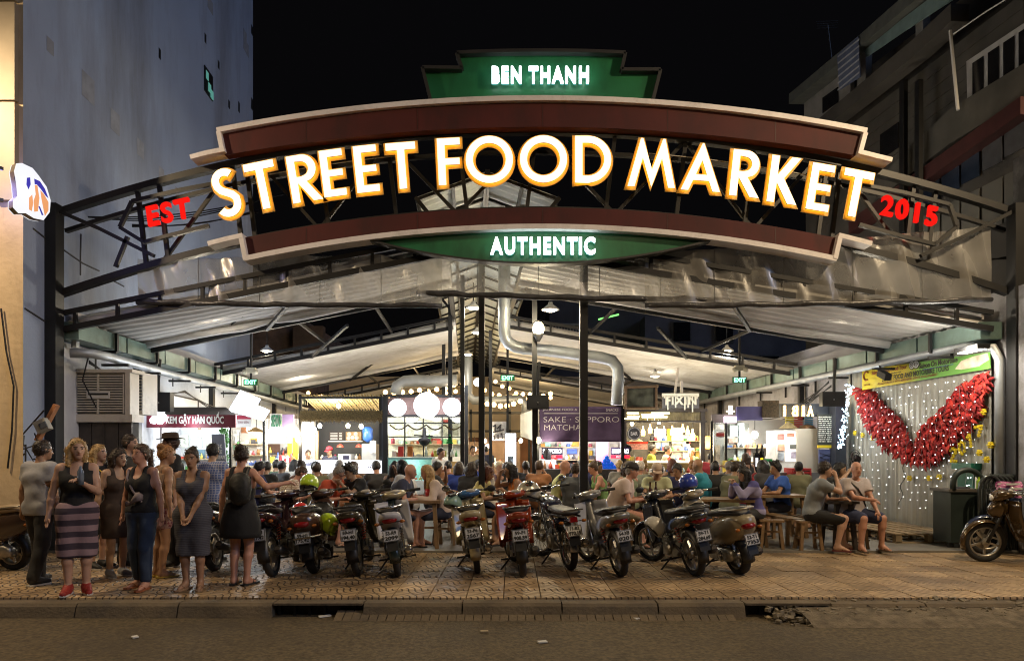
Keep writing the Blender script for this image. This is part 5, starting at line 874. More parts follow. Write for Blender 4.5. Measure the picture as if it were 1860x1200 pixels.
 for i, (x, c) in enumerate(((1375, 'white'), (1384, 'yellow'))):
  B = thing('beer_tap', ('black beer tower with a white label on the counter', 'black beer tower with a yellow label on the counter')[i], 'beer tap', P(x, 858, Y - .2), 'beer taps'); fl(MB(), x - 4, x + 3.5, 822, Y - .25, .1) if 0 else bxp(MB(), x - 4, x + 3.5, 822 - 3 * i, 858, Y - .25, .1).build('tower', mat('gloss_black', (.015, .015, .018), .2), B)
  bxp(MB(), x - 2, x + 2, 831, 847, Y - .262, .012).build('label', emi('tap_' + c, (.9, .9, 1) if c == 'white' else (1, .75, .02), 1.5, sample=False), B); MB().tube([P(x, 825, Y - .25), P(x, 815, Y - .35), P(x + 1, 808, Y - .35)], .018, 6).build('handle', M_dark, B)
 for i, (y0, c) in enumerate(((833, (.02, .3, .09)), (841, (.5, .6, .5)), (846, (.03, .33, .10)), (852, (.75, .5, .05)))): tag(bxp(MB(), 1390, 1403, y0, y0 + 5.5, Y - .2, .25).build('carton', mat('carton_%d' % i, c, .5), None), ('green carton, topmost of the stack by the beer taps', 'pale carton second in the stack by the beer taps', 'green carton third in the stack by the beer taps', 'orange carton at the bottom of the stack by the taps')[i], 'carton', 'cartons by the beer taps')
 CR = thing('plastic_crate', 'red plastic crate on the counter below the display fridge', 'crate', P(1455, 858, Y - .5)); 
 for k in range(3): bxp(MB(), 1438, 1474, 850 + k * 6, 854 + k * 6, Y - .55, .4).build('slat', mat('crate_red', (.45, .03, .03), .4), CR)
 for x in (1438, 1455, 1471): bxp(MB(), x, x + 3, 850, 868, Y - .56, .42).build('post', mat('crate_red'), CR)
 lamp(T, P(1365, 785, Y + .9), 24, (1, .96, .88), .15); bulb(T, P(1371, 789, Y + 1.3), .08, 16, (1, .96, .88), 22, .4); lamp(T, P(1420, 795, Y - .2), 20, (1, .95, .85), .2); lamp(T, P(1310, 780, Y + .7), 16, (1, .93, .85), .15)
 # little lit cross sign
 X = thing('lit_sign', 'small white lit cross-shaped sign above a pink-white lit label, right of the bar', 'sign', P(1328, 760, Y)); bxp(MB(), 1324, 1331, 736, 752, Y - .15, .05).build('post_letter', emi('cross_warm', (1, .9, .7), 1.5), X); bxp(MB(), 1320, 1335, 745, 748, Y - .158, .05).build('cross_bar', emi('cross_warm'), X); bxp(MB(), 1316, 1338, 756, 767, Y - .15, .05).build('label', emi('pinkish', (1, .8, .95), 4), X)
 # speakers
 for x0, x1, y0, y1, y, lab in ((267, 309, 712, 748, 13.5, 'black loudspeaker hanging above the ice cream kiosk'), (957, 997, 717, 743, 13.75, 'black loudspeaker on the middle lamp post'), (1494, 1536, 711, 738, 13.8, 'black loudspeaker hanging at the right above the chalk menu')):
  S = thing('loudspeaker', lab, 'loudspeaker', P((x0 + x1) / 2, y1, y), 'loudspeakers'); a, b = P(x0, y1, y), P(x1, y0, y); MB().loft([[V((x, yy, z)) for x, z in ((a.x, a.z), (b.x, a.z), (b.x, b.z), (a.x, b.z))] if k == 0 else [V((x, yy, z)) for x, z in ((a.x + .06, a.z + .02), (b.x - .06, a.z + .02), (b.x - .06, b.z), (a.x + .06, b.z))] for k, yy in ((0, y), (1, y + .28))]).build('cabinet', mat('speaker_black', (.016, .016, .018), .5, bump=.2, bs=80), S)
  bxp(MB(), x0 + 2, x1 - 2, y0 + 2, y1 - 2, y - .012, .01).build('grille', mat('speaker_grille', (.025, .025, .028), .7), S); MB().sph(P((x0 + x1) / 2, (y0 + y1) / 2 + 1, y - .02), .014, 8).build('badge', M_metal, S); MB().tube([P((x0 + x1) / 2, y0, y + .1), P((x0 + x1) / 2, y0 - 22, y + .1), P((x0 + x1) / 2 + 3, y0 - 60, y + .1)], .03, 6).build('bracket', M_dark, S)
 # back: warm string bulbs
 r = random.Random(6); rows = [((700, 705), (840, 690), 24, 9), ((705, 720), (845, 700), 27, 8), ((880, 705), (1000, 712), 25, 9), ((900, 690), (1000, 715), 28, 8), ((885, 725), (945, 720), 22, 5), ((560, 712), (690, 700), 29, 6)]
 for i, (a, b, y, n) in enumerate(rows):
  S = thing('string_lights', ('warm bulb string above the globe stall, upper', 'warm bulb string above the globe stall, lower', 'warm bulb string right of the ridge, lower', 'warm bulb string right of the ridge, upper', 'short warm bulb string deep between the middle posts', 'faint warm bulb string above the bamboo roof')[i], 'string lights', P(*a, y), 'warm bulb strings')
  pts = [P(a[0] + (b[0] - a[0]) * k / n, a[1] + (b[1] - a[1]) * k / n + 8 * math.sin(PI * k / n) + r.uniform(-3, 3), y) for k in range(n + 1)]; MB().tube(pts, .01, 4).build('wire', M_dark, S)
  for p in pts: MB().sph(p - V((0, 0, .1)), .085, 8).build('bulb', emi('string_warm', (1, .66, .28), 7, sample=False), S)
  lamp(S, pts[n // 2] + V((0, -.4, -.2)), 150, (1, .72, .36), .3)
 m = thing('mezzanine', 'dark steel gallery with warm shelves at the very back of the market', 'gallery', (0, 30, 0))
 for z in (2.4, 3.2): MB().bx(-4.5, 2.5, 29.8, 30, z, z + .1).build('rail', M_dark, m)
 for i in range(9): MB().bx(-4.4 + i * .85, -4.3 + i * .85, 29.8, 30, 0, 3.4).build('post', M_dark, m)
 MB().bx(-9, 7, 31, 31.1, 0, 2.2).build('partition', mat('red_brown', (.22, .10, .05), .7, var=.4, vs=1), m)

def more_wares():
 """second shelves of goods behind the counters"""
 for i, (x0, x1, py, Y, n, lab, hx) in enumerate(((298, 380, 833, 15.25, 9, 'on the white back shelf of the ice cream kiosk', 14), (422, 476, 826, 16.9, 8, 'on the lower back shelf under the lightboxes', 15), (422, 476, 806, 16.9, 7, 'on the upper back shelf under the lightboxes', 14), (487, 536, 826, 18.6, 8, 'on the dark shelf left of the bamboo stall', 15), (580, 656, 834, 18.7, 10, 'at the back of the bamboo stall', 12), (708, 838, 806, 17.8, 12, 'on the upper shelf behind the gridded window', 18), (984, 1078, 834, 16.6, 10, 'on the back shelf under the purple banner', 14), (985, 1075, 811, 16.7, 9, 'on the top shelf under the purple banner', 9), (1182, 1272, 800, 19.0, 12, 'on the upper back shelf of the bar', 15), (1182, 1272, 818, 19.0, 12, 'on the lower back shelf of the bar', 14), (1322, 1406, 838, 16.6, 10, 'on the lower steel shelf of the beer stall', 16), (1322, 1406, 812, 16.6, 9, 'on the upper steel shelf of the beer stall', 14))):
  T = thing('wall_shelf', 'thin shelf ' + lab.replace('on the', 'as the').replace('at the', 'at the'), 'shelf', P((x0 + x1) / 2, py, Y)); bxp(MB(), x0 - 2, x1 + 2, py, py + 1.5, Y - .02, .3).build('plank', mat('pale_wood', (.45, .33, .2), .6), T)
  stuff_row(x0, x1, py, Y + .04, n, lab, 'wares on the back shelves', 60 + i, 6, hx, .15)
# ================================================================ RIGHT-HAND WALL: wings, banner, bins; LEFT: cooler and junk
def WP(px, py, off=.0): return wallpt(px, py, XR, off)
WN = V((-1, -K_AX, 0)).normalized()
def inside(p, poly):
 c = False; n = len(poly)
 for i in range(n):
  a, b = poly[i], poly[(i + 1) % n]
  if (a[1] > p[1]) != (b[1] > p[1]) and p[0] < (b[0] - a[0]) * (p[1] - a[1]) / (b[1] - a[1]) + a[0]: c = not c
 return c
def right_wall():
 W = thing('corrugated_panel', 'pale corrugated metal wall panel behind the red wings', 'wall', MK(XR, 13, 0)); cm = mat('pale_corrugated', (.37, .36, .315), .45, .25, var=.10, vs=1.2, st=((.22, .21, .17), 1.2, .5, .3))
 y0, y1 = 10.95, 15.1; n = 104
 def fn(u, v): y = y0 + (y1 - y0) * u; return MK(XR - .03 - (.02 if int(u * n) % 4 < 2 else 0), y, .05 + 3.2 * v)
 MB().grid(fn, n, 1, thick=(.004, 0, 0)).build('sheet', cm, W)
 B = thing('banner', 'long yellow to green printed tour banner above the red wings', 'banner', WP(1680, 670)); o = .10
 def bq(pts, m, nm, d=o, th=.01):
  v = [WP(x, y, d) for x, y in pts]; k = len(v); n_ = WN * th; return MB().add(v + [p + n_ for p in v], [tuple(range(k)), tuple(range(k, 2 * k))[::-1]] + [(i, (i + 1) % k, (i + 1) % k + k, i + k) for i in range(k)]).build(nm, m, B)
 tl, tr, br_, bl_ = WP(1567, 672, o), WP(1799, 639, o), WP(1800, 670, o), WP(1567, 707, o); L_ = (tr - tl).length; ex = (WP(1799, 650, o) - WP(1567, 650 + 33, o)); ex.z = 0; ex.normalize(); H_ = .36; zc = (tl.z + bl_.z) / 2
 gm, t, bs, N, LK = _base('tour_banner'); tc = N('ShaderNodeTexCoord'); sx = N('ShaderNodeSeparateXYZ'); LK(tc.outputs['Object'], sx.inputs[0]); mr = N('ShaderNodeMapRange'); mr.inputs[1].default_value = 2.0; mr.inputs[2].default_value = -2.0; LK(sx.outputs[1], mr.inputs[0])
 rp = N('ShaderNodeValToRGB'); rp.color_ramp.elements[0].position = .40; rp.color_ramp.elements[0].color = (.72, .55, .02, 1); rp.color_ramp.elements[1].position = .52; rp.color_ramp.elements[1].color = (.20, .52, .09, 1); e = rp.color_ramp.elements.new(.85); e.color = (.15, .40, .07, 1); LK(mr.outputs[0], rp.inputs[0]); LK(rp.outputs[0], bs.inputs['Base Color']); bs.inputs['Roughness'].default_value = .4
 bq([(1567, 672), (1799, 639), (1800, 669), (1567, 708)], gm, 'sheet')
 def bt(s, f0, f1, z, h, m, bold=.0, d=.125):
  a, b = tl.lerp(tr, f0), tl.lerp(tr, f1); c = (a + b) / 2; k = (f0 + f1) / 2; c = V((c.x, c.y, 0)) + WN * .02; zt = tl.z + (tr.z - tl.z) * k; zb = bl_.z + (br_.z - bl_.z) * k; c.z = zt + (zb - zt) * z
  text(B, 'lettering', s, m, c, h, (b - a).length, ex=ex, bold=bold, depth=.003)
 ink, bro = mat('banner_black', (.03, .03, .02), .5), mat('banner_brown', (.28, .07, .02), .5)
 # along the wall the near end is right: fractions run from the far (left) end to the near (right) end
 bt('Saigon Street Food Tour', .10, .42, .22, .10, bro, .02); bt('www.saigonstreetfoodtour.com', .18, .37, .40, .035, ink); bt('STREET FOOD AND MOTORBIKE TOURS', .20, .74, .60, .10, ink, .015); bt('PLEASE CONTACT WITH BENTHANH STREET FOOD MARKET', .16, .66, .84, .045, bro)
 bt('Saigon On Motorbike', .52, .80, .24, .13, ink, .02); bt('www.saigononmotorbike.com', .55, .77, .43, .03, mat('banner_blue', (.05, .12, .4), .5)); bt('STREET FOOD', .02, .085, .80, .035, bro)
 for f in (.462, .497):
  c = tl.lerp(tr, f); c = V((c.x, c.y, tl.z - .10)) + WN * .016; M = MX.Translation(c) @ WN.to_track_quat('Z', 'Y').to_matrix().to_4x4()
  MB().lathe([(.001, 0), (.085, 0), (.085, .006), (.001, .006)], 18, M).build('owl_eye', ink, B); MB().lathe([(.001, .007), (.07, .007), (.07, .009), (.001, .009)], 18, M).build('owl_eye', M_white, B); MB().tube([M @ V((.04 * math.cos(a), .04 * math.sin(a), .011)) for a in [i * PI / 8 for i in range(16)]], .006, 4, closed=True).build('owl_ring', ink, B); MB().lathe([(.001, .011), (.015, .011)], 8, M).build('owl_pupil', ink, B)
 c = tl.lerp(tr, .045); c = V((c.x, c.y, tl.z - .14)) + WN * .016; M = MX.Translation(c) @ WN.to_track_quat('Z', 'Y').to_matrix().to_4x4(); MB().tube([M @ V((.09 * math.cos(a), .09 * math.sin(a), 0)) for a in [.7 + i * .3 for i in range(16)]], .018, 5).build('emblem', bro, B)
 ph = tl.lerp(tr, .88); MB().prism([(-.35, -.10), (-.2, -.13), (.2, -.12), (.42, -.04), (.38, .07), (.1, .06), (-.2, .02)], V((ph.x, ph.y, tl.z - .21)) + WN * .014, ex, UP, WN * .003).build('photo_print', mat('photo_print', (.62, .55, .42), .5, var=.5, vs=5), B)
 SL = thing('spot_lamp', 'black floodlight clamped to the pipe in front of the yellow end of the banner', 'lamp', WP(1605, 680, .5)); MB().box(WP(1606, 681, .5), (.12, .3, .12), MX.Rotation(.4, 3, 'X')).build('head', M_dark, SL); MB().tube([WP(1597, 660, .4), WP(1602, 680, .5)], .02, 5).build('bracket', M_dark, SL)
 FL = thing('flood_lamp', 'floodlight on the pipe lighting the panel between the red wings', 'lamp', WP(1760, 632, .5)); MB().box(WP(1765, 633, .55), (.2, .55, .07)).build('head', M_dark, FL); MB().box(WP(1765, 633, .55) - V((0, 0, .042)), (.15, .45, .01)).build('lens', emi('flood_lens', (1, .95, .8), 10), FL); lamp(FL, WP(1745, 640, .75), 75, (1, .93, .78), .1)
 # ---- red feather wings
 fm = [mat('feather_red_%d' % i, c, .7, var=.35, vs=14) for i, c in enumerate(((.42, .016, .014), (.28, .009, .010), (.50, .035, .02)))]
 lv = []
 for m in fm:
  q = MB(); pr = [(.006, 0, 0), (.022, .2, .02), (.028, .5, .04), (.015, .85, .015), (.001, 1, -.02)]; vs = []; L0 = .17
  for x, t_, h in pr: vs += [V((-x, t_ * L0, h * .6)), V((0, t_ * L0, h * 1.3)), V((x, t_ * L0, h * .6))]
  q.add(vs, [(i * 3 + j, i * 3 + j + 1, i * 3 + j + 4, i * 3 + j + 3) for i in range(4) for j in range(2)]); lv.append(q.mesh('feather', m, smooth=True))
 wings = ([(1556, 709), (1588, 713), (1610, 742), (1632, 760), (1649, 785), (1657, 812), (1660, 840), (1640, 832), (1607, 811), (1584, 780), (1566, 745)], [(1798, 676), (1790, 710), (1780, 744), (1761, 778), (1739, 803), (1711, 830), (1686, 846), (1664, 840), (1663, 808), (1671, 783), (1684, 765), (1702, 751), (1720, 736), (1733, 715), (1745, 698), (1770, 687)])
 for k, poly in enumerate(wings):
  T = thing('feather_wing', ('left wing of red feathers on the corrugated panel', 'right, larger wing of red feathers on the corrugated panel')[k], 'wing decoration', WP(1610 + 120 * k, 780, .08)); r = random.Random(40 + k); n = 0; bk = [WP(x, y, .05) for x, y in poly]; bc = sum(bk, V()) / len(bk)
  m2 = [((p - bc).dot(AXY), p.z - bc.z) for p in bk]; MB().prism([(a * .9, b * .9) for a, b in m2], bc, AXY, UP, WN * .01).build('backing', mat('wing_backing', (.14, .01, .012), .8), T)
  und = MB()
  while n < 950:
   x, y = r.uniform(1550, 1800), r.uniform(670, 855)
   if not inside((x, y), poly): continue
   # denser towards the far end is avoided by sampling in wall metres
   yw = WP(x, y).y
   if r.random() > (yw / 15.2) ** 2: continue
   p = WP(x, y, .08 + r.uniform(0, .06)) + UP * .05; o = link('feather', r.choice(lv), T) if n < 290 else None; ang = (math.radians(205) if k == 0 else math.radians(155)) + r.gauss(0, .6); d = (AXY * (-math.sin(ang)) + UP * math.cos(ang)); d = (d + WN * r.uniform(.05, .7)).normalized(); xx = d.cross(WN).normalized(); zz = xx.cross(d)
   mxf = MX.Translation(p - T.location) @ MX(((xx.x, d.x, zz.x, 0), (xx.y, d.y, zz.y, 0), (xx.z, d.z, zz.z, 0), (0, 0, 0, 1))) @ MX.Scale(r.uniform(.7, 1.25), 4); n += 1
   if o: o.matrix_local = mxf
   else: und.add([mxf @ v_.co + T.location - WN * .04 for v_ in lv[1].vertices], [tuple(f_.vertices) for f_ in lv[1].polygons])
  und.build('feather', fm[1], T, kind='stuff')
 # ---- curtain of tiny white lights
 r = random.Random(9); bm = emi('fairy_white', (.85, .93, 1), 6, sample=False); sp = MB().box((0, 0, 0), (.022, .022, .022))
 for i in range(17):
  x = 1556 + i * 13.2; T = thing('fairy_lights', 'strand of tiny white fairy lights on the corrugated panel, %s from the left' % ORD[i], 'fairy lights', WP(x, 715, .12), 'strands of the fairy light curtain'); y0_, y1_ = 712 - .14 * (x - 1567) + (4 if x > 1567 else 10), 922 if r.random() < .6 else r.uniform(850, 910); n = int((y1_ - y0_) / 13.5); wire = [WP(x + 3 * math.sin(k * .7), y0_ + (y1_ - y0_) * k / n, .17) for k in range(n + 1)]
  MB().tube(wire, .003, 3).build('wire', mat('thin_wire', (.3, .3, .3), .5), T); b = MB()
  for p in wire: b.sph(p + WN * r.uniform(.0, .03) + AXY * r.uniform(-.09, .09), r.uniform(.004, .0125), 6)
  b.build('bulb', bm, T, kind='stuff')
 T = thing('fairy_lights', 'dense blue-white fairy light bundle hung on the dark column', 'fairy lights', P(1532, 760, 14.4)); b = MB(); w_ = [P(1541 - 14 * k / 24 + 3 * math.sin(k), 700 + 110 * k / 24, 14.4) for k in range(25)]; MB().tube(w_, .006, 4).build('wire', M_dark, T)
 for i in range(150): k = r.random(); b.sph(P(1543 - 16 * k + r.gauss(0, 3.2), 698 + 116 * k, 14.4 - r.uniform(0, .2)), r.uniform(.008, .016), 6)
 b.build('bulb', emi('fairy_blue', (.62, .85, 1), 8, sample=False), T, kind='stuff'); lamp(T, P(1533, 760, 14), 14, (.7, .88, 1), .3); lamp(None, WP(1640, 860, .6), 9, (.85, .93, 1), .5).parent = T; T.children[-1].location = WP(1640, 860, .6) - T.location
 # ---- yellow flowers: 2017 and loose blossoms
 ym = mat('flower_yellow', (.80, .60, .02), .6, var=.3, vs=20); 
 def blossom(T, p, s=.062):
  m = MB(); q = WN.to_track_quat('Z', 'Y').to_matrix().to_4x4()
  for k in range(6): a = k * PI / 3; m.sph(p + (q @ V((s * .7 * math.cos(a), s * .7 * math.sin(a), 0))), s * .6, 6, (1, 1, .6))
  m.sph(p + WN * s * .4, s * .5, 6); return m.build('blossom', ym, T)
 dg = {'2': [(-5, -14), (0, -17), (5, -14), (5, -8), (2, -2), (-1, 4), (-4, 9), (1, 10), (6, 10)], '0': [(0, -15), (5, -11), (7, -4), (6, 4), (1, 10), (-4, 7), (-6, 0), (-5, -9)], '1': [(-4, -8), (-1, -13), (0, -8), (2, -2), (3, 4), (4, 10)], '7': [(-6, -12), (0, -13), (6, -14), (5, -8), (3, -2), (1, 5)]}
 for ch, cx_, cy_ in (('2', 1731, 829), ('0', 1747, 815), ('1', 1761, 801), ('7', 1777, 786)):
  T = thing('flower_digit', 'digit %s made of yellow flowers, on the panel under the right wing' % {'2': 'two', '0': 'nought', '1': 'one', '7': 'seven'}[ch], 'flower decoration', WP(cx_, cy_, .12), 'yellow flower year')
  for dx, dy in dg[ch]: blossom(T, WP(cx_ + dx * .85, cy_ + dy * .85, .14), .032)
 for i, (x, y, lab) in enumerate(((1567, 790, 'under the tip of the left wing'), (1585, 795, 'just right of the first one'), (1553, 786, 'at the far left edge of the panel'), (1652, 868, 'below the meeting point of the wings'), (1688, 868, 'low down, left of a second pair'), (1706, 866, 'low down, rightmost of the low ones'), (1786, 748, 'at the near edge beside the right wing'), (1799, 808, 'right of the flower year, near the pipe'), (1779, 822, 'just below the digit seven'), (1792, 834, 'lowest at the near edge over the green lid'))): T = thing('flower', 'single yellow blossom ' + lab, 'flower', WP(x, y, .12), 'loose yellow blossoms'); blossom(T, WP(x, y, .13), .055)
 # ---- pallets under the wings
 pw = mat('pallet_wood', (.26, .19, .11), .8, var=.35, vs=6, st=((.08, .06, .04), 3, .5))
 for k in range(4):
  y = 11.3 + k * 1.02; T = thing('pallet', ('wooden pallet nearest the street under the red wings', 'second wooden pallet from the street under the wings', 'third wooden pallet from the street under the wings', 'wooden pallet farthest back under the wings')[k], 'pallet', MK(XR - .75, y + .5, .035), 'pallets along the wall')
  for j in range(6): a = MK(XR - 1.3 + j * .215, y, .185); MB().bar(a, a + AXY * .98, .16, .022).build('plank', pw, T)
  for j in range(3):
   for i in range(3): MB().box(MK(XR - 1.3 + i * .53, y + .06 + j * .43, .105), (.1, .1, .13)).build('block', pw, T)
   MB().bar(MK(XR - 1.36, y + .06 + j * .43, .045), MK(XR - .2, y + .06 + j * .43, .045), .1, .02).build('skid', pw, T)
 # ---- standing fan, bin, hoop rack
 F = thing('wall_fan', 'black cage fan beside the left end of the corrugated panel', 'fan', P(1551, 832, 13.5)); c = P(1551, 832, 13.5); cg = MB(); M = MX.Translation(c) @ MX.Rotation(PI / 2, 4, 'X') @ MX.Rotation(.5, 4, 'Y')
 for rr in (.07, .12, .17): cg.tube([M @ V((rr * math.cos(a), rr * math.sin(a), .06 - rr * .2)) for a in [i * PI / 9 for i in range(18)]], .006, 4, closed=True)
 for k in range(8): a = k * PI / 4; cg.tube([M @ V((0, 0, .07)), M @ V((.17 * math.cos(a), .17 * math.sin(a), .02))], .004, 3)
 cg.build('cage', M_dark, F)
 for k in range(3): a = k * 2.1; MB().add([M @ V((.02, 0, 0)), M @ V((.14 * math.cos(a), .14 * math.sin(a), .02)), M @ V((.14 * math.cos(a + .8), .14 * math.sin(a + .8), -.02))], [(0, 1, 2)]).build('blade', mat('fan_grey', (.3, .3, .32), .4), F)
 MB().sph(c + V((.1, .1, -.02)), .09, 10).tube([c + V((.1, .12, 0)), c + V((.12, .15, -.3)), c + V((.12, .15, -1.4))], .02, 6).build('stand', M_dark, F)
 gb = thing('planter_box', 'tall dark green box with a hooped handle at the right edge of the pavement', 'planter', P(1757, 985, 10.75)); y = 10.75; dg_ = mat('box_black_green', (.022, .032, .030), .45, var=.2)
 bxp(MB(), 1727, 1787, 893, 985, y, .45).build('body', dg_, gb); bxp(MB(), 1724, 1790, 888, 893, y - .03, .5).build('top', mat('box_top', (.09, .08, .07), .6), gb); MB().tube([P(1731, 890, y)] + [P(1757 - 26 * math.cos(a), 876 - 23 * math.sin(a), y) for a in [i * PI / 12 for i in range(13)]] + [P(1783, 890, y)], .045, 9).build('handle', dg_, gb, smooth=True)
 for x in (1733, 1778): MB().lathe([(.05, 0), (.05, .07)], 8, MX.Translation(V((P(x, 985, y).x, y + .1, .04)))).build('foot', M_dark, gb)
 tag(bxp(MB(), 1741, 1762, 884, 889, y + .1, .2).build('cap', mat('grey_cap', (.08, .08, .1), .7), None), 'dark folded cap lying on top of the hooped green box', 'cap'); tag(MB().lathe([(.035, 0), (.035, .14), (.015, .17), (.015, .2)], 10, MX.Translation(P(1778, 889, y - .02))).build('spray_bottle', mat('lime_bottle', (.35, .55, .03), .3), None), 'yellow-green bottle standing on the hooped green box', 'bottle')
 pn = thing('notice_board', 'white printed notice leaning behind the yellow-green bottle', 'sign', P(1785, 890, y + .15)); v = [P(1772, 866, y + .2), P(1802, 866, y + .2), P(1794, 890, y + .15), P(1772, 890, y + .15)]; MB().add(v + [p + V((0, .015, 0)) for p in v], [(3, 2, 1, 0), (4, 5, 6, 7), (0, 1, 5, 4), (1, 2, 6, 5), (2, 3, 7, 6), (3, 0, 4, 7)]).build('board', M_white, pn)
 for k in range(4): bxp(MB(), 1775, 1797 - k * 2, 870 + k * 4.5, 871.5 + k * 4.5, y + .15, .01).build('line', mat('notice_ink', (.2, .2, .2), .6), pn)
 gl = thing('wheelie_bin', 'green plastic bin with flat lid behind the hoop rack', 'bin', P(1790, 900, 11.3)); fl(MB(), 1768, 1814, 852, 11.2, .4).build('body', mat('bin_green', (.01, .10, .06), .4), gl); bxp(MB(), 1764, 1817, 841, 852, 11.15, .5).build('lid', mat('bin_lid', (.012, .12, .075), .35), gl)
 hr = thing('hoop_rack', 'row of thick dark steel hoops forming a bicycle rack at the right edge', 'rack', P(1830, 1000, 10.4)); y = 10.5
 for k in range(10): x = P(1782 + k * 9.5, 880, y).x + .14; MB().tube([V((x - .16, y + k * .015, .05)), V((x - .16, y + k * .015, .98))] + [V((x - .16 * math.cos(a), y + k * .015, .98 + .2 * math.sin(a))) for a in [i * PI / 8 for i in range(9)]] + [V((x + .16, y + k * .015, .05))], .032, 8).build('hoop', mat('hoop_steel', (.07, .08, .08), .25, .5), hr, smooth=True)
 ps = thing('poster_board', 'crumpled pink and white poster tied to the hoop rack', 'poster', P(1832, 890, 10.3)); MB().grid(lambda u, v: P(1810 + 46 * u, 874 + 30 * v, 10.25) + V((0, .03 * math.sin(9 * u + 7 * v), 0)), 16, 8, thick=(0, .004, 0)).build('sheet', mat('pink_print', (.42, .10, .28), .35, var=.3, vs=4), ps)
 for k in range(3): MB().grid(lambda u, v: P(1812 + 42 * u, 877 + k * 8 + 3.5 * v, 10.235) + V((0, .03 * math.sin(9 * u + 7 * (k * .3)), 0)), 12, 1, thick=(0, -.004, 0)).build('print_line', M_white, ps)

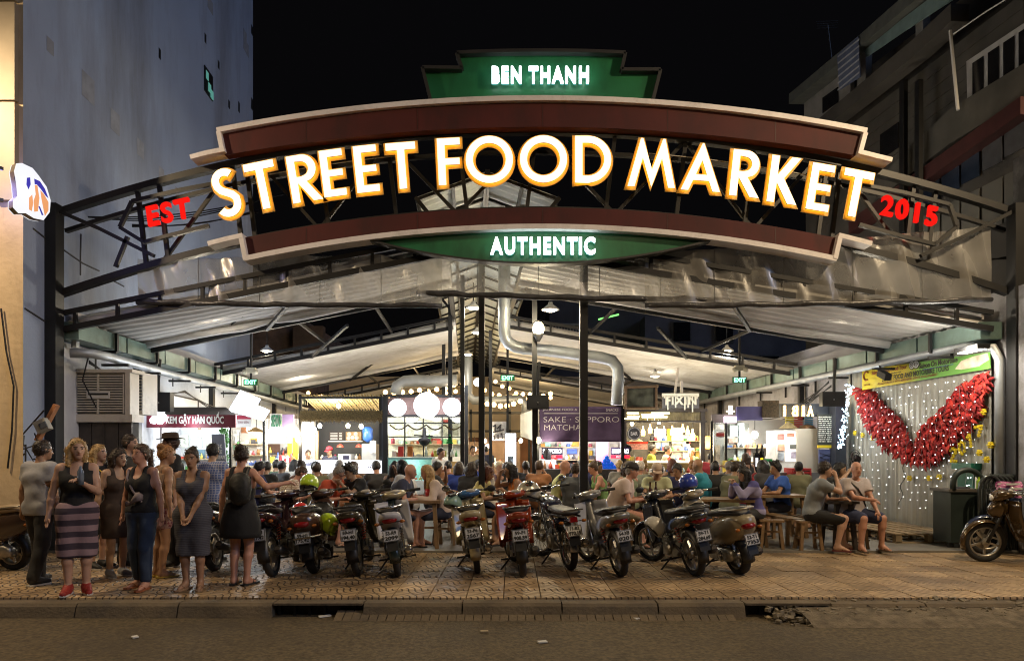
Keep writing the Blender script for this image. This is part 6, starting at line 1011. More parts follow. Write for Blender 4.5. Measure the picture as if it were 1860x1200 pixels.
def left_junk():
 A = thing('air_cooler', 'large beige evaporative air cooler with louvres beside the left post', 'air cooler', P(180, 770, 11.3)); bg_ = mat('beige_plastic', (.60, .55, .47), .5, var=.08, vs=2, st=((.15, .13, .11), 2, .5)); y = 11.3
 bxp(MB(), 113, 236, 673, 752, y + .02, .28).build('body', bg_, A); dk = mat('louvre_dark', (.035, .035, .035), .6); bxp(MB(), 128, 226, 680, 750, y + .005, .014).build('recess', dk, A)
 for k in range(15): bxp(MB(), 130, 224, 681 + k * 4.6, 683.2 + k * 4.6, y - .03, .035).build('slat', bg_, A)
 for x in (127, 177, 224): bxp(MB(), x - 1.2, x + 1.2, 679, 751, y - .036, .04).build('rib', bg_, A)
 bxp(MB(), 114, 240, 670, 676, y - .04, .38).build('lid', bg_, A); bxp(MB(), 112, 240, 752, 766, y - .03, .36).build('tray', bg_, A); bxp(MB(), 157, 199, 711, 723, y - .045, .012).build('badge', mat('badge_white', (.6, .58, .55), .5), A); bxp(MB(), 160, 196, 713.5, 717, y - .05, .006).build('badge_print', M_dark, A)
 bxp(MB(), 227, 236, 676, 752, y - .035, .05).build('corner', bg_, A)
 B = thing('air_cooler', 'second beige air cooler half hidden behind the large one', 'air cooler', P(250, 770, 12)); bxp(MB(), 236, 259, 676, 752, 12.0, .5).build('body', bg_, B)
 for k in range(12): bxp(MB(), 248, 257, 680 + k * 5.6, 683 + k * 5.6, 11.97, .03).build('slat', dk, B)
 C = thing('timber_cabinet', 'dark timber plank cabinet under the large air cooler', 'cabinet', P(180, 1000, 11.3)); dw = mat('black_timber', (.055, .046, .040), .7, var=.45, vs=4, bump=.4, bs=20)
 for k in range(5): fl(MB(), 118 + k * 24.4, 141 + k * 24.4, 767 + RN.uniform(0, 2), 11.34, .05).build('plank', dw, C)
 fl(MB(), 118, 239, 768, 11.4, .22).build('body', mat('cabinet_inside', (.03, .027, .025), .8), C)
 W = thing('utility_mast', 'leaning orange timber batten with a meter box among tangled cables, far left', 'mast', P(70, 1000, 9.6)); wd = mat('orange_timber', (.36, .15, .06), .6, var=.3, vs=8); y = 9.6
 MB().bar(P(68, 800, y), P(103, 735, y), .085, .05).build('batten', wd, W); MB().bar(P(10, 880, y), P(36, 802, y), .07, .05).build('batten', wd, W); MB().bar(P(14, 995, y), P(40, 790, y + .05), .05).build('batten', M_dark, W)
 MB().box(P(78, 773, y - .08), (.17, .1, .17), MX.Rotation(-.45, 3, 'Y')).build('meter_box', mat('meter_grey', (.33, .32, .28), .5), W); MB().box(P(78, 772, y - .14), (.1, .02, .08), MX.Rotation(-.45, 3, 'Y')).build('meter_face', mat('meter_face', (.08, .09, .11), .2), W); MB().box(P(18, 832, y - .06), (.08, .06, .17), MX.Rotation(-.3, 3, 'Y')).build('junction_box', mat('meter_grey'), W)
 r = random.Random(12)
 for i in range(26): a = P(r.uniform(0, 90), r.uniform(780, 900), y - r.uniform(0, .2)); b = P(r.uniform(0, 100), r.uniform(800, 960), y - r.uniform(0, .2)); m = (a + b) / 2 + V((r.uniform(-.25, .25), 0, r.uniform(-.2, .15))); MB().tube([a, a.lerp(m, .6), m, b.lerp(m, .5), b], r.uniform(.006, .014), 5).build('cable', M_dark, W)
 for i, (q, lab) in enumerate(((((0, 770), (40, 790), (80, 745)), 'slack black cable looping at the far left'), (((160, 650), (150, 690), (175, 740)), 'thin cable hanging down the front of the air cooler'))): tag(MB().tube([P(a, b, 11.2 if i else 9.5) for a, b in q], .012, 5).build('cable', M_dark, None), lab, 'cable')
 for i, (a, b, s, lab) in enumerate(((MK(XL + .3, 11.2, 3.0), MK(XL + .3, 15, 2.85), .25, 'cable bundle sagging under the left pipe near the air cooler'), (MK(XL + .3, 15, 2.85), MK(XL + .3, 20, 2.8), .3, 'cable bundle sagging under the left pipe above the kiosk'), (MK(XR - .3, 15.3, 3.0), MK(XR - .3, 19.5, 2.8), .35, 'cable sagging along the right wall above the beer stall'), (MK(XR - .3, 15.4, 3.1), MK(XR - .3, 20.5, 2.7), .5, 'long cable swag on the stained right wall'), (P(420, 590, 13), P(570, 430, 11), .2, 'thin guy wire from the left truss to the arch'), (P(105, 392, 11.6), P(520, 352, 12.5), .25, 'sagging wires crossing behind the red EST letters'), (P(240, 412, 12), P(470, 385, 12), .1, 'short wires low behind the red EST letters'), (P(1600, 405, 12), P(1830, 470, 11.4), .3, 'sagging wires behind the red year on the right'))):
  T = thing('cable_run', lab, 'cable', a)
  for k in range(3): MB().tube([a.lerp(b, t / 10) + V((0, 0, -s * (.7 + .25 * k) * math.sin(PI * t / 10) + .02 * k)) for t in range(11)], .011, 5).build('cable', M_dark, T)
 pb = thing('framed_notice', 'framed white notice on the left wall behind the loudspeaker', 'notice', wallpt(335, 730, XL, -.03)); v = [wallpt(x, y, XL, -.04) for x, y in ((312, 717), (358, 727), (358, 746), (312, 742))]; n = V((.02, 0, 0)); MB().add(v + [p + n for p in v], [(0, 1, 2, 3), (7, 6, 5, 4), (0, 4, 5, 1), (1, 5, 6, 2), (2, 6, 7, 3), (3, 7, 4, 0)]).build('board', M_white, pb)
 for i in range(4): MB().bar(v[i] + n, v[(i + 1) % 4] + n, .03).build('frame', M_dark, pb)
# ================================================================ MOTORBIKES
M_tyre = mat('tyre_rubber', (.018, .018, .018), .8, var=.2, vs=20)
M_chrome = mat('chrome', (.48, .46, .42), .16, .95, var=.05)
M_alu = mat('cast_aluminium', (.40, .38, .34), .38, .8, var=.15, vs=8)
M_blackp = mat('black_plastic', (.018, .018, .018), .42, var=.2, vs=10)
M_seat = mat('black_vinyl', (.022, .020, .019), .5, var=.2, vs=14, bump=.1, bs=40)
M_tail = mat('tail_lens', (.20, .008, .010), .12); M_amber = mat('amber_lens', (.40, .13, .02), .2)
M_plate = mat('plate_white', (.62, .63, .65), .45, var=.04); M_ink = mat('plate_ink', (.015, .015, .015), .5)
def paint(n, c=None, r=.22, m=.0): return mat('paint_' + n, c, r, m, var=.06, vs=5, coat=.6)
def ring_(y, z, hw, hh, n=12, p=2.6, x=0.):
 o = []
 for k in range(n):
  a = 2 * PI * k / n; c, s = math.cos(a), math.sin(a); o.append(V((x + hw * math.copysign(abs(c) ** (2 / p), c), y, z + hh * math.copysign(abs(s) ** (2 / p), s))))
 return o
def body(T, nm, m, rs, **k): return MB().loft([ring_(*r) for r in rs]).build(nm, m, T, smooth=True)
def wheel(T, nm, y, R, w, spokes, rimm, steer=None, hub=.05):
 t = MB(); S = steer or MX(); n = 26; prof = [(R - .075, -w * .7), (R - .03, -w), (R - .008, -w * .75), (R, -w * .3), (R, w * .3), (R - .008, w * .75), (R - .03, w), (R - .075, w * .7)]
 A = MX.Translation((0, y, R)) @ MX.Rotation(PI / 2, 4, 'Y'); A = S @ A
 t.loft([[A @ V((r * math.cos(2 * PI * i / n), r * math.sin(2 * PI * i / n), z)) for r, z in prof] for i in range(n)], closed=True); W = t.build(nm, M_tyre, T, smooth=True)
 r = MB(); pr = [(R - .072, -w * .72), (R - .095, -w * .6), (R - .095, w * .6), (R - .072, w * .72)]; r.loft([[A @ V((q * math.cos(2 * PI * i / n), q * math.sin(2 * PI * i / n), z)) for q, z in pr] for i in range(n)], closed=True); r.build('rim', rimm, W, smooth=True)
 h = MB().lathe([(.02, -w * 1.3), (hub, -w), (hub, w), (.02, w * 1.3)], 12, A); h.build('hub', M_alu, W)
 s = MB(); k = 20 if spokes == 'wire' else 5
 for i in range(k):
  a = 2 * PI * i / k; p = A @ V((hub * .8 * math.cos(a + (.5 if spokes == 'wire' and i % 2 else 0)), hub * .8 * math.sin(a + (.5 if spokes == 'wire' and i % 2 else 0)), w * .7 * (1 if i % 2 else -1) if spokes == 'wire' else 0)); q = A @ V(((R - .09) * math.cos(a), (R - .09) * math.sin(a), 0))
  s.tube([p, q], .004 if spokes == 'wire' else .018, 4)
 s.build('spokes', M_chrome if spokes == 'wire' else rimm, W); 
 D = MB().lathe([(hub, w * .75), (hub + .055, w * .8), (hub + .055, w * .88), (hub, w * .93)], 14, A).build('brake_disc', M_alu, W); return W
def arcfender(T, nm, m, y, z, R, w, a0, a1, S=None, n=9):
 S = S or MX(); return MB().grid(lambda u, v: S @ V((w * (2 * u - 1), y + (R - .03 * (2 * u - 1) ** 2) * math.cos(a0 + (a1 - a0) * v), z + (R - .03 * (2 * u - 1) ** 2) * math.sin(a0 + (a1 - a0) * v))), 4, n, thick=(0, 0, -.006)).build(nm, m, T, smooth=True)
def plate(T, y, z, tilt, s1, s2, x=0.):
 P_ = MX.Translation((x, y, z)) @ MX.Rotation(tilt, 4, 'X'); q = MB().box((0, 0, 0), (.19, .008, .14)); q.v = [tuple(P_ @ V(p)) for p in q.v]; o = q.build('number_plate', M_plate, T)
 fr = MB()
 for a, b, c, d in ((0, .065, .18, .005), (0, -.065, .18, .005), (.09, 0, .005, .135), (-.09, 0, .005, .135)): fr.box((a, -.006, b), (c, .004, d))
 fr.v = [tuple(P_ @ V(p)) for p in fr.v]; fr.build('plate_border', M_ink, o); ex = P_.to_3x3() @ V((1, 0, 0)); ey = P_.to_3x3() @ V((0, 0, 1))
 text(o, 'lettering', s1, M_ink, P_ @ V((0, -.0065, .030)), .044, .125, ex=ex, ey=ey, bold=.03); text(o, 'lettering', s2, M_ink, P_ @ V((0, -.0065, -.030)), .048, .155, ex=ex, ey=ey, bold=.035)
 return o
def bike(kind, label, x, y, yaw, lean, col, plt, acc=None, steer=.35, mir=(), shield=None, seatc=None):
 """local frame: rear contact at the origin, +Y forward; then yawed, leaned on its stand and set down"""
 T = thing('motorbike', label, 'motorbike', (0, 0, 0), 'motorbikes parked in a row')
 C = col; A_ = acc or M_blackp; sc_ = kind in ('scooter', 'vespa'); R = {'underbone': .285, 'cub': .285, 'scooter': .24, 'vespa': .235, 'classic': .31}[kind]; w = {'underbone': .042, 'cub': .036, 'scooter': .058, 'vespa': .052, 'classic': .043}[kind]; wb = {'classic': 1.27, 'vespa': 1.24}.get(kind, 1.23)
 Sx = MX.Translation((0, wb - .12, 0)) @ MX.Rotation(steer, 4, 'Z') @ MX.Translation((0, -(wb - .12), 0)); wire = 'wire' if kind in ('cub', 'classic') else 'cast'
 wheel(T, 'rear_wheel', 0, R, w * 1.08, wire, M_chrome if wire == 'wire' else M_alu, hub=.065); wheel(T, 'front_wheel', wb, R, w, wire, M_chrome if wire == 'wire' else M_alu, Sx)
 hd = .93 if not sc_ else .9; bz = .955 if kind != 'classic' else 1.0; yh = wb - .24
 fk = MB()
 for s in (-1, 1): fk.tube([Sx @ V((s * (w + .03), wb, R)), Sx @ V((s * (w + .03), wb - .16, .62)), Sx @ V((s * .06, yh, .84))], .022, 7)
 fk.build('fork', M_chrome if kind in ('classic', 'cub') else M_blackp, T, smooth=True); arcfender(T, 'front_fender', C if kind != 'classic' else M_chrome, wb, R, R + .035, w + .025, -.35, 2.35, Sx)
 hb = MB().tube([Sx @ V(p) for p in ((-.33, yh - .12, bz + .03), (-.16, yh - .03, bz + .03), (0, yh, bz - .02), (.16, yh - .03, bz + .03), (.33, yh - .12, bz + .03))], .014, 7); H = hb.build('handlebar', M_chrome, T, smooth=True)
 for s in (-1, 1):
  MB().tube([Sx @ V((s * .22, yh - .06, bz + .03)), Sx @ V((s * .35, yh - .13, bz + .03))], .021, 8).build('grip', M_blackp, H); MB().tube([Sx @ V((s * .2, yh + .0, bz + .04)), Sx @ V((s * .33, yh - .06, bz + .02))], .008, 5).build('brake_lever', M_alu, H)
  if s not in mir: continue
  m = MB().tube([Sx @ V((s * .19, yh - .03, bz + .03)), Sx @ V((s * .24, yh + .02, bz + .08)), Sx @ V((s * .30, yh - .01, bz + .11))], .008, 5); mm = m.build('mirror_stalk', M_blackp, T); c = Sx @ V((s * .33, yh - .01, bz + .13)); MB().sph(c, .062, 10, (1, .25, .75)).build('mirror', M_chrome if kind in ('cub', 'classic') else M_blackp, mm, smooth=True)
 if kind == 'classic':
  MB().sph(Sx @ V((0, yh + .13, bz - .12)), .095, 14, (1, .8, 1)).build('headlamp', M_chrome, T, smooth=True)
  for s in (-1, 1): MB().lathe([(.03, 0), (.045, .03), (.045, .05)], 10, MX.Translation(Sx @ V((s * .05, yh - .01, bz + .0)))).build('instrument', M_blackp, T)
 else:
  N_ = MB().loft([[Sx @ p for p in ring_(*r)] for r in ((yh - .10, bz + .005, .10, .03), (yh - .04, bz + .01, .17, .055), (yh + .06, bz - .01, .16, .07), (yh + .14, bz - .04, .10, .065), (yh + .17, bz - .05, .05, .04))]).build('headlamp_cowl', A_ if kind == 'cub' else C, T, smooth=True)
  MB().sph(Sx @ V((0, yh - .085, bz + .045)), .055, 12, (1.25, .5, .55)).build('instrument', mat('dial_glass', (.45, .42, .36), .12), N_, smooth=True); MB().sph(Sx @ V((0, yh + .16, bz - .045)), .055, 10, (1.2, .5, .8)).build('headlamp', mat('lamp_glass', (.6, .6, .58), .1), N_, smooth=True)
 for s in (-1, 1): MB().tube([Sx @ V((s * .2, yh + .0, bz + .04)), Sx @ V((s * .14, yh + .16, bz + .05)), Sx @ V((s * .05, yh + .13, bz - .12)), Sx @ V((s * (w + .05), wb - .1, .5)), Sx @ V((s * (w + .05), wb - .02, R + .04))], .006, 5).build('brake_cable', M_blackp, T)
 # engine, swing arm, stand, exhaust
 e = MB().box((.0, .50 if not sc_ else .22, R + .02), (.24 if not sc_ else .2, .30, .20), tp=.85).lathe([(.075, 0), (.085, .02), (.085, .10), (.06, .14)], 12, MX.Translation((0, .58, R + .06)) @ MX.Rotation(-1.2, 4, 'X')); E_ = e.build('engine', M_alu, T)
 if sc_: MB().loft([ring_(yy, zz, hw, hh, x=-.10) for yy, zz, hw, hh in ((-.08, R + .02, .05, .06), (.0, R + .03, .065, .09), (.25, R + .02, .07, .10), (.46, R, .05, .08))]).build('drive_case', M_alu, T, smooth=True); MB().sph((-.15, .14, R + .01), .085, 12, (.35, 1, 1)).build('drive_cover', M_chrome, E_, smooth=True)
 else:
  for s in (-1, 1): MB().lathe([(.001, 0), (.09, 0), (.08, .03), (.001, .04)], 14, MX.Translation((s * .12, .47, R + .02)) @ MX.Rotation(s * PI / 2, 4, 'Y')).build('engine_cover', M_alu, E_)
  for k in range(4): MB().lathe([(.07, 0), (.095, 0), (.095, .008), (.07, .008)], 12, MX.Translation((0, .60 + k * .026, R + .075 + k * .01)) @ MX.Rotation(-1.2, 4, 'X')).build('cooling_fin', M_alu, E_)
 sw = MB()
 for s in (-1, 1): sw.bar((s * (w + .045), 0, R), (s * .07, .42, R + .08), .022, .04)
 sw.build('swing_arm', M_blackp, T)
 for s in (-1, 1):
  a, b = V((s * (w + .07), .02, R + .05)), V((s * .115, .14 if not sc_ else .08, .66 if not sc_ else .55)); k = MB().tube([a, b], .014, 6).build('shock_absorber', M_chrome, T); MB().tube([a.lerp(b, .3 + .6 * t / 40) + V((.024 * math.cos(t * .95), .024 * math.sin(t * .95), 0)) for t in range(41)], .005, 4).build('spring', M_chrome if kind != 'underbone' else mat('spring_red', (.4, .05, .03), .3), k)
 ex_ = MB().tube([(.08, .62, R - .02), (.11, .50, R - .10), (.15, .30, R - .08), (.16, .12, R - .02)], .022, 8); X_ = ex_.build('exhaust_pipe', M_chrome, T, smooth=True); MB().tube([(.16, .16, R - .04), (.165, .1, R - .02), (.17, -.22, R + .06), (.17, -.26, R + .07)], [.03, .052, .058, .04], 12).build('muffler', M_chrome if kind in ('cub', 'classic') else M_blackp, X_, smooth=True)
 MB().lathe([(.001, 0), (.034, 0)], 10, MX.Translation((.17, -.262, R + .07)) @ MX.Rotation(PI / 2, 4, 'X')).build('muffler_end', M_alu, X_)
 MB().tube([(-.10, .42, R - .08), (-.26, .50, .022), (-.29, .50, .022)], .012, 6).build('side_stand', M_blackp, T); MB().bar((-.24, .46, R - .12), (.24, .46, R - .12), .022).build('foot_pegs', M_blackp, T)
 # bodies
 if kind in ('underbone', 'cub'):
  sz = .80
  body(T, 'tail_body', C if kind == 'underbone' else (shield or C), [(-.38, .80, .06, .025), (-.32, .785, .125, .055), (-.16, .74, .145, .09), (.05, .69, .14, .11), (.28, .62, .12, .13), (.50, .55, .09, .11), (.62, .50, .05, .06)])
  body(T, 'seat', seatc or M_seat, [(-.29, .845, .11, .022), (-.2, .86, .15, .04), (.05, .83, .145, .045), (.25, .795, .125, .045), (.45, .78, .105, .04), (.55, .775, .06, .02)])
  body(T, 'main_tube', C, [(.55, .50, .045, .07), (.72, .44, .055, .075), (.88, .56, .05, .09), (yh, .80, .05, .1), (yh + .04, .90, .045, .04)])
  sh = shield or C
  for s in (-1, 1): MB().grid(lambda u, v: V((s * (.05 + .19 * u * (1 - .25 * (v - .5) ** 2)), .80 + .16 * v - .10 * u + .05 * math.sin(PI * v), .30 + .58 * v)), 6, 8, thick=(0, .02, 0)).build('leg_shield', sh, T, smooth=True)
  body(T, 'front_cowl', C, [(yh - .02, .80, .10, .10), (yh + .08, .76, .12, .14), (yh + .16, .74, .08, .10), (yh + .20, .73, .04, .05)])
  g = MB().tube([(-.14, .0, .85), (-.165, -.24, .89), (-.12, -.40, .895), (.12, -.40, .895), (.165, -.24, .89), (.14, .0, .85)], .013, 6); g.build('grab_rail', M_chrome if kind == 'cub' else M_blackp, T, smooth=True)
  arcfender(T, 'rear_fender', M_blackp if kind == 'underbone' else C, .02, R, R + .06, w + .03, 1.2, 3.35); tz = .735; ty = -.335; py_, pz = -.385, .56
 elif sc_:
  bulge = 1.15 if kind == 'vespa' else 1.0
  body(T, 'tail_body', C, [(-.38, .70, .05, .06), (-.33, .68, .13 * bulge, .12), (-.2, .64, .18 * bulge, .17), (.0, .58, .19 * bulge, .20), (.22, .52, .18 * bulge, .20), (.42, .46, .15, .17), (.52, .42, .11, .12)])
  body(T, 'seat', seatc or M_seat, [(-.30, .80, .09, .03), (-.2, .825, .14, .05), (.1, .80, .145, .055), (.35, .765, .14, .05), (.48, .74, .09, .03)])
  MB().box((0, .66, .27), (.30, .42, .06), tp=.95).build('floorboard', A_, T)
  body(T, 'leg_shield', C, [(.84, .30, .17, .05), (.90, .40, .20, .12), (.96, .60, .215, .28), (1.0, .66, .20, .27), (1.06, .68, .13, .22), (1.10, .70, .06, .14)])
  body(T, 'inner_panel', A_, [(.80, .56, .12, .20), (.86, .58, .19, .26), (.9, .6, .2, .26)])
  g = MB().tube([(-.14, .05, .83), (-.15, -.2, .86), (-.09, -.37, .88), (.09, -.37, .88), (.15, -.2, .86), (.14, .05, .83)], .014, 6); g.build('grab_rail', M_chrome if kind == 'vespa' else M_alu, T, smooth=True)
  arcfender(T, 'rear_fender', M_blackp, .0, R, R + .05, w + .025, 1.6, 3.3); tz, ty = .66, -.385; py_, pz = -.40, .50
  if kind == 'vespa': MB().tube([(-.2, -.30, .50), (-.1, -.41, .50), (.1, -.41, .50), (.2, -.30, .50)], .012, 6).build('bumper_bar', M_chrome, T)
 else:
  body(T, 'fuel_tank', C, [(.42, .78, .08, .05), (.50, .80, .13, .09), (.72, .83, .145, .10), (.92, .86, .10, .085), (yh + .02, .87, .05, .05)])
  body(T, 'seat', seatc or M_seat, [(-.34, .78, .10, .025), (-.28, .785, .135, .04), (.1, .78, .14, .045), (.44, .79, .11, .04)])
  fr = MB()
  for s in (-1, 1): fr.tube([(s * .1, -.33, .73), (s * .11, .1, .73), (s * .09, .5, .70), (s * .06, yh, .84)], .016, 6).tube([(s * .08, .36, .70), (s * .09, .40, .34), (s * .07, .70, .27), (s * .05, yh, .78)], .015, 6)
  fr.build('frame', M_blackp, T, smooth=True); body(T, 'side_cover', C, [(.12, .58, .10, .09), (.2, .58, .125, .10), (.36, .58, .12, .09), (.42, .58, .09, .05)])
  arcfender(T, 'rear_fender', M_chrome, .0, R, R + .04, w + .03, .9, 3.2); tz, ty = .70, -.36; py_, pz = -.38, .56; MB().tube([(-.11, -.1, .80), (-.12, -.4, .82), (.12, -.4, .82), (.11, -.1, .80)], .01, 6).build('grab_rail', M_chrome, T)
 if kind == 'classic': MB().box((0, ty, tz), (.1, .07, .06), tp=.9).build('tail_lamp', M_tail, T)
 else: MB().loft([ring_(*r) for r in ((ty - .025, tz + .0, .035, .02), (ty, tz, .085, .036), (ty + .05, tz + .01, .10, .04))]).build('tail_lamp', M_tail, T, smooth=True)
 for s in (-1, 1):
  MB().sph((s * .15, ty + .03, tz - .03), .027, 8, (1.3, 1, .8)).build('indicator', M_amber, T, smooth=True); MB().tube([(s * .04, ty + .06, tz - .03), (s * .14, ty + .04, tz - .03)], .008, 4).build('indicator_arm', M_blackp, T)
 MB().box((0, py_ + .025, pz - .11), (.13, .012, .16), MX.Rotation(-.25, 3, 'X')).build('mud_flap', M_blackp, T); plate(T, py_, pz, -.22, *plt)
 T.rotation_euler = (0, lean, yaw); T.location = (x, y, 0); T.rotation_mode = 'XYZ'
 T.matrix_world = MX.Translation((x, y, 0)) @ MX.Rotation(yaw, 4, 'Z') @ MX.Rotation(lean, 4, 'Y')
 return T
def helmet_mesh(c, s, m, T, visor=None, full=False):
 """open-face helmet: a thick shell cut at the front, peak and padding"""
 A = MX.Translation(c) @ MX.Rotation(s[0], 4, 'Z') @ MX.Rotation(s[1], 4, 'X'); r = .135
 n = 14; rg = []
 for i in range(9):
  a = PI * .02 + (PI * .63) * i / 8; rg.append([A @ V((r * .92 * math.sin(a) * math.cos(2 * PI * k / n), r * 1.08 * math.sin(a) * math.sin(2 * PI * k / n), r * math.cos(a))) for k in range(n)])
 o = MB().loft(rg).build('shell', m, T, smooth=True); MB().lathe([(.118, 0), (.128, .012), (.118, .024)], 16, A @ MX.Translation((0, 0, -.065))).build('edge', M_blackp, T)
 MB().loft([[A @ V((x, -.10 - .03 * k, -.005 - .012 * k)) for x in (-.09 + .02 * k, -.05, 0, .05, .09 - .02 * k)] + [A @ V((x, -.10 - .03 * k, -.014 - .012 * k)) for x in (.09 - .02 * k, .05, 0, -.05, -.09 + .02 * k)] for k in range(3)]).build('peak', visor or m, T)
 return o
def helmet(label, T0, local, s, m):
 """a helmet hanging on or lying on a bike: a thing of its own at its world place"""
 p = T0.matrix_world @ V(local); h = thing('helmet', label, 'helmet', p, 'helmets on the motorbikes'); helmet_mesh(p, s, m, h); return h
def bikes():
 mk = lambda px, py: (((px - CX) / F_PX) * GY(py), GY(py)); bl = paint('black', (.016, .016, .018)); d = math.radians
 b = bike('scooter', 'dark brown scooter with tan trim cut by the left edge, behind the waiting people', -6.55, 9.0, d(82), d(-5), paint('dark_brown', (.05, .03, .02)), ('59-C1', '20417'), seatc=mat('tan_seat', (.36, .27, .16), .5))
 b = bike('underbone', 'black underbone motorbike half hidden behind the woman in the grey dress', *mk(392, 1036), d(4), d(-7), bl, ('59-V1', '385.65'))
 b = bike('underbone', 'black and red underbone motorbike with plate 59-L1, beside the woman in black', *mk(497, 1046), d(3), d(-8), paint('black_red', (.03, .012, .012)), ('59-L1', '617.42'), mir=(1,), acc=paint('deep_red', (.22, .015, .012)))
 helmet('glossy red helmet hanging between the black-red underbone and the brown retro scooter', b, (.36, .30, .72), (.5, .5), paint('red', (.55, .015, .012)))
 b = bike('vespa', 'brown retro scooter with chrome rail and plate 59-H1 175.42', *mk(572, 1040), d(5), d(-8), paint('brown', (.07, .035, .022)), ('59-H1', '175.42'), shield=None)
 helmet('lime green helmet with black mark on the handlebar of the brown retro scooter', b, (-.10, .92, 1.13), (2.8, .35), paint('lime', (.42, .60, .03))); helmet('lime green helmet on the right flank of the brown retro scooter', b, (.25, .0, .60), (1.3, .9), paint('lime'))
 b = bike('underbone', 'black and gold sporty underbone motorbike with plate 59-H1 194.40', *mk(652, 1045), d(4), d(-7), paint('black_gold', (.035, .028, .016)), ('59-H1', '194.40'), mir=(1,), acc=paint('gold', (.32, .22, .08), .3, .5))
 b = bike('cub', 'slim motorbike with pale grey leg shields and plate 53-R9, left of the gap', *mk(724, 1046), d(8), d(-8), paint('dark_green', (.02, .03, .028)), ('53-R9', '2099'), acc=paint('champagne', (.42, .36, .22), .3, .4), shield=mat('shield_white', (.40, .40, .44), .4, var=.05))
 b = bike('cub', 'vintage cream motorbike with blue handlebar cowl and plate 53-P6', *mk(868, 1040), d(5), d(-8), paint('cream', (.38, .32, .19)), ('53-P6', '2567'), mir=(-1,), acc=paint('blue', (.03, .10, .24)), shield=paint('cream'))
 helmet('pale sea-green helmet on the front left of the vintage cream motorbike', b, (-.20, .95, .86), (2.5, .4), paint('seagreen', (.22, .34, .28))); 
 b = bike('underbone', 'orange-red underbone motorbike with plate 59-F1', *mk(950, 1046), d(3), d(-6), paint('orange_red', (.26, .035, .008)), ('59-F1', '908.59'), mir=(-1,), acc=paint('black_o', (.03, .016, .014)))
 b = bike('classic', 'old brown wire-wheeled motorcycle with orange indicators and plate 71-B2', *mk(1036, 1034), d(12), d(-6), paint('navy', (.02, .022, .045)), ('71-B2', '970.15'), mir=(-1, 1), steer=.5)
 h = helmet('large silver and cream helmet hung on the front of the wire-wheeled motorcycle', b, (-.22, 1.02, .98), (2.4, .3), paint('silver_cream', (.50, .46, .36), .25, .3)); h.scale = (1.35,) * 3
 b = bike('underbone', 'silver-white underbone motorbike with plate 54-X8', *mk(1128, 1046), d(10), d(-9), paint('silver', (.24, .23, .205), .3, .4), ('54-X8', '0201'), shield=paint('white_silver', (.38, .38, .39)))
 b = bike('underbone', 'black motorbike with pale rail and plate 59-T1, white helmet on its flank', *mk(1264, 1045), d(11), d(-9), paint('black_silver', (.025, .025, .026)), ('59-T1', '284.69'), mir=(-1,), steer=.45, acc=paint('silver'))
 helmet('white helmet hanging on the left flank of the black motorbike with plate 59-T1', b, (-.27, .45, .62), (1.6, .8), mat('helmet_white', (.5, .49, .46), .3, var=.04))
 b = bike('scooter', 'big beige scooter with silver grab rail and plate 52-T1', *mk(1344, 1042), d(13), d(-9), paint('beige', (.30, .25, .165)), ('52-T1', '7353'), steer=.3)
 helmet('blue helmet sitting on the handlebar of the big beige scooter', b, (-.02, 1.0, 1.13), (2.2, -.1), paint('helmet_blue', (.035, .06, .34)))
 b = bike('underbone', 'gold-bronze scooter seen from the side at the right edge', 7.85, 9.3, d(72), d(-4), paint('bronze', (.085, .052, .02), .22, .4), ('59-N1', '418.20'), steer=.2); b['label'] = 'gold-bronze scooter seen from the side at the right edge of the pavement'
 b = bike('underbone', 'dark blue scooter behind the gold-bronze one at the right edge', 8.35, 9.95, d(70), d(-4), paint('dark_blue', (.02, .03, .07)), ('59-K1', '305.11'), steer=.1)
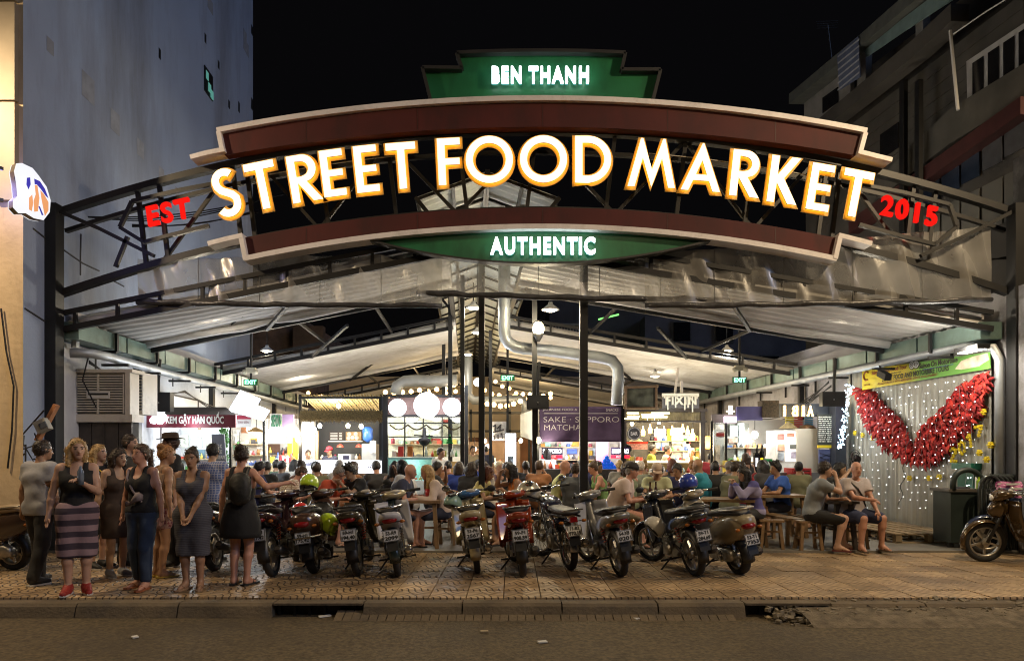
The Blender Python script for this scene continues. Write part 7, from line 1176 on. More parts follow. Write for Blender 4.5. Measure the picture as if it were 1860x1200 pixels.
# ================================================================ PEOPLE: bodies grown as one implicit surface, clothes as shells over it
class Field:
 def __init__(s, lo, hi, h):
  s.h = h; s.lo = np.array(lo, float); s.n = np.maximum(4, np.ceil((np.array(hi) - s.lo) / h).astype(int) + 1); s.f = np.full(s.n, .3)
 def sub(s, a, b, pad):
  i0 = np.clip(np.floor((np.minimum(a, b) - pad - s.lo) / s.h).astype(int), 0, s.n - 1); i1 = np.clip(np.ceil((np.maximum(a, b) + pad - s.lo) / s.h).astype(int) + 1, 1, s.n)
  if (i1 <= i0).any(): return None
  g = [s.lo[k] + s.h * np.arange(i0[k], i1[k]) for k in range(3)]; X, Y, Z = np.meshgrid(*g, indexing='ij'); return tuple(slice(i0[k], i1[k]) for k in range(3)), X, Y, Z
 def _u(s, sl, d, k):
  f = s.f[sl]; h = np.clip(.5 + .5 * (f - d) / k, 0, 1); s.f[sl] = f * (1 - h) + d * h - k * h * (1 - h)
 def cap(s, a, b, ra, rb, k=.03):
  a, b = np.array(a, float), np.array(b, float); q = s.sub(a, b, max(ra, rb) + .07)
  if q is None: return s
  sl, X, Y, Z = q; d = b - a; L2 = d @ d + 1e-9; t = np.clip(((X - a[0]) * d[0] + (Y - a[1]) * d[1] + (Z - a[2]) * d[2]) / L2, 0, 1)
  s._u(sl, np.sqrt((X - a[0] - t * d[0]) ** 2 + (Y - a[1] - t * d[1]) ** 2 + (Z - a[2] - t * d[2]) ** 2) - (ra + (rb - ra) * t), k); return s
 def ell(s, c, r, M, k=.02, clip=None):
  c = np.array(c, float); r = np.array(r, float); q = s.sub(c, c, r.max() + .07)
  if q is None: return s
  sl, X, Y, Z = q; D = np.stack((X - c[0], Y - c[1], Z - c[2]), -1) @ np.array(M)[:3, :3]; l = np.sqrt(((D / r) ** 2).sum(-1)); d = (l - 1) * r.min() * .5 + (l - 1) * r.mean() * .5
  if clip is not None: d = np.maximum(d, clip(D))
  s._u(sl, d, k); return s
 def cut(s, fn):
  g = [s.lo[k] + s.h * np.arange(s.n[k]) for k in range(3)]; X, Y, Z = np.meshgrid(*g, indexing='ij'); s.f = np.maximum(s.f, fn(X, Y, Z)); return s
 def mesh(s):
  f = s.f; S = f < 0; n = np.array(f.shape) - 1; cnt = np.zeros(n, int); acc = np.zeros(tuple(n) + (3,)); m = np.zeros(n)
  cs = [(i, j, k) for i in (0, 1) for j in (0, 1) for k in (0, 1)]
  A = lambda c, G: G[c[0]:c[0] + n[0], c[1]:c[1] + n[1], c[2]:c[2] + n[2]]
  for c in cs: cnt += A(c, S)
  act = (cnt > 0) & (cnt < 8)
  for a in cs:
   for ax in range(3):
    if a[ax] == 1: continue
    b = list(a); b[ax] = 1; fa, fb = A(a, f), A(b, f); x = (fa < 0) != (fb < 0); t = np.where(x, fa / np.where(x, fa - fb, 1), 0); p = np.zeros(tuple(n) + (3,))
    for q in range(3): p[..., q] = a[q]
    p[..., ax] = t; acc += p * x[..., None]; m += x
  idx = np.full(n, -1); I = np.argwhere(act); idx[act] = np.arange(len(I)); v = s.lo + s.h * (I + acc[act] / m[act][:, None]); Q = []
  for ax in range(3):
   u, w_ = [(1, 2), (2, 0), (0, 1)][ax]; sl0 = [slice(1, n[0]), slice(1, n[1]), slice(1, n[2])]; sl0[ax] = slice(0, n[ax]); sl1 = list(sl0); sl1[ax] = slice(1, n[ax] + 1)
   a, b = S[tuple(sl0)], S[tuple(sl1)]; E = np.argwhere(a != b)
   if len(E) == 0: continue
   fl_ = a[tuple(E.T)]; off = np.ones(3, int); off[ax] = 0; E = E + off; du = np.zeros(3, int); du[u] = 1; dw = np.zeros(3, int); dw[w_] = 1
   g = lambda e: idx[tuple(e.T)]
   q = np.stack((g(E - du - dw), g(E - dw), g(E), g(E - du)), 1); q[~fl_] = q[~fl_][:, ::-1]; Q.append(q[(q >= 0).all(1)])
  return v, (np.concatenate(Q) if Q else np.zeros((0, 4), int))
def np_mesh(name, v, q, mats, extra=None):
 me = bpy.data.meshes.new(name); vs = v.tolist(); fs = q.tolist(); mi = [0] * len(fs)
 if extra is not None:
  o = len(vs); vs += [list(p) for p in extra.v]; fs += [[i + o for i in f] for f in extra.f]; mi += extra.m
 me.from_pydata(vs, [], fs)
 for m in mats: me.materials.append(m)
 me.polygons.foreach_set('material_index', mi); me.polygons.foreach_set('use_smooth', [True] * len(fs)); me.update(); return me
def ik(a, t, l1, l2, pole):
 a, t, pole = V(a), V(t), V(pole); d = t - a; L = d.length
 if L > (l1 + l2) * .995: t = a + d * ((l1 + l2) * .995 / L); d = t - a; L = d.length
 L = max(L, abs(l1 - l2) + .02); x = (l1 * l1 - l2 * l2 + L * L) / (2 * L); h = math.sqrt(max(0, l1 * l1 - x * x)); u = d / L; p = pole - u * pole.dot(u)
 p = p.normalized() if p.length > 1e-4 else u.orthogonal().normalized(); return a + u * x + p * h, t
SKIN = {'fair': (.50, .30, .21), 'pink': (.52, .27, .19), 'tan': (.36, .20, .12), 'mid': (.40, .25, .165), 'brown': (.26, .15, .09)}
HAIRC = {'black': (.014, .012, .012), 'brown': (.06, .032, .018), 'dkbrown': (.032, .02, .014), 'blond': (.42, .27, .11), 'grey': (.26, .24, .22), 'auburn': (.12, .035, .018), 'platinum': (.58, .50, .36), 'ginger': (.35, .17, .06), 'white': (.60, .56, .52)}
EYE = None
def cloth(name, c, kind=None):
 k = 'cloth_' + name
 if k in _M: return _M[k]
 m = mat(k, c, .85, var=.14, vs=7, bump=.45, bs=9)
 if kind:
  t = m.node_tree; b = t.nodes['Principled BSDF']; src = b.inputs['Base Color'].links[0].from_socket; N = t.nodes.new; tc = N('ShaderNodeTexCoord'); wv = N('ShaderNodeTexWave'); wv.bands_direction = 'Z'; wv.inputs['Scale'].default_value = kind[1]; wv.inputs['Distortion'].default_value = 1.0 if kind[0] == 'stripe' else .2; wv.inputs['Detail'].default_value = 1
  t.links.new(tc.outputs['Object'], wv.inputs[0]); r = N('ShaderNodeValToRGB'); r.color_ramp.elements[0].position = .45; r.color_ramp.elements[1].position = .55; t.links.new(wv.outputs['Fac'], r.inputs[0]); fac = r.outputs[0]
  if kind[0] == 'plaid':
   w2 = N('ShaderNodeTexWave'); w2.bands_direction = 'X'; w2.inputs['Scale'].default_value = kind[1]; t.links.new(tc.outputs['Object'], w2.inputs[0]); r2 = N('ShaderNodeValToRGB'); r2.color_ramp.elements[0].position = .8; r2.color_ramp.elements[1].position = .85; t.links.new(w2.outputs['Fac'], r2.inputs[0]); r.color_ramp.elements[0].position = .8; r.color_ramp.elements[1].position = .85
   mx_ = N('ShaderNodeMath'); mx_.operation = 'MAXIMUM'; t.links.new(fac, mx_.inputs[0]); t.links.new(r2.outputs[0], mx_.inputs[1]); fac = mx_.outputs[0]
  if kind[0] == 'floral':
   vo = N('ShaderNodeTexVoronoi'); vo.inputs['Scale'].default_value = kind[1]; t.links.new(tc.outputs['Object'], vo.inputs[0]); t.links.new(vo.outputs[0], r.inputs[0]); r.color_ramp.elements[0].position = .35; r.color_ramp.elements[1].position = .45
  mx = N('ShaderNodeMix'); mx.data_type = 'RGBA'; t.links.new(fac, mx.inputs[0]); t.links.new(src, mx.inputs[6]); mx.inputs[7].default_value = tuple(kind[2]) + (1,); t.links.new(mx.outputs[2], b.inputs['Base Color'])
 return m
PPL = {}
def person(label, px, Y, yaw, pose='sit', H=1.72, skin='mid', hair=('short', 'black'), top=('tee', 'dark', (.03, .03, .035)), bot=('shorts', 'navy', (.03, .035, .06)), shoes=('flip', (.02, .02, .02)), arms=('table', 'table'), lean=.25, turn=0., nod=.15, fem=False, fat=1.0, group=None, fz=None, z0=None, glasses=False, legs=None, x=None, key=None):
 """one person, facing -Y before the yaw. px, Y = where the body stands; arms = (left, right) hand targets"""
 s = H / 1.75; vox = .0165 if Y < 9.6 else (.019 if Y < 12.3 else .024); yaw = math.radians(yaw); sit = pose == 'sit'
 L_ = lambda *p: V(p) * s
 pz = (.45 / s + .105) if sit else .93; tl = .50; cl, sl_ = math.cos(lean), math.sin(lean)
 pel = V((0, 0, pz))
 def tp(a, b, h): c = h / tl; bend = .035 * math.sin(PI * min(1, c)) if sit else .01; b2 = b + bend; return V((a, pel.y - sl_ * h + cl * b2, pel.z + cl * h + sl_ * b2))
 sw = .16 if fem else .176; hipw = .085; B = []
 add = lambda a, b, ra, rb, k=.03: B.append((a, b, ra, rb, k))
 w1, w2, w3 = (.112, .088, .104) if fem else (.108, .102, .118); w1, w2, w3 = w1 * fat, w2 * fat ** 1.3, w3 * fat
 T_ = []
 T_.append((tp(-.075, 0, 0), tp(.075, 0, 0), w1, w1, .05)); T_.append((tp(-.05, 0, .17), tp(.05, 0, .17), w2, w2, .06)); T_.append((tp(-.08, 0, .34), tp(.08, 0, .34), w3, w3, .06)); T_.append((tp(0, 0, .02), tp(0, 0, .36), w2 * .98, w3 * .9, .05))
 SH = [(tp(-sw + .02, .01, .475), tp(sw - .02, .01, .475), .058, .058, .06)]
 if fem: T_ += [(tp(sx * .065, -.085, .33), tp(sx * .065, -.08, .30), .052, .052, .04) for sx in (-1, 1)]
 if fat > 1.12: T_.append((tp(0, -.06, .14), tp(0, -.05, .2), .10 * fat, .10 * fat, .06))
 nb = tp(0, 0, .50); ndir = V((0, -math.sin(lean * .6 + nod * .4), math.cos(lean * .6 + nod * .4))); hb = nb + ndir * .10; HM = MX.Rotation(turn, 3, 'Z') @ MX.Rotation(nod + lean * .25, 3, 'X'); hc = hb + HM @ V((0, -.02, .085)); hd = lambda *p: hc + HM @ V(p)
 sh = [tp(sx * sw, 0, .465) for sx in (1, -1)]
 ends, elb = [], []
 for i, sx in enumerate((1, -1)):
  a = arms[i]
  if isinstance(a, str):
   fw = tp(0, 0, .3)
   a = {'down': (sx * .275, .0 if not sit else -.1, pz - .08 if not sit else pz + .02), 'table': (sx * .13, -.46, .775 / s), 'tablein': (sx * .02, -.42, .79 / s), 'chest': (sx * .06, fw.y - .26, fw.z + .02), 'clasp': (sx * .035, -.20, pz - .06), 'chin': (sx * .03, hc.y - .14, hc.z - .10), 'phone': (sx * .04, -.40, 1.0 / s), 'knee': (sx * .14, -.36, .60 / s), 'lap': (sx * .08, -.25, pz + .12), 'hip': (sx * .24, -.03, pz + .08), 'out': (sx * .52, -.12, 1.18 / s), 'back': (sx * .08, .17, pz + .02), 'mouth': (sx * .02, hc.y - .16, hc.z - .06), 'up': (sx * .12, -.38, hc.z - .02)}[a]
  e, t = ik(sh[i], V(a), .275, .245, V((sx * .6, .55, -.7))); elb.append(e); ends.append(t)
 ARM = []
 for i in range(2): ARM += [(sh[i], sh[i].lerp(elb[i], .5), .049 * (.9 if fem else 1.05), .043, .04), (sh[i].lerp(elb[i], .5), elb[i], .043, .036, .02), (elb[i], elb[i].lerp(ends[i], .35), .037, .038, .02), (elb[i].lerp(ends[i], .35), ends[i], .038, .024, .02)]
 # legs
 LEG = []; foot = []
 for i, sx in enumerate((1, -1)):
  hip = tp(sx * hipw, 0, -.03)
  if sit:
   lg = (legs or {}).get(i, (sx * .13, -.42, -.40)); knee = V((lg[0], lg[1], (.50 / s))); ank = V((lg[0] + sx * .01, lg[2], .085))
  else:
   st = (legs or {}).get(i, (sx * .085, 0.)); ank = V((st[0], st[1] + .02, .085)); knee, ank = ik(hip, ank, .415, .405, V((sx * .15, -1, 0)))
  th = .088 * fat * (1.06 if fem else 1); LEG.append([(hip, hip.lerp(knee, .5), th, th * .83, .03), (hip.lerp(knee, .5), knee, th * .83, .056, .02), (knee, knee.lerp(ank, .3), .054, .057, .02), (knee.lerp(ank, .3) + V((0, .012, 0)), ank, .055, .036, .02)])
  fd = V((sx * .22, -1, 0)).normalized(); foot.append((ank, fd, knee))
 # ---- grow the body
 allp = T_ + SH + ARM + LEG[0] + LEG[1]; pts = np.array([p[:] for q in allp for p in (q[0], q[1])] + [hc[:]]); lo, hi = pts.min(0) - .17, pts.max(0) + .17; lo[2] = max(lo[2], -.02); vv = vox / s
 F = Field(lo, hi, vv)
 for q in allp: F.cap(*q)
 F.cap(nb - ndir * .03, hb + ndir * .02, .054, .05, .035); F.ell(hd(0, .01, .02), (.074, .093, .098), HM, .02); F.cap(hd(0, -.035, -.03), hd(0, -.055, -.075), .055, .040, .03); F.cap(hd(0, -.085, .005), hd(0, -.104, -.026), .008, .015, .012)
 for sx in (-1, 1): F.cap(hd(sx * .075, .008, .012), hd(sx * .076, .005, -.02), .016, .011, .01)
 for ank, fd, kn in foot: F.cap(ank + V((0, .02, -.035)), ank + fd * .05 + V((0, 0, -.045)), .036, .036, .02); F.cap(ank, ank + fd * .15 + V((0, 0, -.062)), .034, .024, .03)
 for i in range(2): d = (ends[i] - elb[i]).normalized(); F.cap(ends[i] + d * .02, ends[i] + d * .065, .028, .030, .02)
 v, q = F.mesh(); ex = MB()
 for i in range(2):                                     # fingers, rooted in the palm
  d = (ends[i] - elb[i]).normalized(); sx = (1, -1)[i]; up = V((0, 0, 1)) - d * d.z; up = up.normalized() if up.length > .1 else V((0, -1, 0)); sd = d.cross(up) * sx; p0 = ends[i] + d * .07; curl = -up if arms[i] not in ('down', 'clasp') else V((0, -.5, 0)) - d * V((0, -.5, 0)).dot(d)
  if Y < 12.3:
   for k in range(4):
    r0 = p0 + sd * (.021 - .014 * k); l = (.066, .075, .070, .054)[k]; ex.tube([r0 - d * .02, r0 + d * l * .45 + curl * .012, r0 + d * l * .8 + curl * .035, r0 + d * l * .88 + curl * .055], [.0095, .009, .0085, .006], 6)
   r0 = ends[i] + d * .03 + sd * .022; ex.tube([r0 - sd * .01, r0 + sd * .022 + d * .02, r0 + sd * .03 + d * .05 + curl * .01], [.011, .010, .007], 6)
  else: ex.tube([p0 - d * .01, p0 + d * .05 + curl * .02, p0 + d * .07 + curl * .045], [.028, .022, .012], 6)
 for sx in (-1, 1): ex.sph(hd(sx * .031, -.079, .012), .0125, 8, (1, .6, .55), 1); ex.sph(hd(sx * .031, -.0875, .011), .0068, 6, (1, .6, 1), 2); ex.tube([hd(sx * .014, -.087, .030), hd(sx * .033, -.090, .035), hd(sx * .052, -.078, .029)], .0042, 5, 2)
 ex.tube([hd(-.024, -.088, -.052), hd(0, -.0975, -.049), hd(.024, -.088, -.052)], [.003, .0062, .003], 6, 3)
 sk = SKIN[skin]; hcol = HAIRC[hair[1]]; ms = [mat('skin_' + skin, sk, .5, var=.10, vs=9, bump=.08, bs=60), mat('eye_white', (.20, .17, .15), .3), mat('iris_dark', (.02, .015, .012), .3), mat('lip_' + skin, tuple(c * f for c, f in zip(sk, (.72, .42, .42))), .5)]
 v *= s; ex.v = [(p[0] * s, p[1] * s, p[2] * s) for p in ex.v]
 o = bpy.data.objects.new('person', np_mesh('person', v, q, ms, ex)); COL.objects.link(o); tag(o, label, 'person', group)
 X = ((px - CX) / F_PX * Y) if x is None else x; o.location = (X, Y, (0 if Y < 10.4 else .035) if z0 is None else z0); o.rotation_euler = (0, 0, yaw)
 def shell(nm, m, prims, infl, cut=None, k=None, smooth=True):
  pp = np.array([p[:] for r in prims for p in (r[0], r[1])]); G = Field(pp.min(0) - .2, pp.max(0) + .2, vv)
  for a, b, ra, rb, kk in prims: G.cap(a, b, ra + infl, rb + infl, k or kk)
  if cut: G.cut(cut)
  a, b = G.mesh()
  if len(b) == 0: return None
  ph = px * .37; rr = a[:, :2] / (np.linalg.norm(a[:, :2], axis=1, keepdims=True) + .05); fo = .005 * np.sin(23 * a[:, 2] + 14 * a[:, 0] + 3 * np.sin(11 * a[:, 1] + ph) + ph) + .003 * np.sin(31 * a[:, 0] - 27 * a[:, 2] + 2 * ph); a[:, :2] += rr * (fo + .003)[:, None]
  a *= s; c = bpy.data.objects.new(nm, np_mesh(nm, a, b, [m])); COL.objects.link(c); c.parent = o; return c
 # ---- clothes
 if top:
  kind, nm, c = top[:3]; m = cloth(nm, c, top[3] if len(top) > 3 else None); pr = T_ + SH; hem = tp(0, 0, -.02)
  if kind in ('tank', 'dress', 'strap'):
   ax = tp(0, 0, .42 if kind != 'strap' else .40); nrm = np.array((0, -sl_, cl)); base = np.array(ax[:]); tc_ = np.array(tp(0, 0, .5)[:])
   def cut(X_, Y_, Z_, nrm=nrm, base=base): h = .06 * np.maximum(0, 1 - (X_ / .09) ** 2) - .03 + (X_ - base[0]) * nrm[0] + (Y_ - base[1]) * nrm[1] + (Z_ - base[2]) * nrm[2]; st = np.abs(np.abs(X_) - .085) - .026; return np.maximum(np.minimum(h, np.maximum(h - .16, st)), np.where(Z_ > pz + .2, np.abs(X_) - .165, -1))
   if kind == 'dress' and not sit:
    pr = pr + [(tp(sx * .075, 0, -.02), V((sx * .085, .0, top[4] if len(top) > 4 else .50)), w1 + .008, .088 * fat, .07) for sx in (-1, 1)]; z_ = (top[4] if len(top) > 4 else .50) - .02; c0 = cut; cut = lambda X_, Y_, Z_: np.maximum(c0(X_, Y_, Z_), z_ - Z_)
   if kind != 'dress' and not sit: c1 = cut; cut = lambda X_, Y_, Z_: np.maximum(c1(X_, Y_, Z_), pz - .015 - Z_)
   shell('dress' if kind == 'dress' else 'tank_top', m, pr, .017, cut)
  else:
   f = .62 if kind == 'tee' else .97; pr = pr + ([] if sit else [(V((-.075, 0, pz - .13)), V((.075, 0, pz - .13)), w1 * .98, w1 * .98, .06)]) + [(sh[i], sh[i].lerp(elb[i], f), .051, .052 if kind == 'tee' else .046, .05) for i in range(2)]
   if kind == 'long': pr += [(elb[i], elb[i].lerp(ends[i], .92), .046, .033, .03) for i in range(2)]
   ncut = np.array(tp(0, -.02, .585)[:]); el = [(np.array(sh[i].lerp(elb[i], f - .03)[:]), np.array((elb[i] - sh[i]).normalized()[:])) for i in range(2)]
   def cut(X_, Y_, Z_):
    d = .085 - np.sqrt((X_ - ncut[0]) ** 2 + (Y_ - ncut[1]) ** 2 + (Z_ - ncut[2]) ** 2)
    if kind == 'tee':
     for i in range(2):
      e = (X_ - el[i][0][0]) * el[i][1][0] + (Y_ - el[i][0][1]) * el[i][1][1] + (Z_ - el[i][0][2]) * el[i][1][2]; near = np.sqrt((X_ - el[i][0][0]) ** 2 + (Y_ - el[i][0][1]) ** 2 + (Z_ - el[i][0][2]) ** 2) < .085; d = np.where(near, np.maximum(d, e), d)
    if not sit: d = np.maximum(d, (pz - .10) - Z_)
    return d
   shell('shirt' if kind != 'long' else 'jacket', m, pr, .017, cut)
 if bot:
  kind, nm, c = bot[:3]; m = cloth(nm, c, bot[3] if len(bot) > 3 else None); pr = [T_[0]]
  if kind == 'skirt':
   z1 = bot[4] if len(bot) > 4 else .42; pr += [(tp(sx * .075, 0, -.02), V((sx * .085, .01, z1)), w1 - .004, .094 * fat, .06) for sx in (-1, 1)]; shell('skirt', m, pr, .02, lambda X_, Y_, Z_: np.maximum(z1 - .01 - Z_, Z_ - (pz + .10)))
  else:
   for i in range(2):
    h0, k0, a0 = LEG[i][0][0], LEG[i][1][1], LEG[i][3][1]
    if kind == 'shorts': e = h0.lerp(k0, .85); pr += [(h0, e, .096 * fat, .083, .03)]
    elif kind == 'hot': e = h0.lerp(k0, .45); pr += [(h0, e, .094 * fat, .092, .03)]
    else: pr += [(h0, k0, .094 * fat, .070, .03), (k0, k0.lerp(a0, .86 if kind == 'crop' else 1.0), .070, .056, .02)]
   ct = np.array(tp(0, 0, .10)[:]); shell({'shorts': 'shorts', 'hot': 'shorts'}.get(kind, 'trousers'), m, pr, .012, (lambda X_, Y_, Z_: (Y_ - ct[1]) * -sl_ + (Z_ - ct[2]) * cl))
 for ank, fd, kn in foot:
  a = V(ank) * s; gz = .012; kf = fd * s
  if shoes[0] == 'flip':
   so = MB(); sd = V((-fd.y, fd.x, 0)); ol = [(-.07, -.03), (-.03, -.036), (.06, -.034), (.13, -.045), (.18, -.035), (.20, 0), (.18, .035), (.13, .043), (.06, .032), (-.03, .036), (-.07, .03)]; so.prism(ol, V((a.x, a.y, .004)), fd, sd, (0, 0, .02)); so.tube([V((a.x, a.y, .03)) + fd * .07 + sd * .035, V((a.x, a.y, .062)) + fd * .10 + sd * .012, V((a.x, a.y, .045)) + fd * .145, V((a.x, a.y, .062)) + fd * .10 - sd * .012, V((a.x, a.y, .03)) + fd * .07 - sd * .035], .006, 5); c = so.build('sandal', mat('sandal_%d' % int(shoes[1][0] * 100), shoes[1], .6), None); c.parent = o
  else:
   G = Field(np.array((ank + V((-.15, -.3, -.1)))[:]), np.array((ank + V((.15, .15, .12)))[:]), vv * .8); G.cap(ank + V((0, .02, -.03)), ank + fd * .06 + V((0, 0, -.04)), .048, .046, .03); G.cap(ank + fd * .05 + V((0, 0, -.045)), ank + fd * .165 + V((0, 0, -.055)), .046, .036, .03); G.cap(ank, ank + V((0, 0, .01)), .05, .046, .03); a2, b2 = G.cut(lambda X_, Y_, Z_: .008 - Z_).mesh(); a2 *= s
   c = bpy.data.objects.new('shoe', np_mesh('shoe', a2, b2, [mat('shoe_%d_%d' % (int(shoes[1][0] * 100), int(shoes[1][1] * 100)), shoes[1], .6)])); COL.objects.link(c); c.parent = o
   so = MB(); sd = V((-fd.y, fd.x, 0)); so.prism([(-.05, -.042), (.06, -.042), (.15, -.044), (.20, -.02), (.20, .02), (.15, .044), (.06, .042), (-.05, .042)], V((a.x, a.y + .01, .002)), fd, sd, (0, 0, .018)); c2 = so.build('sole', mat('sole_white', (.6, .58, .55), .6) if shoes[0] == 'sneaker' else M_ink, None); c2.parent = c
 # ---- hair and headgear
 st, hcn = hair; hm = mat('hair_' + hcn, hcol, .45, var=.35, vs=40, bump=.5, bs=70)
 if st != 'bald':
  G = Field(np.array(hc[:]) - (.26, .26, .52 if 'long' in st or 'pony' in st else .26), np.array(hc[:]) + .26, vv * .8); nn = np.array((0, .135, .10)) / .168; p0 = np.array((0, -.088, .080)); big = st in ('bob', 'curly', 'spiky')
  cl_ = (lambda D: -((D - p0 + np.array((0, .008, .018))) @ nn)); low = -.075 if st in ('short', 'spiky', 'bun', 'pony', 'cap', 'hat') else -.5
  cl2 = lambda D: np.maximum(cl_(D), (low - .018) - D[..., 2]); r_ = (.084, .104, .112) if not big else (.092, .110, .118); G.ell(hd(0, .016, .018), r_, HM, .01, cl2)
  if st in ('long', 'longwavy', 'bob'): dn = -.36 if st == 'longwavy' else (-.25 if st == 'long' else -.13); [G.cap(hd(sx * .05, .055, -.02), hd(sx * .05, .06, -.02) + V((0, .02 if sit else .01, dn + .02)), .062, .05, .03) for sx in (-1, 0, 1)]; [G.cap(hd(sx * .076, .01, .02), hd(sx * .085, .02, 0) + V((0, -.02, dn * .75)), .026, .024, .02) for sx in (-1, 1)]
  if st == 'bun': G.cap(hd(0, .075, .09), hd(0, .085, .095), .05, .05, .01)
  if st == 'pony': G.cap(hd(0, .10, .05), hd(0, .135, .03), .026, .03, .01); G.cap(hd(0, .135, .03), hd(0, .15, -.02) + V((0, .03, -.36)), .032, .024, .02)
  if st == 'spiky': [G.cap(hd(.05 * math.cos(a), .01 + .06 * math.sin(a), .10), hd(.09 * math.cos(a), .0 + .09 * math.sin(a), .15), .03, .012, .01) for a in [i * .9 for i in range(7)]]
  a, b = G.mesh(); w_ = a / .012; a += (np.sin(w_ * 1.3 + np.roll(w_, 1, 1) * 1.7) * .0035 + np.sin(w_[:, [2, 0, 1]] * .6) * .003); a *= s; q2 = None
  if Y < 12.6:                                       # loose strands over the mass
   q2 = MB(); r = random.Random(int(px)); dn2 = {'long': .22, 'longwavy': .34, 'bob': .13}.get(st, 0)
   for k in range(150):
    i = r.randrange(len(a)); p = V(a[i]); nrm_ = (p - hc * s); nrm_.normalize(); tg = V((r.gauss(0, .35), .5 + r.gauss(0, .3), -1)) if dn2 else V((r.gauss(0, 1), r.gauss(.4, .7), r.gauss(-.1, .7))); tg = (tg - nrm_ * tg.dot(nrm_)).normalized(); l = r.uniform(.05, .10) if dn2 else r.uniform(.025, .05); w2_ = tg.cross(nrm_) * r.uniform(.003, .007); e1 = p + nrm_ * .004 - tg * l * .5; e2 = p + nrm_ * r.uniform(.006, .014); e3 = e2 + tg * l * .5 - nrm_ * (.0 if dn2 else -.006); q2.add([e1, e2 - w2_, e3, e2 + w2_], [(0, 1, 2, 3)])
  c = bpy.data.objects.new('hair', np_mesh('hair', a, b, [hm], q2)); COL.objects.link(c); c.parent = o
 return o, (lambda *p: (hc + HM @ V(p)) * s), s, [V(e) * s for e in ends], (lambda *p: tp(*p) * s)
def on_head(o, nm, m, fn): c = fn(MB()).build(nm, m, None, smooth=True); c.parent = o; return c
def wpos(o, p): return MX.Translation(o.location) @ MX.Rotation(o.rotation_euler.z, 4, 'Z') @ V(p)
def peaked_cap(pr, m, back=False):
 o, hd, s, e, tp = pr; q = MB(); n = 16; sg = 1 if not back else -1
 q.loft([[hd(r * .090 * math.cos(2 * PI * k / n), .012 + r * .110 * math.sin(2 * PI * k / n), z) for k in range(n)] for r, z in ((1.02, .035), (1.0, .07), (.8, .115), (.4, .135), (.05, .138))]); q.loft([[hd(x, sg * -(.085 + d * (1 - (x / .08) ** 2 * .6)), .040 - d * .2 + t) for x in (-.075, -.04, 0, .04, .075)] + [hd(x, sg * -(.085 + d * (1 - (x / .08) ** 2 * .6)), .032 - d * .2 + t) for x in (.075, .04, 0, -.04, -.075)] for d, t in ((0, 0), (.04, 0), (.085, -.005))])
 c = q.build('cap', m, None, smooth=True); c.parent = o
def strap(pr, a, b, m, nm='strap', w_=.014):
 o, hd, s, e, tp = pr; c = MB().tube([tp(*p) for p in a], w_, 6).build(nm, m, None); c.parent = o; return c
def held(pr, i, nm, label, cat, mk, m, group=None):
 """an object in a hand: a thing of its own, placed in the world where the hand is"""
 o, hd, s, e, tp = pr; p = wpos(o, e[i]); x = mk(MB(), p, o.rotation_euler.z).build(nm, m, None, smooth=True); tag(x, label, cat, group); return x
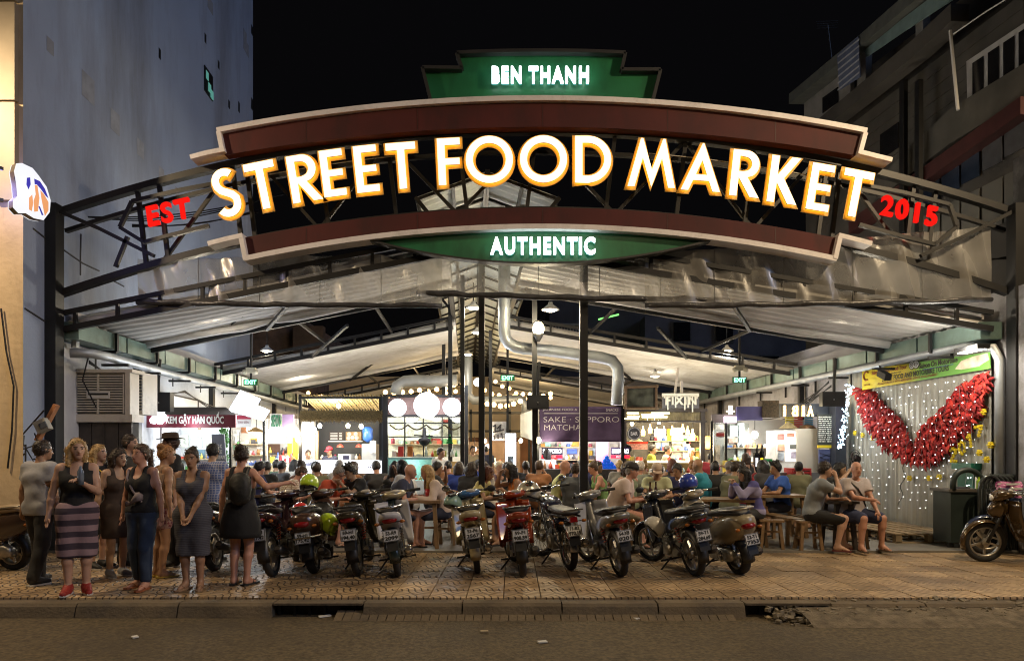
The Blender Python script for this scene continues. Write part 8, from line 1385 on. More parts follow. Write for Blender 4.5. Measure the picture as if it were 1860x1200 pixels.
def cast():
 G1 = 'people waiting on the pavement'; G2 = 'people sitting at the tables'; G3 = 'people working in the stalls'; D = lambda *c: c
 blk, blk2 = ('black', (.016, .016, .017)), ('dark', (.03, .03, .034))
 # ------------------------------------------------ the standing group on the left
 p = person('blonde woman in black tank top and striped skirt, red sneakers, holding a water bottle', 140, 7.45, 28, 'stand', 1.71, 'fair', ('long', 'blond'), ('tank',) + blk, ('skirt', 'striped', (.05, .035, .05), ('stripe', 2.4, (.30, .20, .22)), .42), ('sneaker', (.30, .025, .02)), ('chest', 'down'), .03, .25, .08, True, 1.0, G1)
 held(p, 0, 'water_bottle', 'clear water bottle in the hand of the woman in the striped skirt', 'bottle', lambda m, q, a: m.lathe([(.001, -.06), (.032, -.06), (.032, .08), (.013, .12), (.013, .14), (.001, .14)], 10, MX.Translation(q + V((.03, -.06, .04)))), mat('water_plastic', (.35, .45, .6), .1, trans=.6))
 person('man in pale grey T-shirt and dark trousers, dark hair, at the far left', 72, 8.05, 165, 'stand', 1.70, 'tan', ('short', 'dkbrown'), ('tee', 'pale_grey', (.36, .36, .38)), ('trousers', 'char', (.03, .03, .032)), ('sneaker', (.03, .03, .03)), ('down', 'down'), .04, -.3, .1, group=G1, legs={0: (.1, -.1), 1: (-.09, .14)})
 p = person('young blonde woman in profile wearing a black top and yellow necklace', 178, 9.1, 75, 'stand', 1.66, 'fair', ('long', 'blond'), ('tee',) + blk, ('shorts',) + blk, ('sneaker', (.02, .02, .02)), ('down', 'lap'), .02, .1, .02, True, group=G1); strap(p, [(.07, -.07, .46), (.04, -.12, .42), (0, -.135, .40), (-.04, -.12, .42), (-.07, -.07, .46)], None, mat('gold_chain', (.5, .36, .06), .3, .8), 'necklace', .012)
 person('tall brown-haired man in a dark T-shirt, in profile before the timber cabinet', 234, 9.35, 80, 'stand', 1.80, 'fair', ('short', 'dkbrown'), ('tee', 'olive_dark', (.035, .03, .024)), ('trousers', 'char', (.03, .03, .032)), ('sneaker', (.03, .03, .03)), ('down', 'down'), .03, .1, .0, group=G1)
 person('dark-haired woman in a dark brown dress and grey sneakers, second row', 212, 8.5, 60, 'stand', 1.60, 'mid', ('bob', 'dkbrown'), ('dress', 'dark_brown', (.045, .03, .024), None, .55), None, ('sneaker', (.26, .26, .27)), ('clasp', 'down'), .05, .2, .1, True, group=G1)
 p = person('woman in black tank top and blue jeans with a grey bag slung across', 258, 7.75, -12, 'stand', 1.65, 'pink', ('pony', 'brown'), ('tank',) + blk, ('crop', 'denim', (.028, .045, .085)), ('flip', (.30, .10, .04)), ('down', 'down'), .02, -.15, .02, True, 1.03, G1, legs={0: (.1, -.08), 1: (-.09, .05)})
 strap(p, [(-.14, -.05, .50), (-.10, -.13, .40), (.0, -.15, .25), (.10, -.13, .12)], None, mat('bag_grey', (.20, .16, .17), .7), 'bag_strap', .013)
 c = MB().loft([[p[4](.02 + .10 * t + dx, -.16 + dy, .17 + .05 * math.sin(PI * t) * k - .06 * (1 - k) + .04 * t) for dx, dy, k in ((0, -.03, 1), (0, .03, 1), (0, .03, 0), (0, -.03, 0))] for t in (-1, -.5, 0, .5, 1)]).build('crossbody_bag', mat('bag_grey'), None, smooth=True); c.parent = p[0]
 person('woman with tied blonde hair, tan top and floral shorts, gold sandals', 292, 8.45, 140, 'stand', 1.64, 'tan', ('bun', 'ginger'), ('strap', 'tan_top', (.30, .19, .11)), ('hot', 'floral', (.22, .06, .09), ('floral', 26, (.40, .26, .26))), ('flip', (.45, .30, .05)), ('out', 'down'), .1, -.4, .1, True, group=G1)
 p = person('tall man in brown hat and black T-shirt with a pale print', 312, 9.25, -55, 'stand', 1.80, 'fair', ('hat', 'brown'), ('tee',) + blk, ('trousers', 'char', (.03, .03, .032)), ('sneaker', (.03, .03, .03)), ('down', 'down'), .02, -.2, .03, group=G1)
 hd = p[1]; n = 20; q = MB(); q.loft([[hd(r * .92 * math.cos(2 * PI * k / n), .012 + r * 1.1 * math.sin(2 * PI * k / n), z + (.02 * abs(math.cos(2 * PI * k / n)) if r > .12 else 0)) for k in range(n)] for r, z in ((.155, .050), (.157, .058), (.096, .062), (.092, .10), (.088, .135), (.06, .150), (.005, .138))]); c = q.build('hat', mat('felt_brown', (.045, .028, .02), .9), None, smooth=True); c.parent = p[0]
 q = MB(); q.prism([(-.08, -.10), (.08, -.10), (.075, .03), (.03, .09), (-.03, .09), (-.075, .03)], p[4](0, -.155, .30), (1, 0, 0), UP, (0, .004, 0)); c = q.build('shirt_print', mat('print_faded', (.30, .30, .28), .8, var=.5, vs=18), None); c.parent = p[0]
 person('woman in grey striped knee-length dress with hands clasped, hair pulled back', 350, 7.7, 4, 'stand', 1.60, 'tan', ('bun', 'dkbrown'), ('dress', 'grey_stripe', (.085, .085, .105), ('stripe', 16, (.055, .055, .07)), .44), None, ('flip', (.32, .2, .12)), ('clasp', 'clasp'), .04, .1, .1, True, 1.06, G1)
 person('man in blue checked shirt seen from behind, dark hair', 384, 9.6, 170, 'stand', 1.68, 'mid', ('short', 'black'), ('tee', 'blue_check', (.12, .17, .36), ('plaid', 9, (.40, .42, .52))), ('trousers', 'denim', (.028, .045, .085)), ('sneaker', (.05, .05, .05)), ('down', 'chest'), .05, .1, .1, group=G1)
 p = person('woman in short black dress with backpack, seen from behind, hair in a bun', 438, 7.95, 172, 'stand', 1.63, 'pink', ('bun', 'dkbrown'), ('strap',) + blk, None, ('flip', (.02, .02, .02)), ('down', 'out'), .02, .1, .05, True, 1.05, G1)
 bpy.data.objects.remove(p[0].children[0]) if False else None
 q = MB(); c = None
 dr = person_dress(p, .56, cloth('black', blk[1]))
 bk = MB().loft([ring_(y, .0, .10, .16) for y in (.0,)] + [ring_(y, 0, w_, h) for y, w_, h in ((.03, .12, .19), (.10, .12, .19), (.14, .09, .15))]); bk.v = [tuple(p[4](-.10, .12, .28) + V(v)) for v in bk.v]; c = bk.build('backpack', mat('backpack_black', (.022, .022, .02), .6, var=.4, vs=9, bump=.3, bs=20), None, smooth=True); c.parent = p[0]; MB().tube([p[4](-.13, .13, .40), p[4](-.13, .04, .53), p[4](-.12, -.10, .42), p[4](-.15, -.05, .2)], .018, 6).build('strap', mat('backpack_black'), None).parent = c
 # ------------------------------------------------ the people at the tables
 S = lambda label, px, Y, yaw, **k: person(label, px, Y, yaw, group=G2, **k)
 S('dark-haired person in black seen from behind, leftmost of the seated crowd', 478, 13.2, 170, hair=('short', 'black'), top=('tee',) + blk, lean=.2)
 S('man in cream checked shirt bent over his food, left tables', 512, 11.55, 110, skin='pink', hair=('short', 'brown'), top=('tee', 'cream_check', (.60, .54, .42), ('plaid', 10, (.30, .20, .14))), bot=('shorts', 'khaki', (.2, .16, .1)), lean=.45, nod=.45, fat=1.1)
 S('woman with bare back and black strapless top, hair piled in a bun', 545, 12.6, 178, skin='tan', hair=('bun', 'dkbrown'), top=('strap',) + blk, lean=.08, fem=True, H=1.74)
 S('young man in black T-shirt before the lit white counter, from behind', 563, 13.8, 165, hair=('short', 'black'), top=('tee',) + blk, lean=.3)
 p = S('grey-haired man with glasses in an orange-red shirt looking down', 592, 11.25, 62, skin='pink', hair=('short', 'grey'), top=('tee', 'orange_red', (.48, .075, .03)), lean=.38, nod=.45, fat=1.1); hd = p[1]; c = MB().tube([hd(.08, .0, .015), hd(.055, -.088, .012), hd(0, -.103, .010), hd(-.055, -.088, .012), hd(-.08, 0, .015)], .004, 5).build('glasses', M_dark, None); c.parent = p[0]
 S('grey-haired man in pale T-shirt before the lit white counter', 617, 13.7, 200, skin='pink', hair=('short', 'grey'), top=('tee', 'pale', (.5, .49, .47)), lean=.1)
 p = S('young man with spiky black hair in a black T-shirt, head bowed over his hands', 652, 11.35, -38, skin='mid', hair=('spiky', 'black'), top=('tee',) + blk, arms=('phone', 'phone'), lean=.22, nod=.45)
 S('bald man in navy T-shirt leaning on the table to the right', 716, 11.05, 82, skin='pink', hair=('bald', 'grey'), top=('tee', 'navy_tee', (.035, .04, .075)), arms=('tablein', 'table'), lean=.42, nod=.1, fat=1.12, H=1.78)
 S('dark-haired woman half hidden behind the bald man', 712, 12.7, 160, skin='mid', hair=('long', 'black'), top=('tank',) + blk2, lean=.15, fem=True)
 S('dark-haired man in black by the glass case raising a hand', 783, 12.6, 110, skin='tan', hair=('short', 'black'), top=('tee',) + blk2, arms=('mouth', 'table'), lean=.15)
 p = S('woman with long curly golden hair in a cream sweater leaning over the table', 806, 11.15, -70, skin='pink', hair=('longwavy', 'blond'), top=('long', 'cream_knit', (.56, .45, .38)), arms=('table', 'tablein'), lean=.42, nod=.25, fem=True, H=1.75)
 S('dark-haired man in black T-shirt, back to the street, left of the middle posts', 848, 12.1, 150, skin='mid', hair=('bob', 'dkbrown'), top=('tee',) + blk, lean=.25)
 S('woman with auburn hair in a yellow T-shirt by the cream motorbike', 866, 11.5, 70, skin='tan', hair=('bob', 'auburn'), top=('tee', 'yellow', (.56, .50, .20)), lean=.3, nod=.3, fem=True, H=1.62)
 S('woman with light brown hair and cream top between the middle posts', 890, 12.5, -60, skin='pink', hair=('bob', 'brown'), top=('tee', 'cream_top', (.60, .55, .46)), lean=.2, fem=True)
 p = S('platinum-haired woman holding up a glowing phone', 905, 13.1, 20, skin='fair', hair=('short', 'platinum'), top=('tank', 'lilac', (.30, .24, .34)), arms=('up', 'table'), lean=.12, fem=True); held(p, 0, 'phone', 'glowing phone held up by the platinum-haired woman', 'phone', lambda m, q, a: m.box(q + V((0, -.05, .06)), (.16, .012, .09)), emi('phone_glow', (.75, .85, 1), 2.5))
 S('woman with long dark hair in an orange top, drinking at the middle table', 948, 11.25, -75, skin='tan', hair=('long', 'black'), top=('tank', 'orange', (.50, .16, .03)), arms=('chest', 'mouth'), lean=.28, nod=.2, fem=True, H=1.74)
 S('bald man in lime-yellow T-shirt behind the wire-wheeled motorcycle', 1014, 12.4, 85, skin='pink', hair=('bald', 'grey'), top=('tee', 'lime_tee', (.58, .60, .28)), lean=.15, H=1.78)
 S('broad-backed person in dark grey T-shirt, from behind, by the right middle post', 1040, 11.9, 160, skin='tan', hair=('short', 'brown'), top=('tee', 'grey_dark', (.055, .06, .065)), lean=.32, fat=1.12)
 S('woman in green top with bare shoulder, right of the right middle post', 1094, 13.1, -75, skin='pink', hair=('bun', 'brown'), top=('tank', 'green_top', (.20, .36, .14)), lean=.25, nod=.3, fem=True)
 S('dark-haired man just right of the right middle post', 1074, 13.7, 60, skin='mid', hair=('short', 'black'), top=('tee',) + blk2, lean=.2)
 p = S('heavy man in pale pink T-shirt and dark backwards cap, elbow on the table', 1118, 11.0, 72, skin='pink', hair=('short', 'grey'), top=('tee', 'pale_pink', (.62, .50, .45)), bot=('shorts', 'khaki', (.2, .16, .1)), arms=('tablein', 'table'), lean=.40, nod=.1, fat=1.28, H=1.80); peaked_cap(p, mat('cap_dark', (.035, .03, .03), .8), True)
 S('white-haired person in grey-green T-shirt behind the heavy man', 1160, 13.0, 150, skin='pink', hair=('short', 'white'), top=('tee', 'grey_green', (.20, .22, .18)), lean=.15)
 p = S('man in beige baseball cap and pale green shirt facing the street', 1192, 11.75, -8, skin='tan', hair=('short', 'grey'), top=('tee', 'pale_green', (.52, .55, .34)), lean=.22, nod=.35); peaked_cap(p, mat('cap_beige', (.62, .47, .36), .8))
 S('dark-haired man in black reaching across behind the beige cap', 1214, 12.9, -70, skin='tan', hair=('short', 'black'), top=('tee',) + blk2, lean=.35, arms=('table', 'tablein'))
 S('dark-haired man in navy shirt right of the beige cap', 1240, 12.1, -40, skin='tan', hair=('short', 'black'), top=('tee', 'navy2', (.03, .035, .12)), lean=.3, nod=.3)
 S('sun-tanned bald man in turquoise T-shirt, from behind', 1278, 12.6, -120, skin='tan', hair=('bald', 'brown'), top=('tee', 'turquoise', (.03, .28, .40)), lean=.12, H=1.82)
 S('grey-haired man in grey T-shirt near the glass partition', 1316, 13.6, 120, skin='tan', hair=('short', 'grey'), top=('tee', 'mid_grey', (.22, .21, .19)), lean=.2)
 S('fair-haired person in tan shirt before the bar counter', 1258, 13.9, 170, skin='pink', hair=('short', 'ginger'), top=('tee', 'tan_shirt', (.32, .26, .16)), lean=.15)
 S('woman with long dark hair in a dark red top', 1344, 12.2, 150, skin='tan', hair=('long', 'dkbrown'), top=('tee', 'dark_red', (.26, .02, .025)), lean=.2, fem=True)
 p = S('girl in violet-blue jacket with long black ponytail reading her phone', 1372, 10.95, -78, skin='fair', hair=('longwavy', 'black'), top=('long', 'violet_jacket', (.09, .085, .27), ('stripe', .9, (.30, .28, .45))), bot=('trousers', 'char', (.03, .03, .032)), arms=('phone', 'phone'), lean=.28, nod=.4, fem=True, H=1.66); held(p, 1, 'phone', 'white phone in the hands of the girl in violet-blue jacket', 'phone', lambda m, q, a: m.box(q + V((-.06, 0, .03)), (.14, .07, .012), MX.Rotation(.3, 3, 'Y')), mat('phone_white', (.7, .7, .72), .2))
 S('man in bright blue T-shirt with black hair, before the display fridge', 1420, 12.4, -75, skin='tan', hair=('spiky', 'black'), top=('tee', 'bright_blue', (.03, .10, .42)), lean=.18)
 p = person('man in grey T-shirt and black shorts on a stool, chin on hand, front right', 1474, 10.62, 70, 'sit', 1.80, 'fair', ('short', 'dkbrown'), ('tee', 'grey_blue', (.21, .23, .25)), ('shorts',) + blk, ('flip', (.14, .03, .03)), ('tablein', 'chin'), .30, .1, .0, group=G2, z0=.035, legs={0: (.14, -.42, -.46), 1: (-.12, -.44, -.34)})
 S('dark-haired man in black filming with a phone between the two front men', 1508, 11.9, 40, skin='mid', hair=('bob', 'black'), top=('tee',) + blk, arms=('chest', 'up'), lean=.25)
 p = person('older man in pale T-shirt and navy shorts with a shoulder strap, facing the street', 1550, 10.75, 10, 'sit', 1.76, 'pink', ('bald', 'grey'), ('tee', 'pale_lilac', (.48, .43, .44)), ('shorts', 'navy3', (.035, .045, .10)), ('flip', (.1, .07, .05)), ('knee', 'tablein'), .10, -.2, .0, group=G2, z0=.035, fat=1.1, legs={0: (.20, -.40, -.36), 1: (-.14, -.42, -.38)}); strap(p, [(-.13, -.06, .49), (-.05, -.155, .40), (.05, -.165, .27), (.13, -.12, .12)], None, mat('strap_black', (.03, .03, .03), .7), 'shoulder_strap')
 # farther in
 for i, (px, Y, yaw, sk, hr, tp_, lab) in enumerate(((497, 15.0, 170, 'tan', ('short', 'black'), ('tee', 'green_dull', (.10, .16, .10)), 'black-haired man in dull green seated before the noodle stall'), (528, 15.4, 150, 'mid', ('bob', 'black'), ('tee', 'pale', (.5, .49, .47)), 'woman in pale top seated before the noodle stall'), (865, 15.4, 160, 'tan', ('short', 'black'), ('tee', 'royal', (.03, .06, .30)), 'black-haired man in royal blue seated deep between the posts'), (1128, 14.6, 190, 'pink', ('short', 'blond'), ('tee', 'mid_grey', (.22, .21, .19)), 'fair-haired man in grey seated before the black counter'), (1172, 14.8, 180, 'mid', ('bun', 'blond'), ('tank', 'cream_top', (.60, .55, .46)), 'blonde woman in cream seated before the bar'), (1335, 15.0, 200, 'tan', ('short', 'dkbrown'), ('tee',) + blk, 'dark man in black seated before the beer taps'), (1388, 13.8, 160, 'mid', ('bob', 'black'), ('tee', 'dark_red', (.26, .02, .025)), 'dark-haired person in red seated by the beer taps'))): S(lab, px, Y, yaw, skin=sk, hair=hr, top=tp_, lean=.15)
 for i, (px, Y, yaw, hr, tp_, fm, lab) in enumerate(((575, 12.6, 190, ('short', 'dkbrown'), ('tee', 'olive', (.14, .14, .08)), 0, 'man in olive T-shirt between the bare back and the orange-red shirt'), (634, 12.7, 150, ('long', 'brown'), ('tee', 'rust', (.28, .12, .05)), 1, 'brown-haired woman in rust top behind the spiky hair'), (686, 13.0, 200, ('short', 'black'), ('tee', 'char_tee', (.05, .05, .055)), 0, 'dark-haired man in charcoal left of the bald man'), (745, 12.3, -120, ('bob', 'black'), ('tee', 'white_tee', (.65, .65, .66)), 1, 'black-haired woman in white between the bald man and the golden curls'), (832, 13.2, 170, ('bob', 'dkbrown'), ('tee', 'royal', (.03, .06, .30)), 0, 'person in royal blue left of the middle posts'), (925, 12.6, 200, ('long', 'dkbrown'), ('tank',) + blk, 1, 'dark-haired woman in black behind the orange top'), (975, 12.9, 160, ('short', 'brown'), ('tee', 'rust', (.28, .12, .05)), 0, 'man in rust T-shirt left of the lime-yellow one'), (1058, 13.2, 180, ('short', 'black'), ('tee', 'navy2', (.03, .035, .12)), 0, 'man in navy behind the broad dark back'), (1142, 12.3, -160, ('bob', 'brown'), ('tank', 'sage', (.22, .26, .18)), 1, 'woman in sage top between the heavy man and the beige cap'), (1300, 12.9, 170, ('short', 'black'), ('tee',) + blk, 0, 'man in black right of the turquoise T-shirt'), (1325, 11.9, 120, ('short', 'dkbrown'), ('tee', 'olive', (.14, .14, .08)), 0, 'man in olive at the reddish plank table'), (1398, 13.0, -160, ('long', 'black'), ('tee', 'char_tee', (.05, .05, .055)), 1, 'woman in charcoal behind the violet jacket'), (1450, 13.2, 150, ('short', 'black'), ('tee', 'olive', (.14, .14, .08)), 0, 'man in olive before the red crate'), (505, 13.9, 160, ('short', 'black'), ('tee', 'char_tee', (.05, .05, .055)), 0, 'man in charcoal before the noodle stall, nearer row'), (455, 12.2, 140, ('short', 'black'), ('tee', 'navy2', (.03, .035, .12)), 0, 'man in navy just right of the woman with the backpack'), (1225, 14.2, 180, ('bob', 'auburn'), ('tank',) + blk2, 1, 'auburn-haired woman in black before the bar'), (955, 14.3, 180, ('short', 'dkbrown'), ('tee', 'char_tee', (.05, .05, .055)), 0, 'man in charcoal before the white display fridge'), (815, 14.2, 190, ('short', 'black'), ('tee', 'rust', (.28, .12, .05)), 0, 'man in rust T-shirt before the glass case'))): S(lab, px, Y, yaw, skin=('tan', 'mid', 'pink')[i % 3], hair=hr, top=tp_, fem=bool(fm), lean=.1 + .06 * (i % 4), nod=.1 + .1 * (i % 3), arms=(('table', 'mouth'), ('table', 'table'), ('chest', 'table'))[i % 3], H=1.68 + .04 * (i % 4))
 # ------------------------------------------------ standing inside, and the stall workers
 W = lambda label, px, Y, yaw, **k: person(label, px, Y, yaw, pose='stand', group=G3, lean=.04, **k)
 W('woman with glasses and black hair standing at the mint glass case', 798, 14.6, 60, H=1.62, skin='fair', hair=('short', 'black'), top=('tee', 'pale', (.5, .49, .47)), bot=('trousers', 'char', (.03, .03, .032)), arms=('down', 'chest'), fem=True)
 p = W('cook in red cap and dark shirt inside the bamboo stall', 600, 18.1, -20, H=1.66, skin='mid', hair=('short', 'black'), top=('tee', 'navy_tee', (.035, .04, .075)), bot=('trousers', 'char', (.03, .03, .032)), arms=('lap', 'lap')); peaked_cap(p, mat('cap_red', (.6, .03, .05), .7))
 W('woman in white at the left side of the bamboo stall', 559, 18.0, 30, H=1.58, skin='mid', hair=('pony', 'dkbrown'), top=('tee', 'white_tee', (.65, .65, .66)), bot=('trousers', 'char', (.03, .03, .032)), arms=('lap', 'lap'), fem=True)
 W('vendor in white shirt in the noodle stall', 520, 18.0, 150, H=1.66, skin='mid', hair=('short', 'dkbrown'), top=('tee', 'white_tee', (.65, .65, .66)), bot=('trousers', 'char', (.03, .03, .032)), arms=('lap', 'down'))
 W('cook in white jacket with dark hair in the Japanese stall', 994, 15.9, -160, H=1.6, skin='mid', hair=('bob', 'black'), top=('tee', 'white_tee', (.65, .65, .66)), bot=('trousers', 'char', (.03, .03, .032)), arms=('lap', 'lap'))
 W('barman in yellow-green T-shirt behind the bar, left of two', 1183, 18.0, 70, H=1.72, skin='mid', hair=('short', 'black'), top=('tee', 'yellow_green', (.36, .40, .05)), bot=('trousers', 'char', (.03, .03, .032)), arms=('lap', 'lap'))
 W('barman in cream T-shirt behind the bar, right of two', 1210, 18.0, 70, H=1.70, skin='tan', hair=('short', 'black'), top=('tee', 'cream_top', (.60, .55, .46)), bot=('trousers', 'char', (.03, .03, .032)), arms=('chest', 'lap'))
 W('white-haired person at the right end of the bar', 1256, 17.9, 0, H=1.62, skin='pink', hair=('short', 'white'), top=('tee', 'pale', (.5, .49, .47)), bot=('trousers', 'char', (.03, .03, .032)), arms=('lap', 'lap'))
 W('person in dark red between the bar and the beer stall', 1290, 16.4, 160, H=1.5, skin='tan', hair=('short', 'black'), top=('tee', 'dark_red', (.26, .02, .025)), bot=('trousers', 'char', (.03, .03, .032)), arms=('down', 'down'))
 W('drinker with raised arm at the beer taps', 1356, 14.7, 190, H=1.5, skin='tan', hair=('bob', 'brown'), top=('tank',) + blk2, bot=('trousers', 'char', (.03, .03, .032)), arms=('out', 'down'), fem=True)
 for px, Y, yaw, lab, tp_ in ((858, 19.0, 20, 'person in brown walking deep between the posts, left', ('tee', 'tan_shirt', (.32, .26, .16))), (882, 19.5, 170, 'person in navy walking deep between the posts, right', ('tee', 'navy_tee', (.035, .04, .075))), (868, 21.5, 0, 'person in pale top far back by the white cloth stall', ('tee', 'pale', (.5, .49, .47)))): W(lab, px, Y, yaw, H=1.7, hair=('short', 'black'), top=tp_, bot=('trousers', 'char', (.03, .03, .032)), arms=('down', 'down'))
def person_dress(p, z1, m):
 """short flared skirt that continues a strap top down to z1"""
 o, hd, s, e, tp = p; n = 28; rg = []
 for k in range(9):
  t = k / 8; z = tp(0, 0, .14).z * (1 - t) + z1 * t; a = .165 + .065 * min(1, t * 1.6) + .01 * t; b = .13 + .05 * min(1, t * 1.6)
  rg.append([V(((a + .008 * t * math.sin(7 * q)) * math.cos(q), (b + .008 * t * math.sin(7 * q)) * math.sin(q) + .01, z)) for q in [2 * PI * j / n for j in range(n)]])
 c = MB().loft(rg).build('skirt', m, None, smooth=True); c.parent = o; return c
# ================================================================ TABLES, STOOLS, TABLEWARE
M_table = mat('table_wood', (.23, .145, .075), .42, var=.35, vs=5, bump=.25, bs=18, st=((.09, .055, .03), 3, .6)); M_tdark = mat('table_dark', (.035, .028, .024), .4, var=.3, vs=6)
def table(label, x, y, L, Wd, rz, m=None, h=.75):
 m = m or M_table; T = thing('table', label, 'table', (0, 0, 0), 'market tables'); k = 4
 for i in range(k): w_ = Wd / k; MB().box((0, -Wd / 2 + w_ * (i + .5), h - .02), (L + RN.uniform(-.01, .01), w_ - .006, .04)).build('plank', m, T)
 for sx in (-1, 1):
  for sy in (-1, 1): MB().bar((sx * (L / 2 - .05), sy * (Wd / 2 - .03), 0), (sx * (L / 2 - .10), sy * (Wd / 2 - .08), h - .04), .06).build('leg', m, T)
  MB().bar((sx * (L / 2 - .075), -Wd / 2 + .08, .35), (sx * (L / 2 - .075), Wd / 2 - .08, .35), .05, .03).build('rail', m, T)
 MB().bar((-L / 2 + .08, 0, .30), (L / 2 - .08, 0, .30), .05, .03).build('stretcher', m, T); T.location = (x, y, .035); T.rotation_euler.z = rz; return T
def stool_proto():
 T = thing('stool', 'x', 'stool', (0, 0, 0), 'wooden stools at the tables'); m = M_table; MB().box((0, 0, .435), (.36, .28, .03)).build('seat', m, T)
 for sx in (-1, 1):
  for sy in (-1, 1): MB().bar((sx * .16, sy * .13, 0), (sx * .12, sy * .09, .42), .045).build('leg', m, T)
  MB().bar((sx * .145, -.11, .18), (sx * .145, .11, .18), .03).build('rung', m, T)
 MB().bar((-.14, 0, .26), (.14, 0, .26), .03).build('rung', m, T); return T
def furniture():
 X = lambda px, Y: (px - CX) / F_PX * Y; tb = {}
 for key, px, Y, L, Wd, rz, lab in (('a', 486, 12.35, 1.1, .6, 0, 'wooden table at the left end, under the dark-haired person'), ('b', 620, 11.5, .9, .55, .1, 'wooden table between the orange-red shirt and the spiky hair'), ('c', 768, 10.95, .62, .6, 0, 'wooden table of the bald man in navy, by the pale leg shields'), ('d', 905, 11.55, .8, .55, .1, 'wooden table between the yellow T-shirt and the orange top'), ('e', 1030, 12.9, 1.2, .6, 0, 'wooden table behind the wire-wheeled motorcycle'), ('f', 1176, 11.1, .75, .6, 0, 'wooden table of the heavy man in the pale pink T-shirt'), ('g', 1322, 11.25, .85, .75, -.35, 'reddish plank table of the girl in the violet jacket'), ('h', 1412, 12.25, .9, .6, .05, 'wooden table of the man in bright blue'), ('j', 555, 14.3, 1.2, .6, 0, 'wooden table before the lit white counter'), ('k', 700, 13.7, 1.1, .6, 0, 'wooden table before the globe-lamp stall'), ('l', 872, 13.9, 1.1, .6, 0, 'wooden table deep between the middle posts'), ('m', 1110, 13.9, 1.1, .6, 0, 'wooden table before the black counter'), ('n', 1255, 13.3, 1.1, .6, 0, 'wooden table before the bar'), ('o', 1365, 14.3, .9, .6, 0, 'wooden table before the beer taps')): tb[key] = table(lab, X(px, Y), Y, L, Wd, rz)
 tb['p'] = table('small dark table between the two front men on the right', X(1522, 10.75), 10.75, .42, .5, .05, M_tdark)
 st = stool_proto(); places = [(1401, 10.75, 'wooden stool right of the violet jacket, at the front edge'), (1372, 10.98, 'wooden stool under the girl in the violet jacket'), (1468, 10.62, 'wooden stool under the man in grey T-shirt'), (1552, 10.8, 'wooden stool under the older man in pale T-shirt'), (1118, 11.02, 'wooden stool under the heavy man in pale pink'), (716, 11.07, 'wooden stool under the bald man in navy'), (806, 11.17, 'wooden stool under the woman with curly golden hair'), (948, 11.27, 'wooden stool under the woman in the orange top'), (866, 11.52, 'wooden stool under the woman in yellow'), (512, 11.57, 'wooden stool under the man in the checked cream shirt'), (592, 11.27, 'wooden stool under the man in orange-red'), (652, 11.37, 'wooden stool under the spiky-haired man'), (1192, 11.77, 'wooden stool under the man in the beige cap'), (1040, 11.92, 'wooden stool under the broad back in dark grey'), (1014, 12.42, 'wooden stool under the bald man in lime-yellow'), (1420, 12.42, 'wooden stool under the man in bright blue'), (1344, 12.22, 'wooden stool under the woman in dark red'), (1278, 12.62, 'wooden stool under the man in turquoise'), (1240, 12.12, 'wooden stool under the man in navy by the cap'), (848, 12.12, 'wooden stool under the man in black by the middle posts')]
 for i, (px, Y, lab) in enumerate(places):
  o = st if i == 0 else copy_thing(st, lab); o['label'] = lab; o.location = (X(px, Y), Y, .035); o.rotation_euler.z = RN.uniform(-.4, .4)
 B = thing('bench', 'long low plank bench behind the man in grey T-shirt', 'bench', (0, 0, 0)); a, b = P(1392, 945, 12.0), P(1445, 960, 11.0); a.z = b.z = .46; MB().bar(a, b, .26, .035).build('seat', M_table, B)
 for t in (.08, .92):
  for s in (-.09, .09): q = a.lerp(b, t); MB().bar((q.x + s, q.y, .035), (q.x + s, q.y, .44), .05).build('leg', M_table, B)
 # tableware: bottles, glasses, cups, plates
 def at(key, u, v): T = tb[key]; return MX.Translation(T.location) @ MX.Rotation(T.rotation_euler.z, 4, 'Z') @ V((u, v, .75))
 beer = mat('beer_glass', (.07, .03, .012), .08); clear = mat('drink_glass', (.55, .58, .58), .08, trans=.7); lab_m = mat('bottle_label', (.55, .5, .42), .6)
 def bottle(key, u, v, lab, m=beer):
  p = at(key, u, v); T = thing('beer_bottle', lab, 'bottle', p, 'drinks on the tables'); MB().lathe([(.032, 0), (.033, .01), (.033, .15), (.014, .20), (.014, .26), (.017, .265), (.017, .28)], 12, MX.Translation(p)).build('body', m, T, smooth=True); MB().lathe([(.0335, .05), (.0335, .12)], 12, MX.Translation(p)).build('label', lab_m, T, smooth=True)
 def cup(key, u, v, lab, m, r=.042, h=.12, straw=None):
  p = at(key, u, v); T = thing('cup', lab, 'cup', p, 'drinks on the tables'); MB().lathe([(.001, 0), (r * .8, 0), (r, h), (r * .92, h), (r * .75, .01), (.001, .01)], 14, MX.Translation(p)).build('body', m, T, smooth=True)
  if straw: MB().tube([p + V((0, 0, .03)), p + V((.03, 0, .22))], .005, 5).build('straw', straw, T)
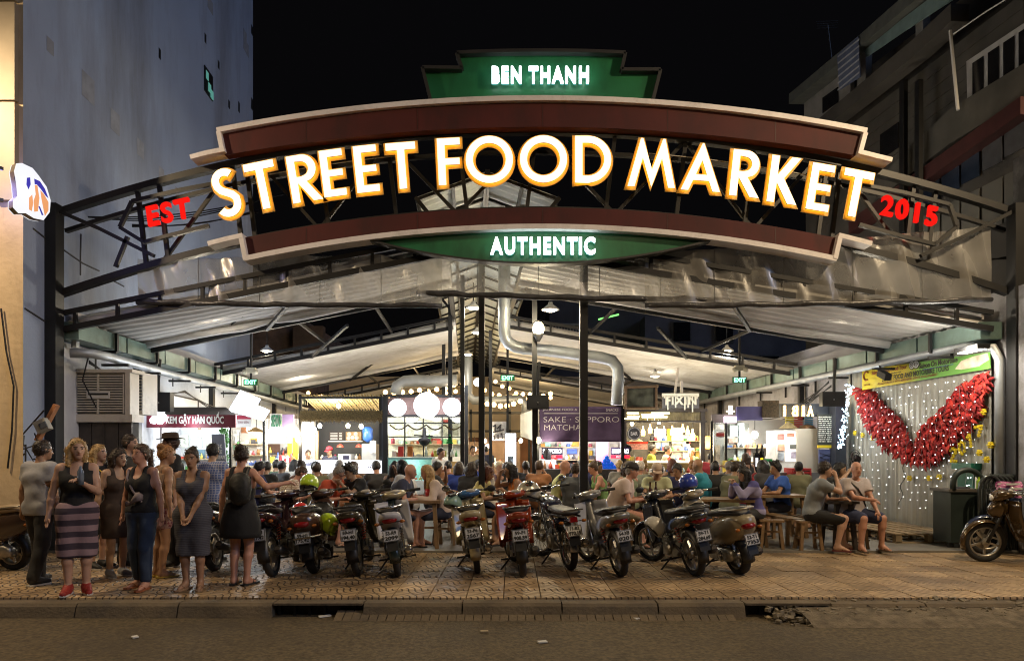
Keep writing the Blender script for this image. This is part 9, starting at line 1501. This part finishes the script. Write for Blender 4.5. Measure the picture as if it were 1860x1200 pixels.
 def plate_(key, u, v, lab, c=(.7, .68, .62), f=(.4, .22, .08)):
  p = at(key, u, v); T = thing('plate', lab, 'plate', p, 'plates of food on the tables'); MB().lathe([(.001, .004), (.07, .004), (.11, .018), (.112, .022), (.07, .010), (.001, .010)], 18, MX.Translation(p)).build('dish', mat('plate_white', c, .3), T, smooth=True); r = random.Random(int(u * 99) + 7); q = MB()
  for k in range(9): q.sph(p + V((r.uniform(-.05, .05), r.uniform(-.05, .05), .02)), r.uniform(.012, .024), 6)
  q.build('food', mat('food_%d' % int(f[0] * 100), f, .5, var=.5, vs=30), T, smooth=True)
 bottle('f', .02, -.12, 'brown beer bottle with label in front of the beige cap'); bottle('f', .14, .02, 'brown beer bottle behind the labelled one'); bottle('n', .1, -.1, 'brown beer bottle before the bar, left of two'); bottle('n', .25, 0, 'brown beer bottle before the bar, right of two'); bottle('p', -.05, .05, 'clear bottle on the small dark table', clear); bottle('p', .1, 0, 'second clear bottle on the small dark table, right', clear); bottle('d', .06, .1, 'pale bottle beside the straw cup on the middle table', clear)
 cup('c', .08, .0, 'tall red cup on the table of the bald man in navy', mat('cup_red', (.40, .025, .03), .3), .045, .17); cup('d', .14, -.08, 'clear cup with orange straw on the middle table', clear, .05, .13, mat('straw_orange', (.7, .25, .05), .4)); cup('b', .05, -.05, 'cup of yellow-orange juice on the left table', mat('juice', (.65, .35, .03), .15), .045, .13); cup('h', .02, 0, 'dark glass on the table of the man in bright blue, left', clear, .035, .11); cup('h', .2, .02, 'dark glass on the table of the man in bright blue, right', beer, .035, .11); cup('c', .22, .1, 'clear plastic cup beside the tall red cup', clear); cup('p', .02, -.14, 'small glass at the front of the small dark table', clear, .03, .09)
 plate_('d', .26, -.02, 'plate of food before the woman in orange'); plate_('b', -.15, .05, 'plate of food before the man in orange-red', f=(.5, .3, .1)); plate_('a', 0, 0, 'plate of food on the leftmost table'); plate_('e', -.2, -.05, 'plate of food behind the wire-wheeled motorcycle', f=(.2, .25, .05)); plate_('n', -.2, -.05, 'plate of food on the table before the bar', f=(.45, .1, .04)); plate_('c', -.1, .1, 'plate of noodles by the tall red cup', f=(.5, .36, .15))
# ================================================================ BUILD
ground(); street_lamps(); tower(); right_block(); sign(); hall()
stall_kem(); left_row(); stall_bamboo(); stall_globe(); stall_japan(); stall_fixin(); stall_right(); more_wares(); right_wall(); left_junk()
bikes()
furniture(); cast()
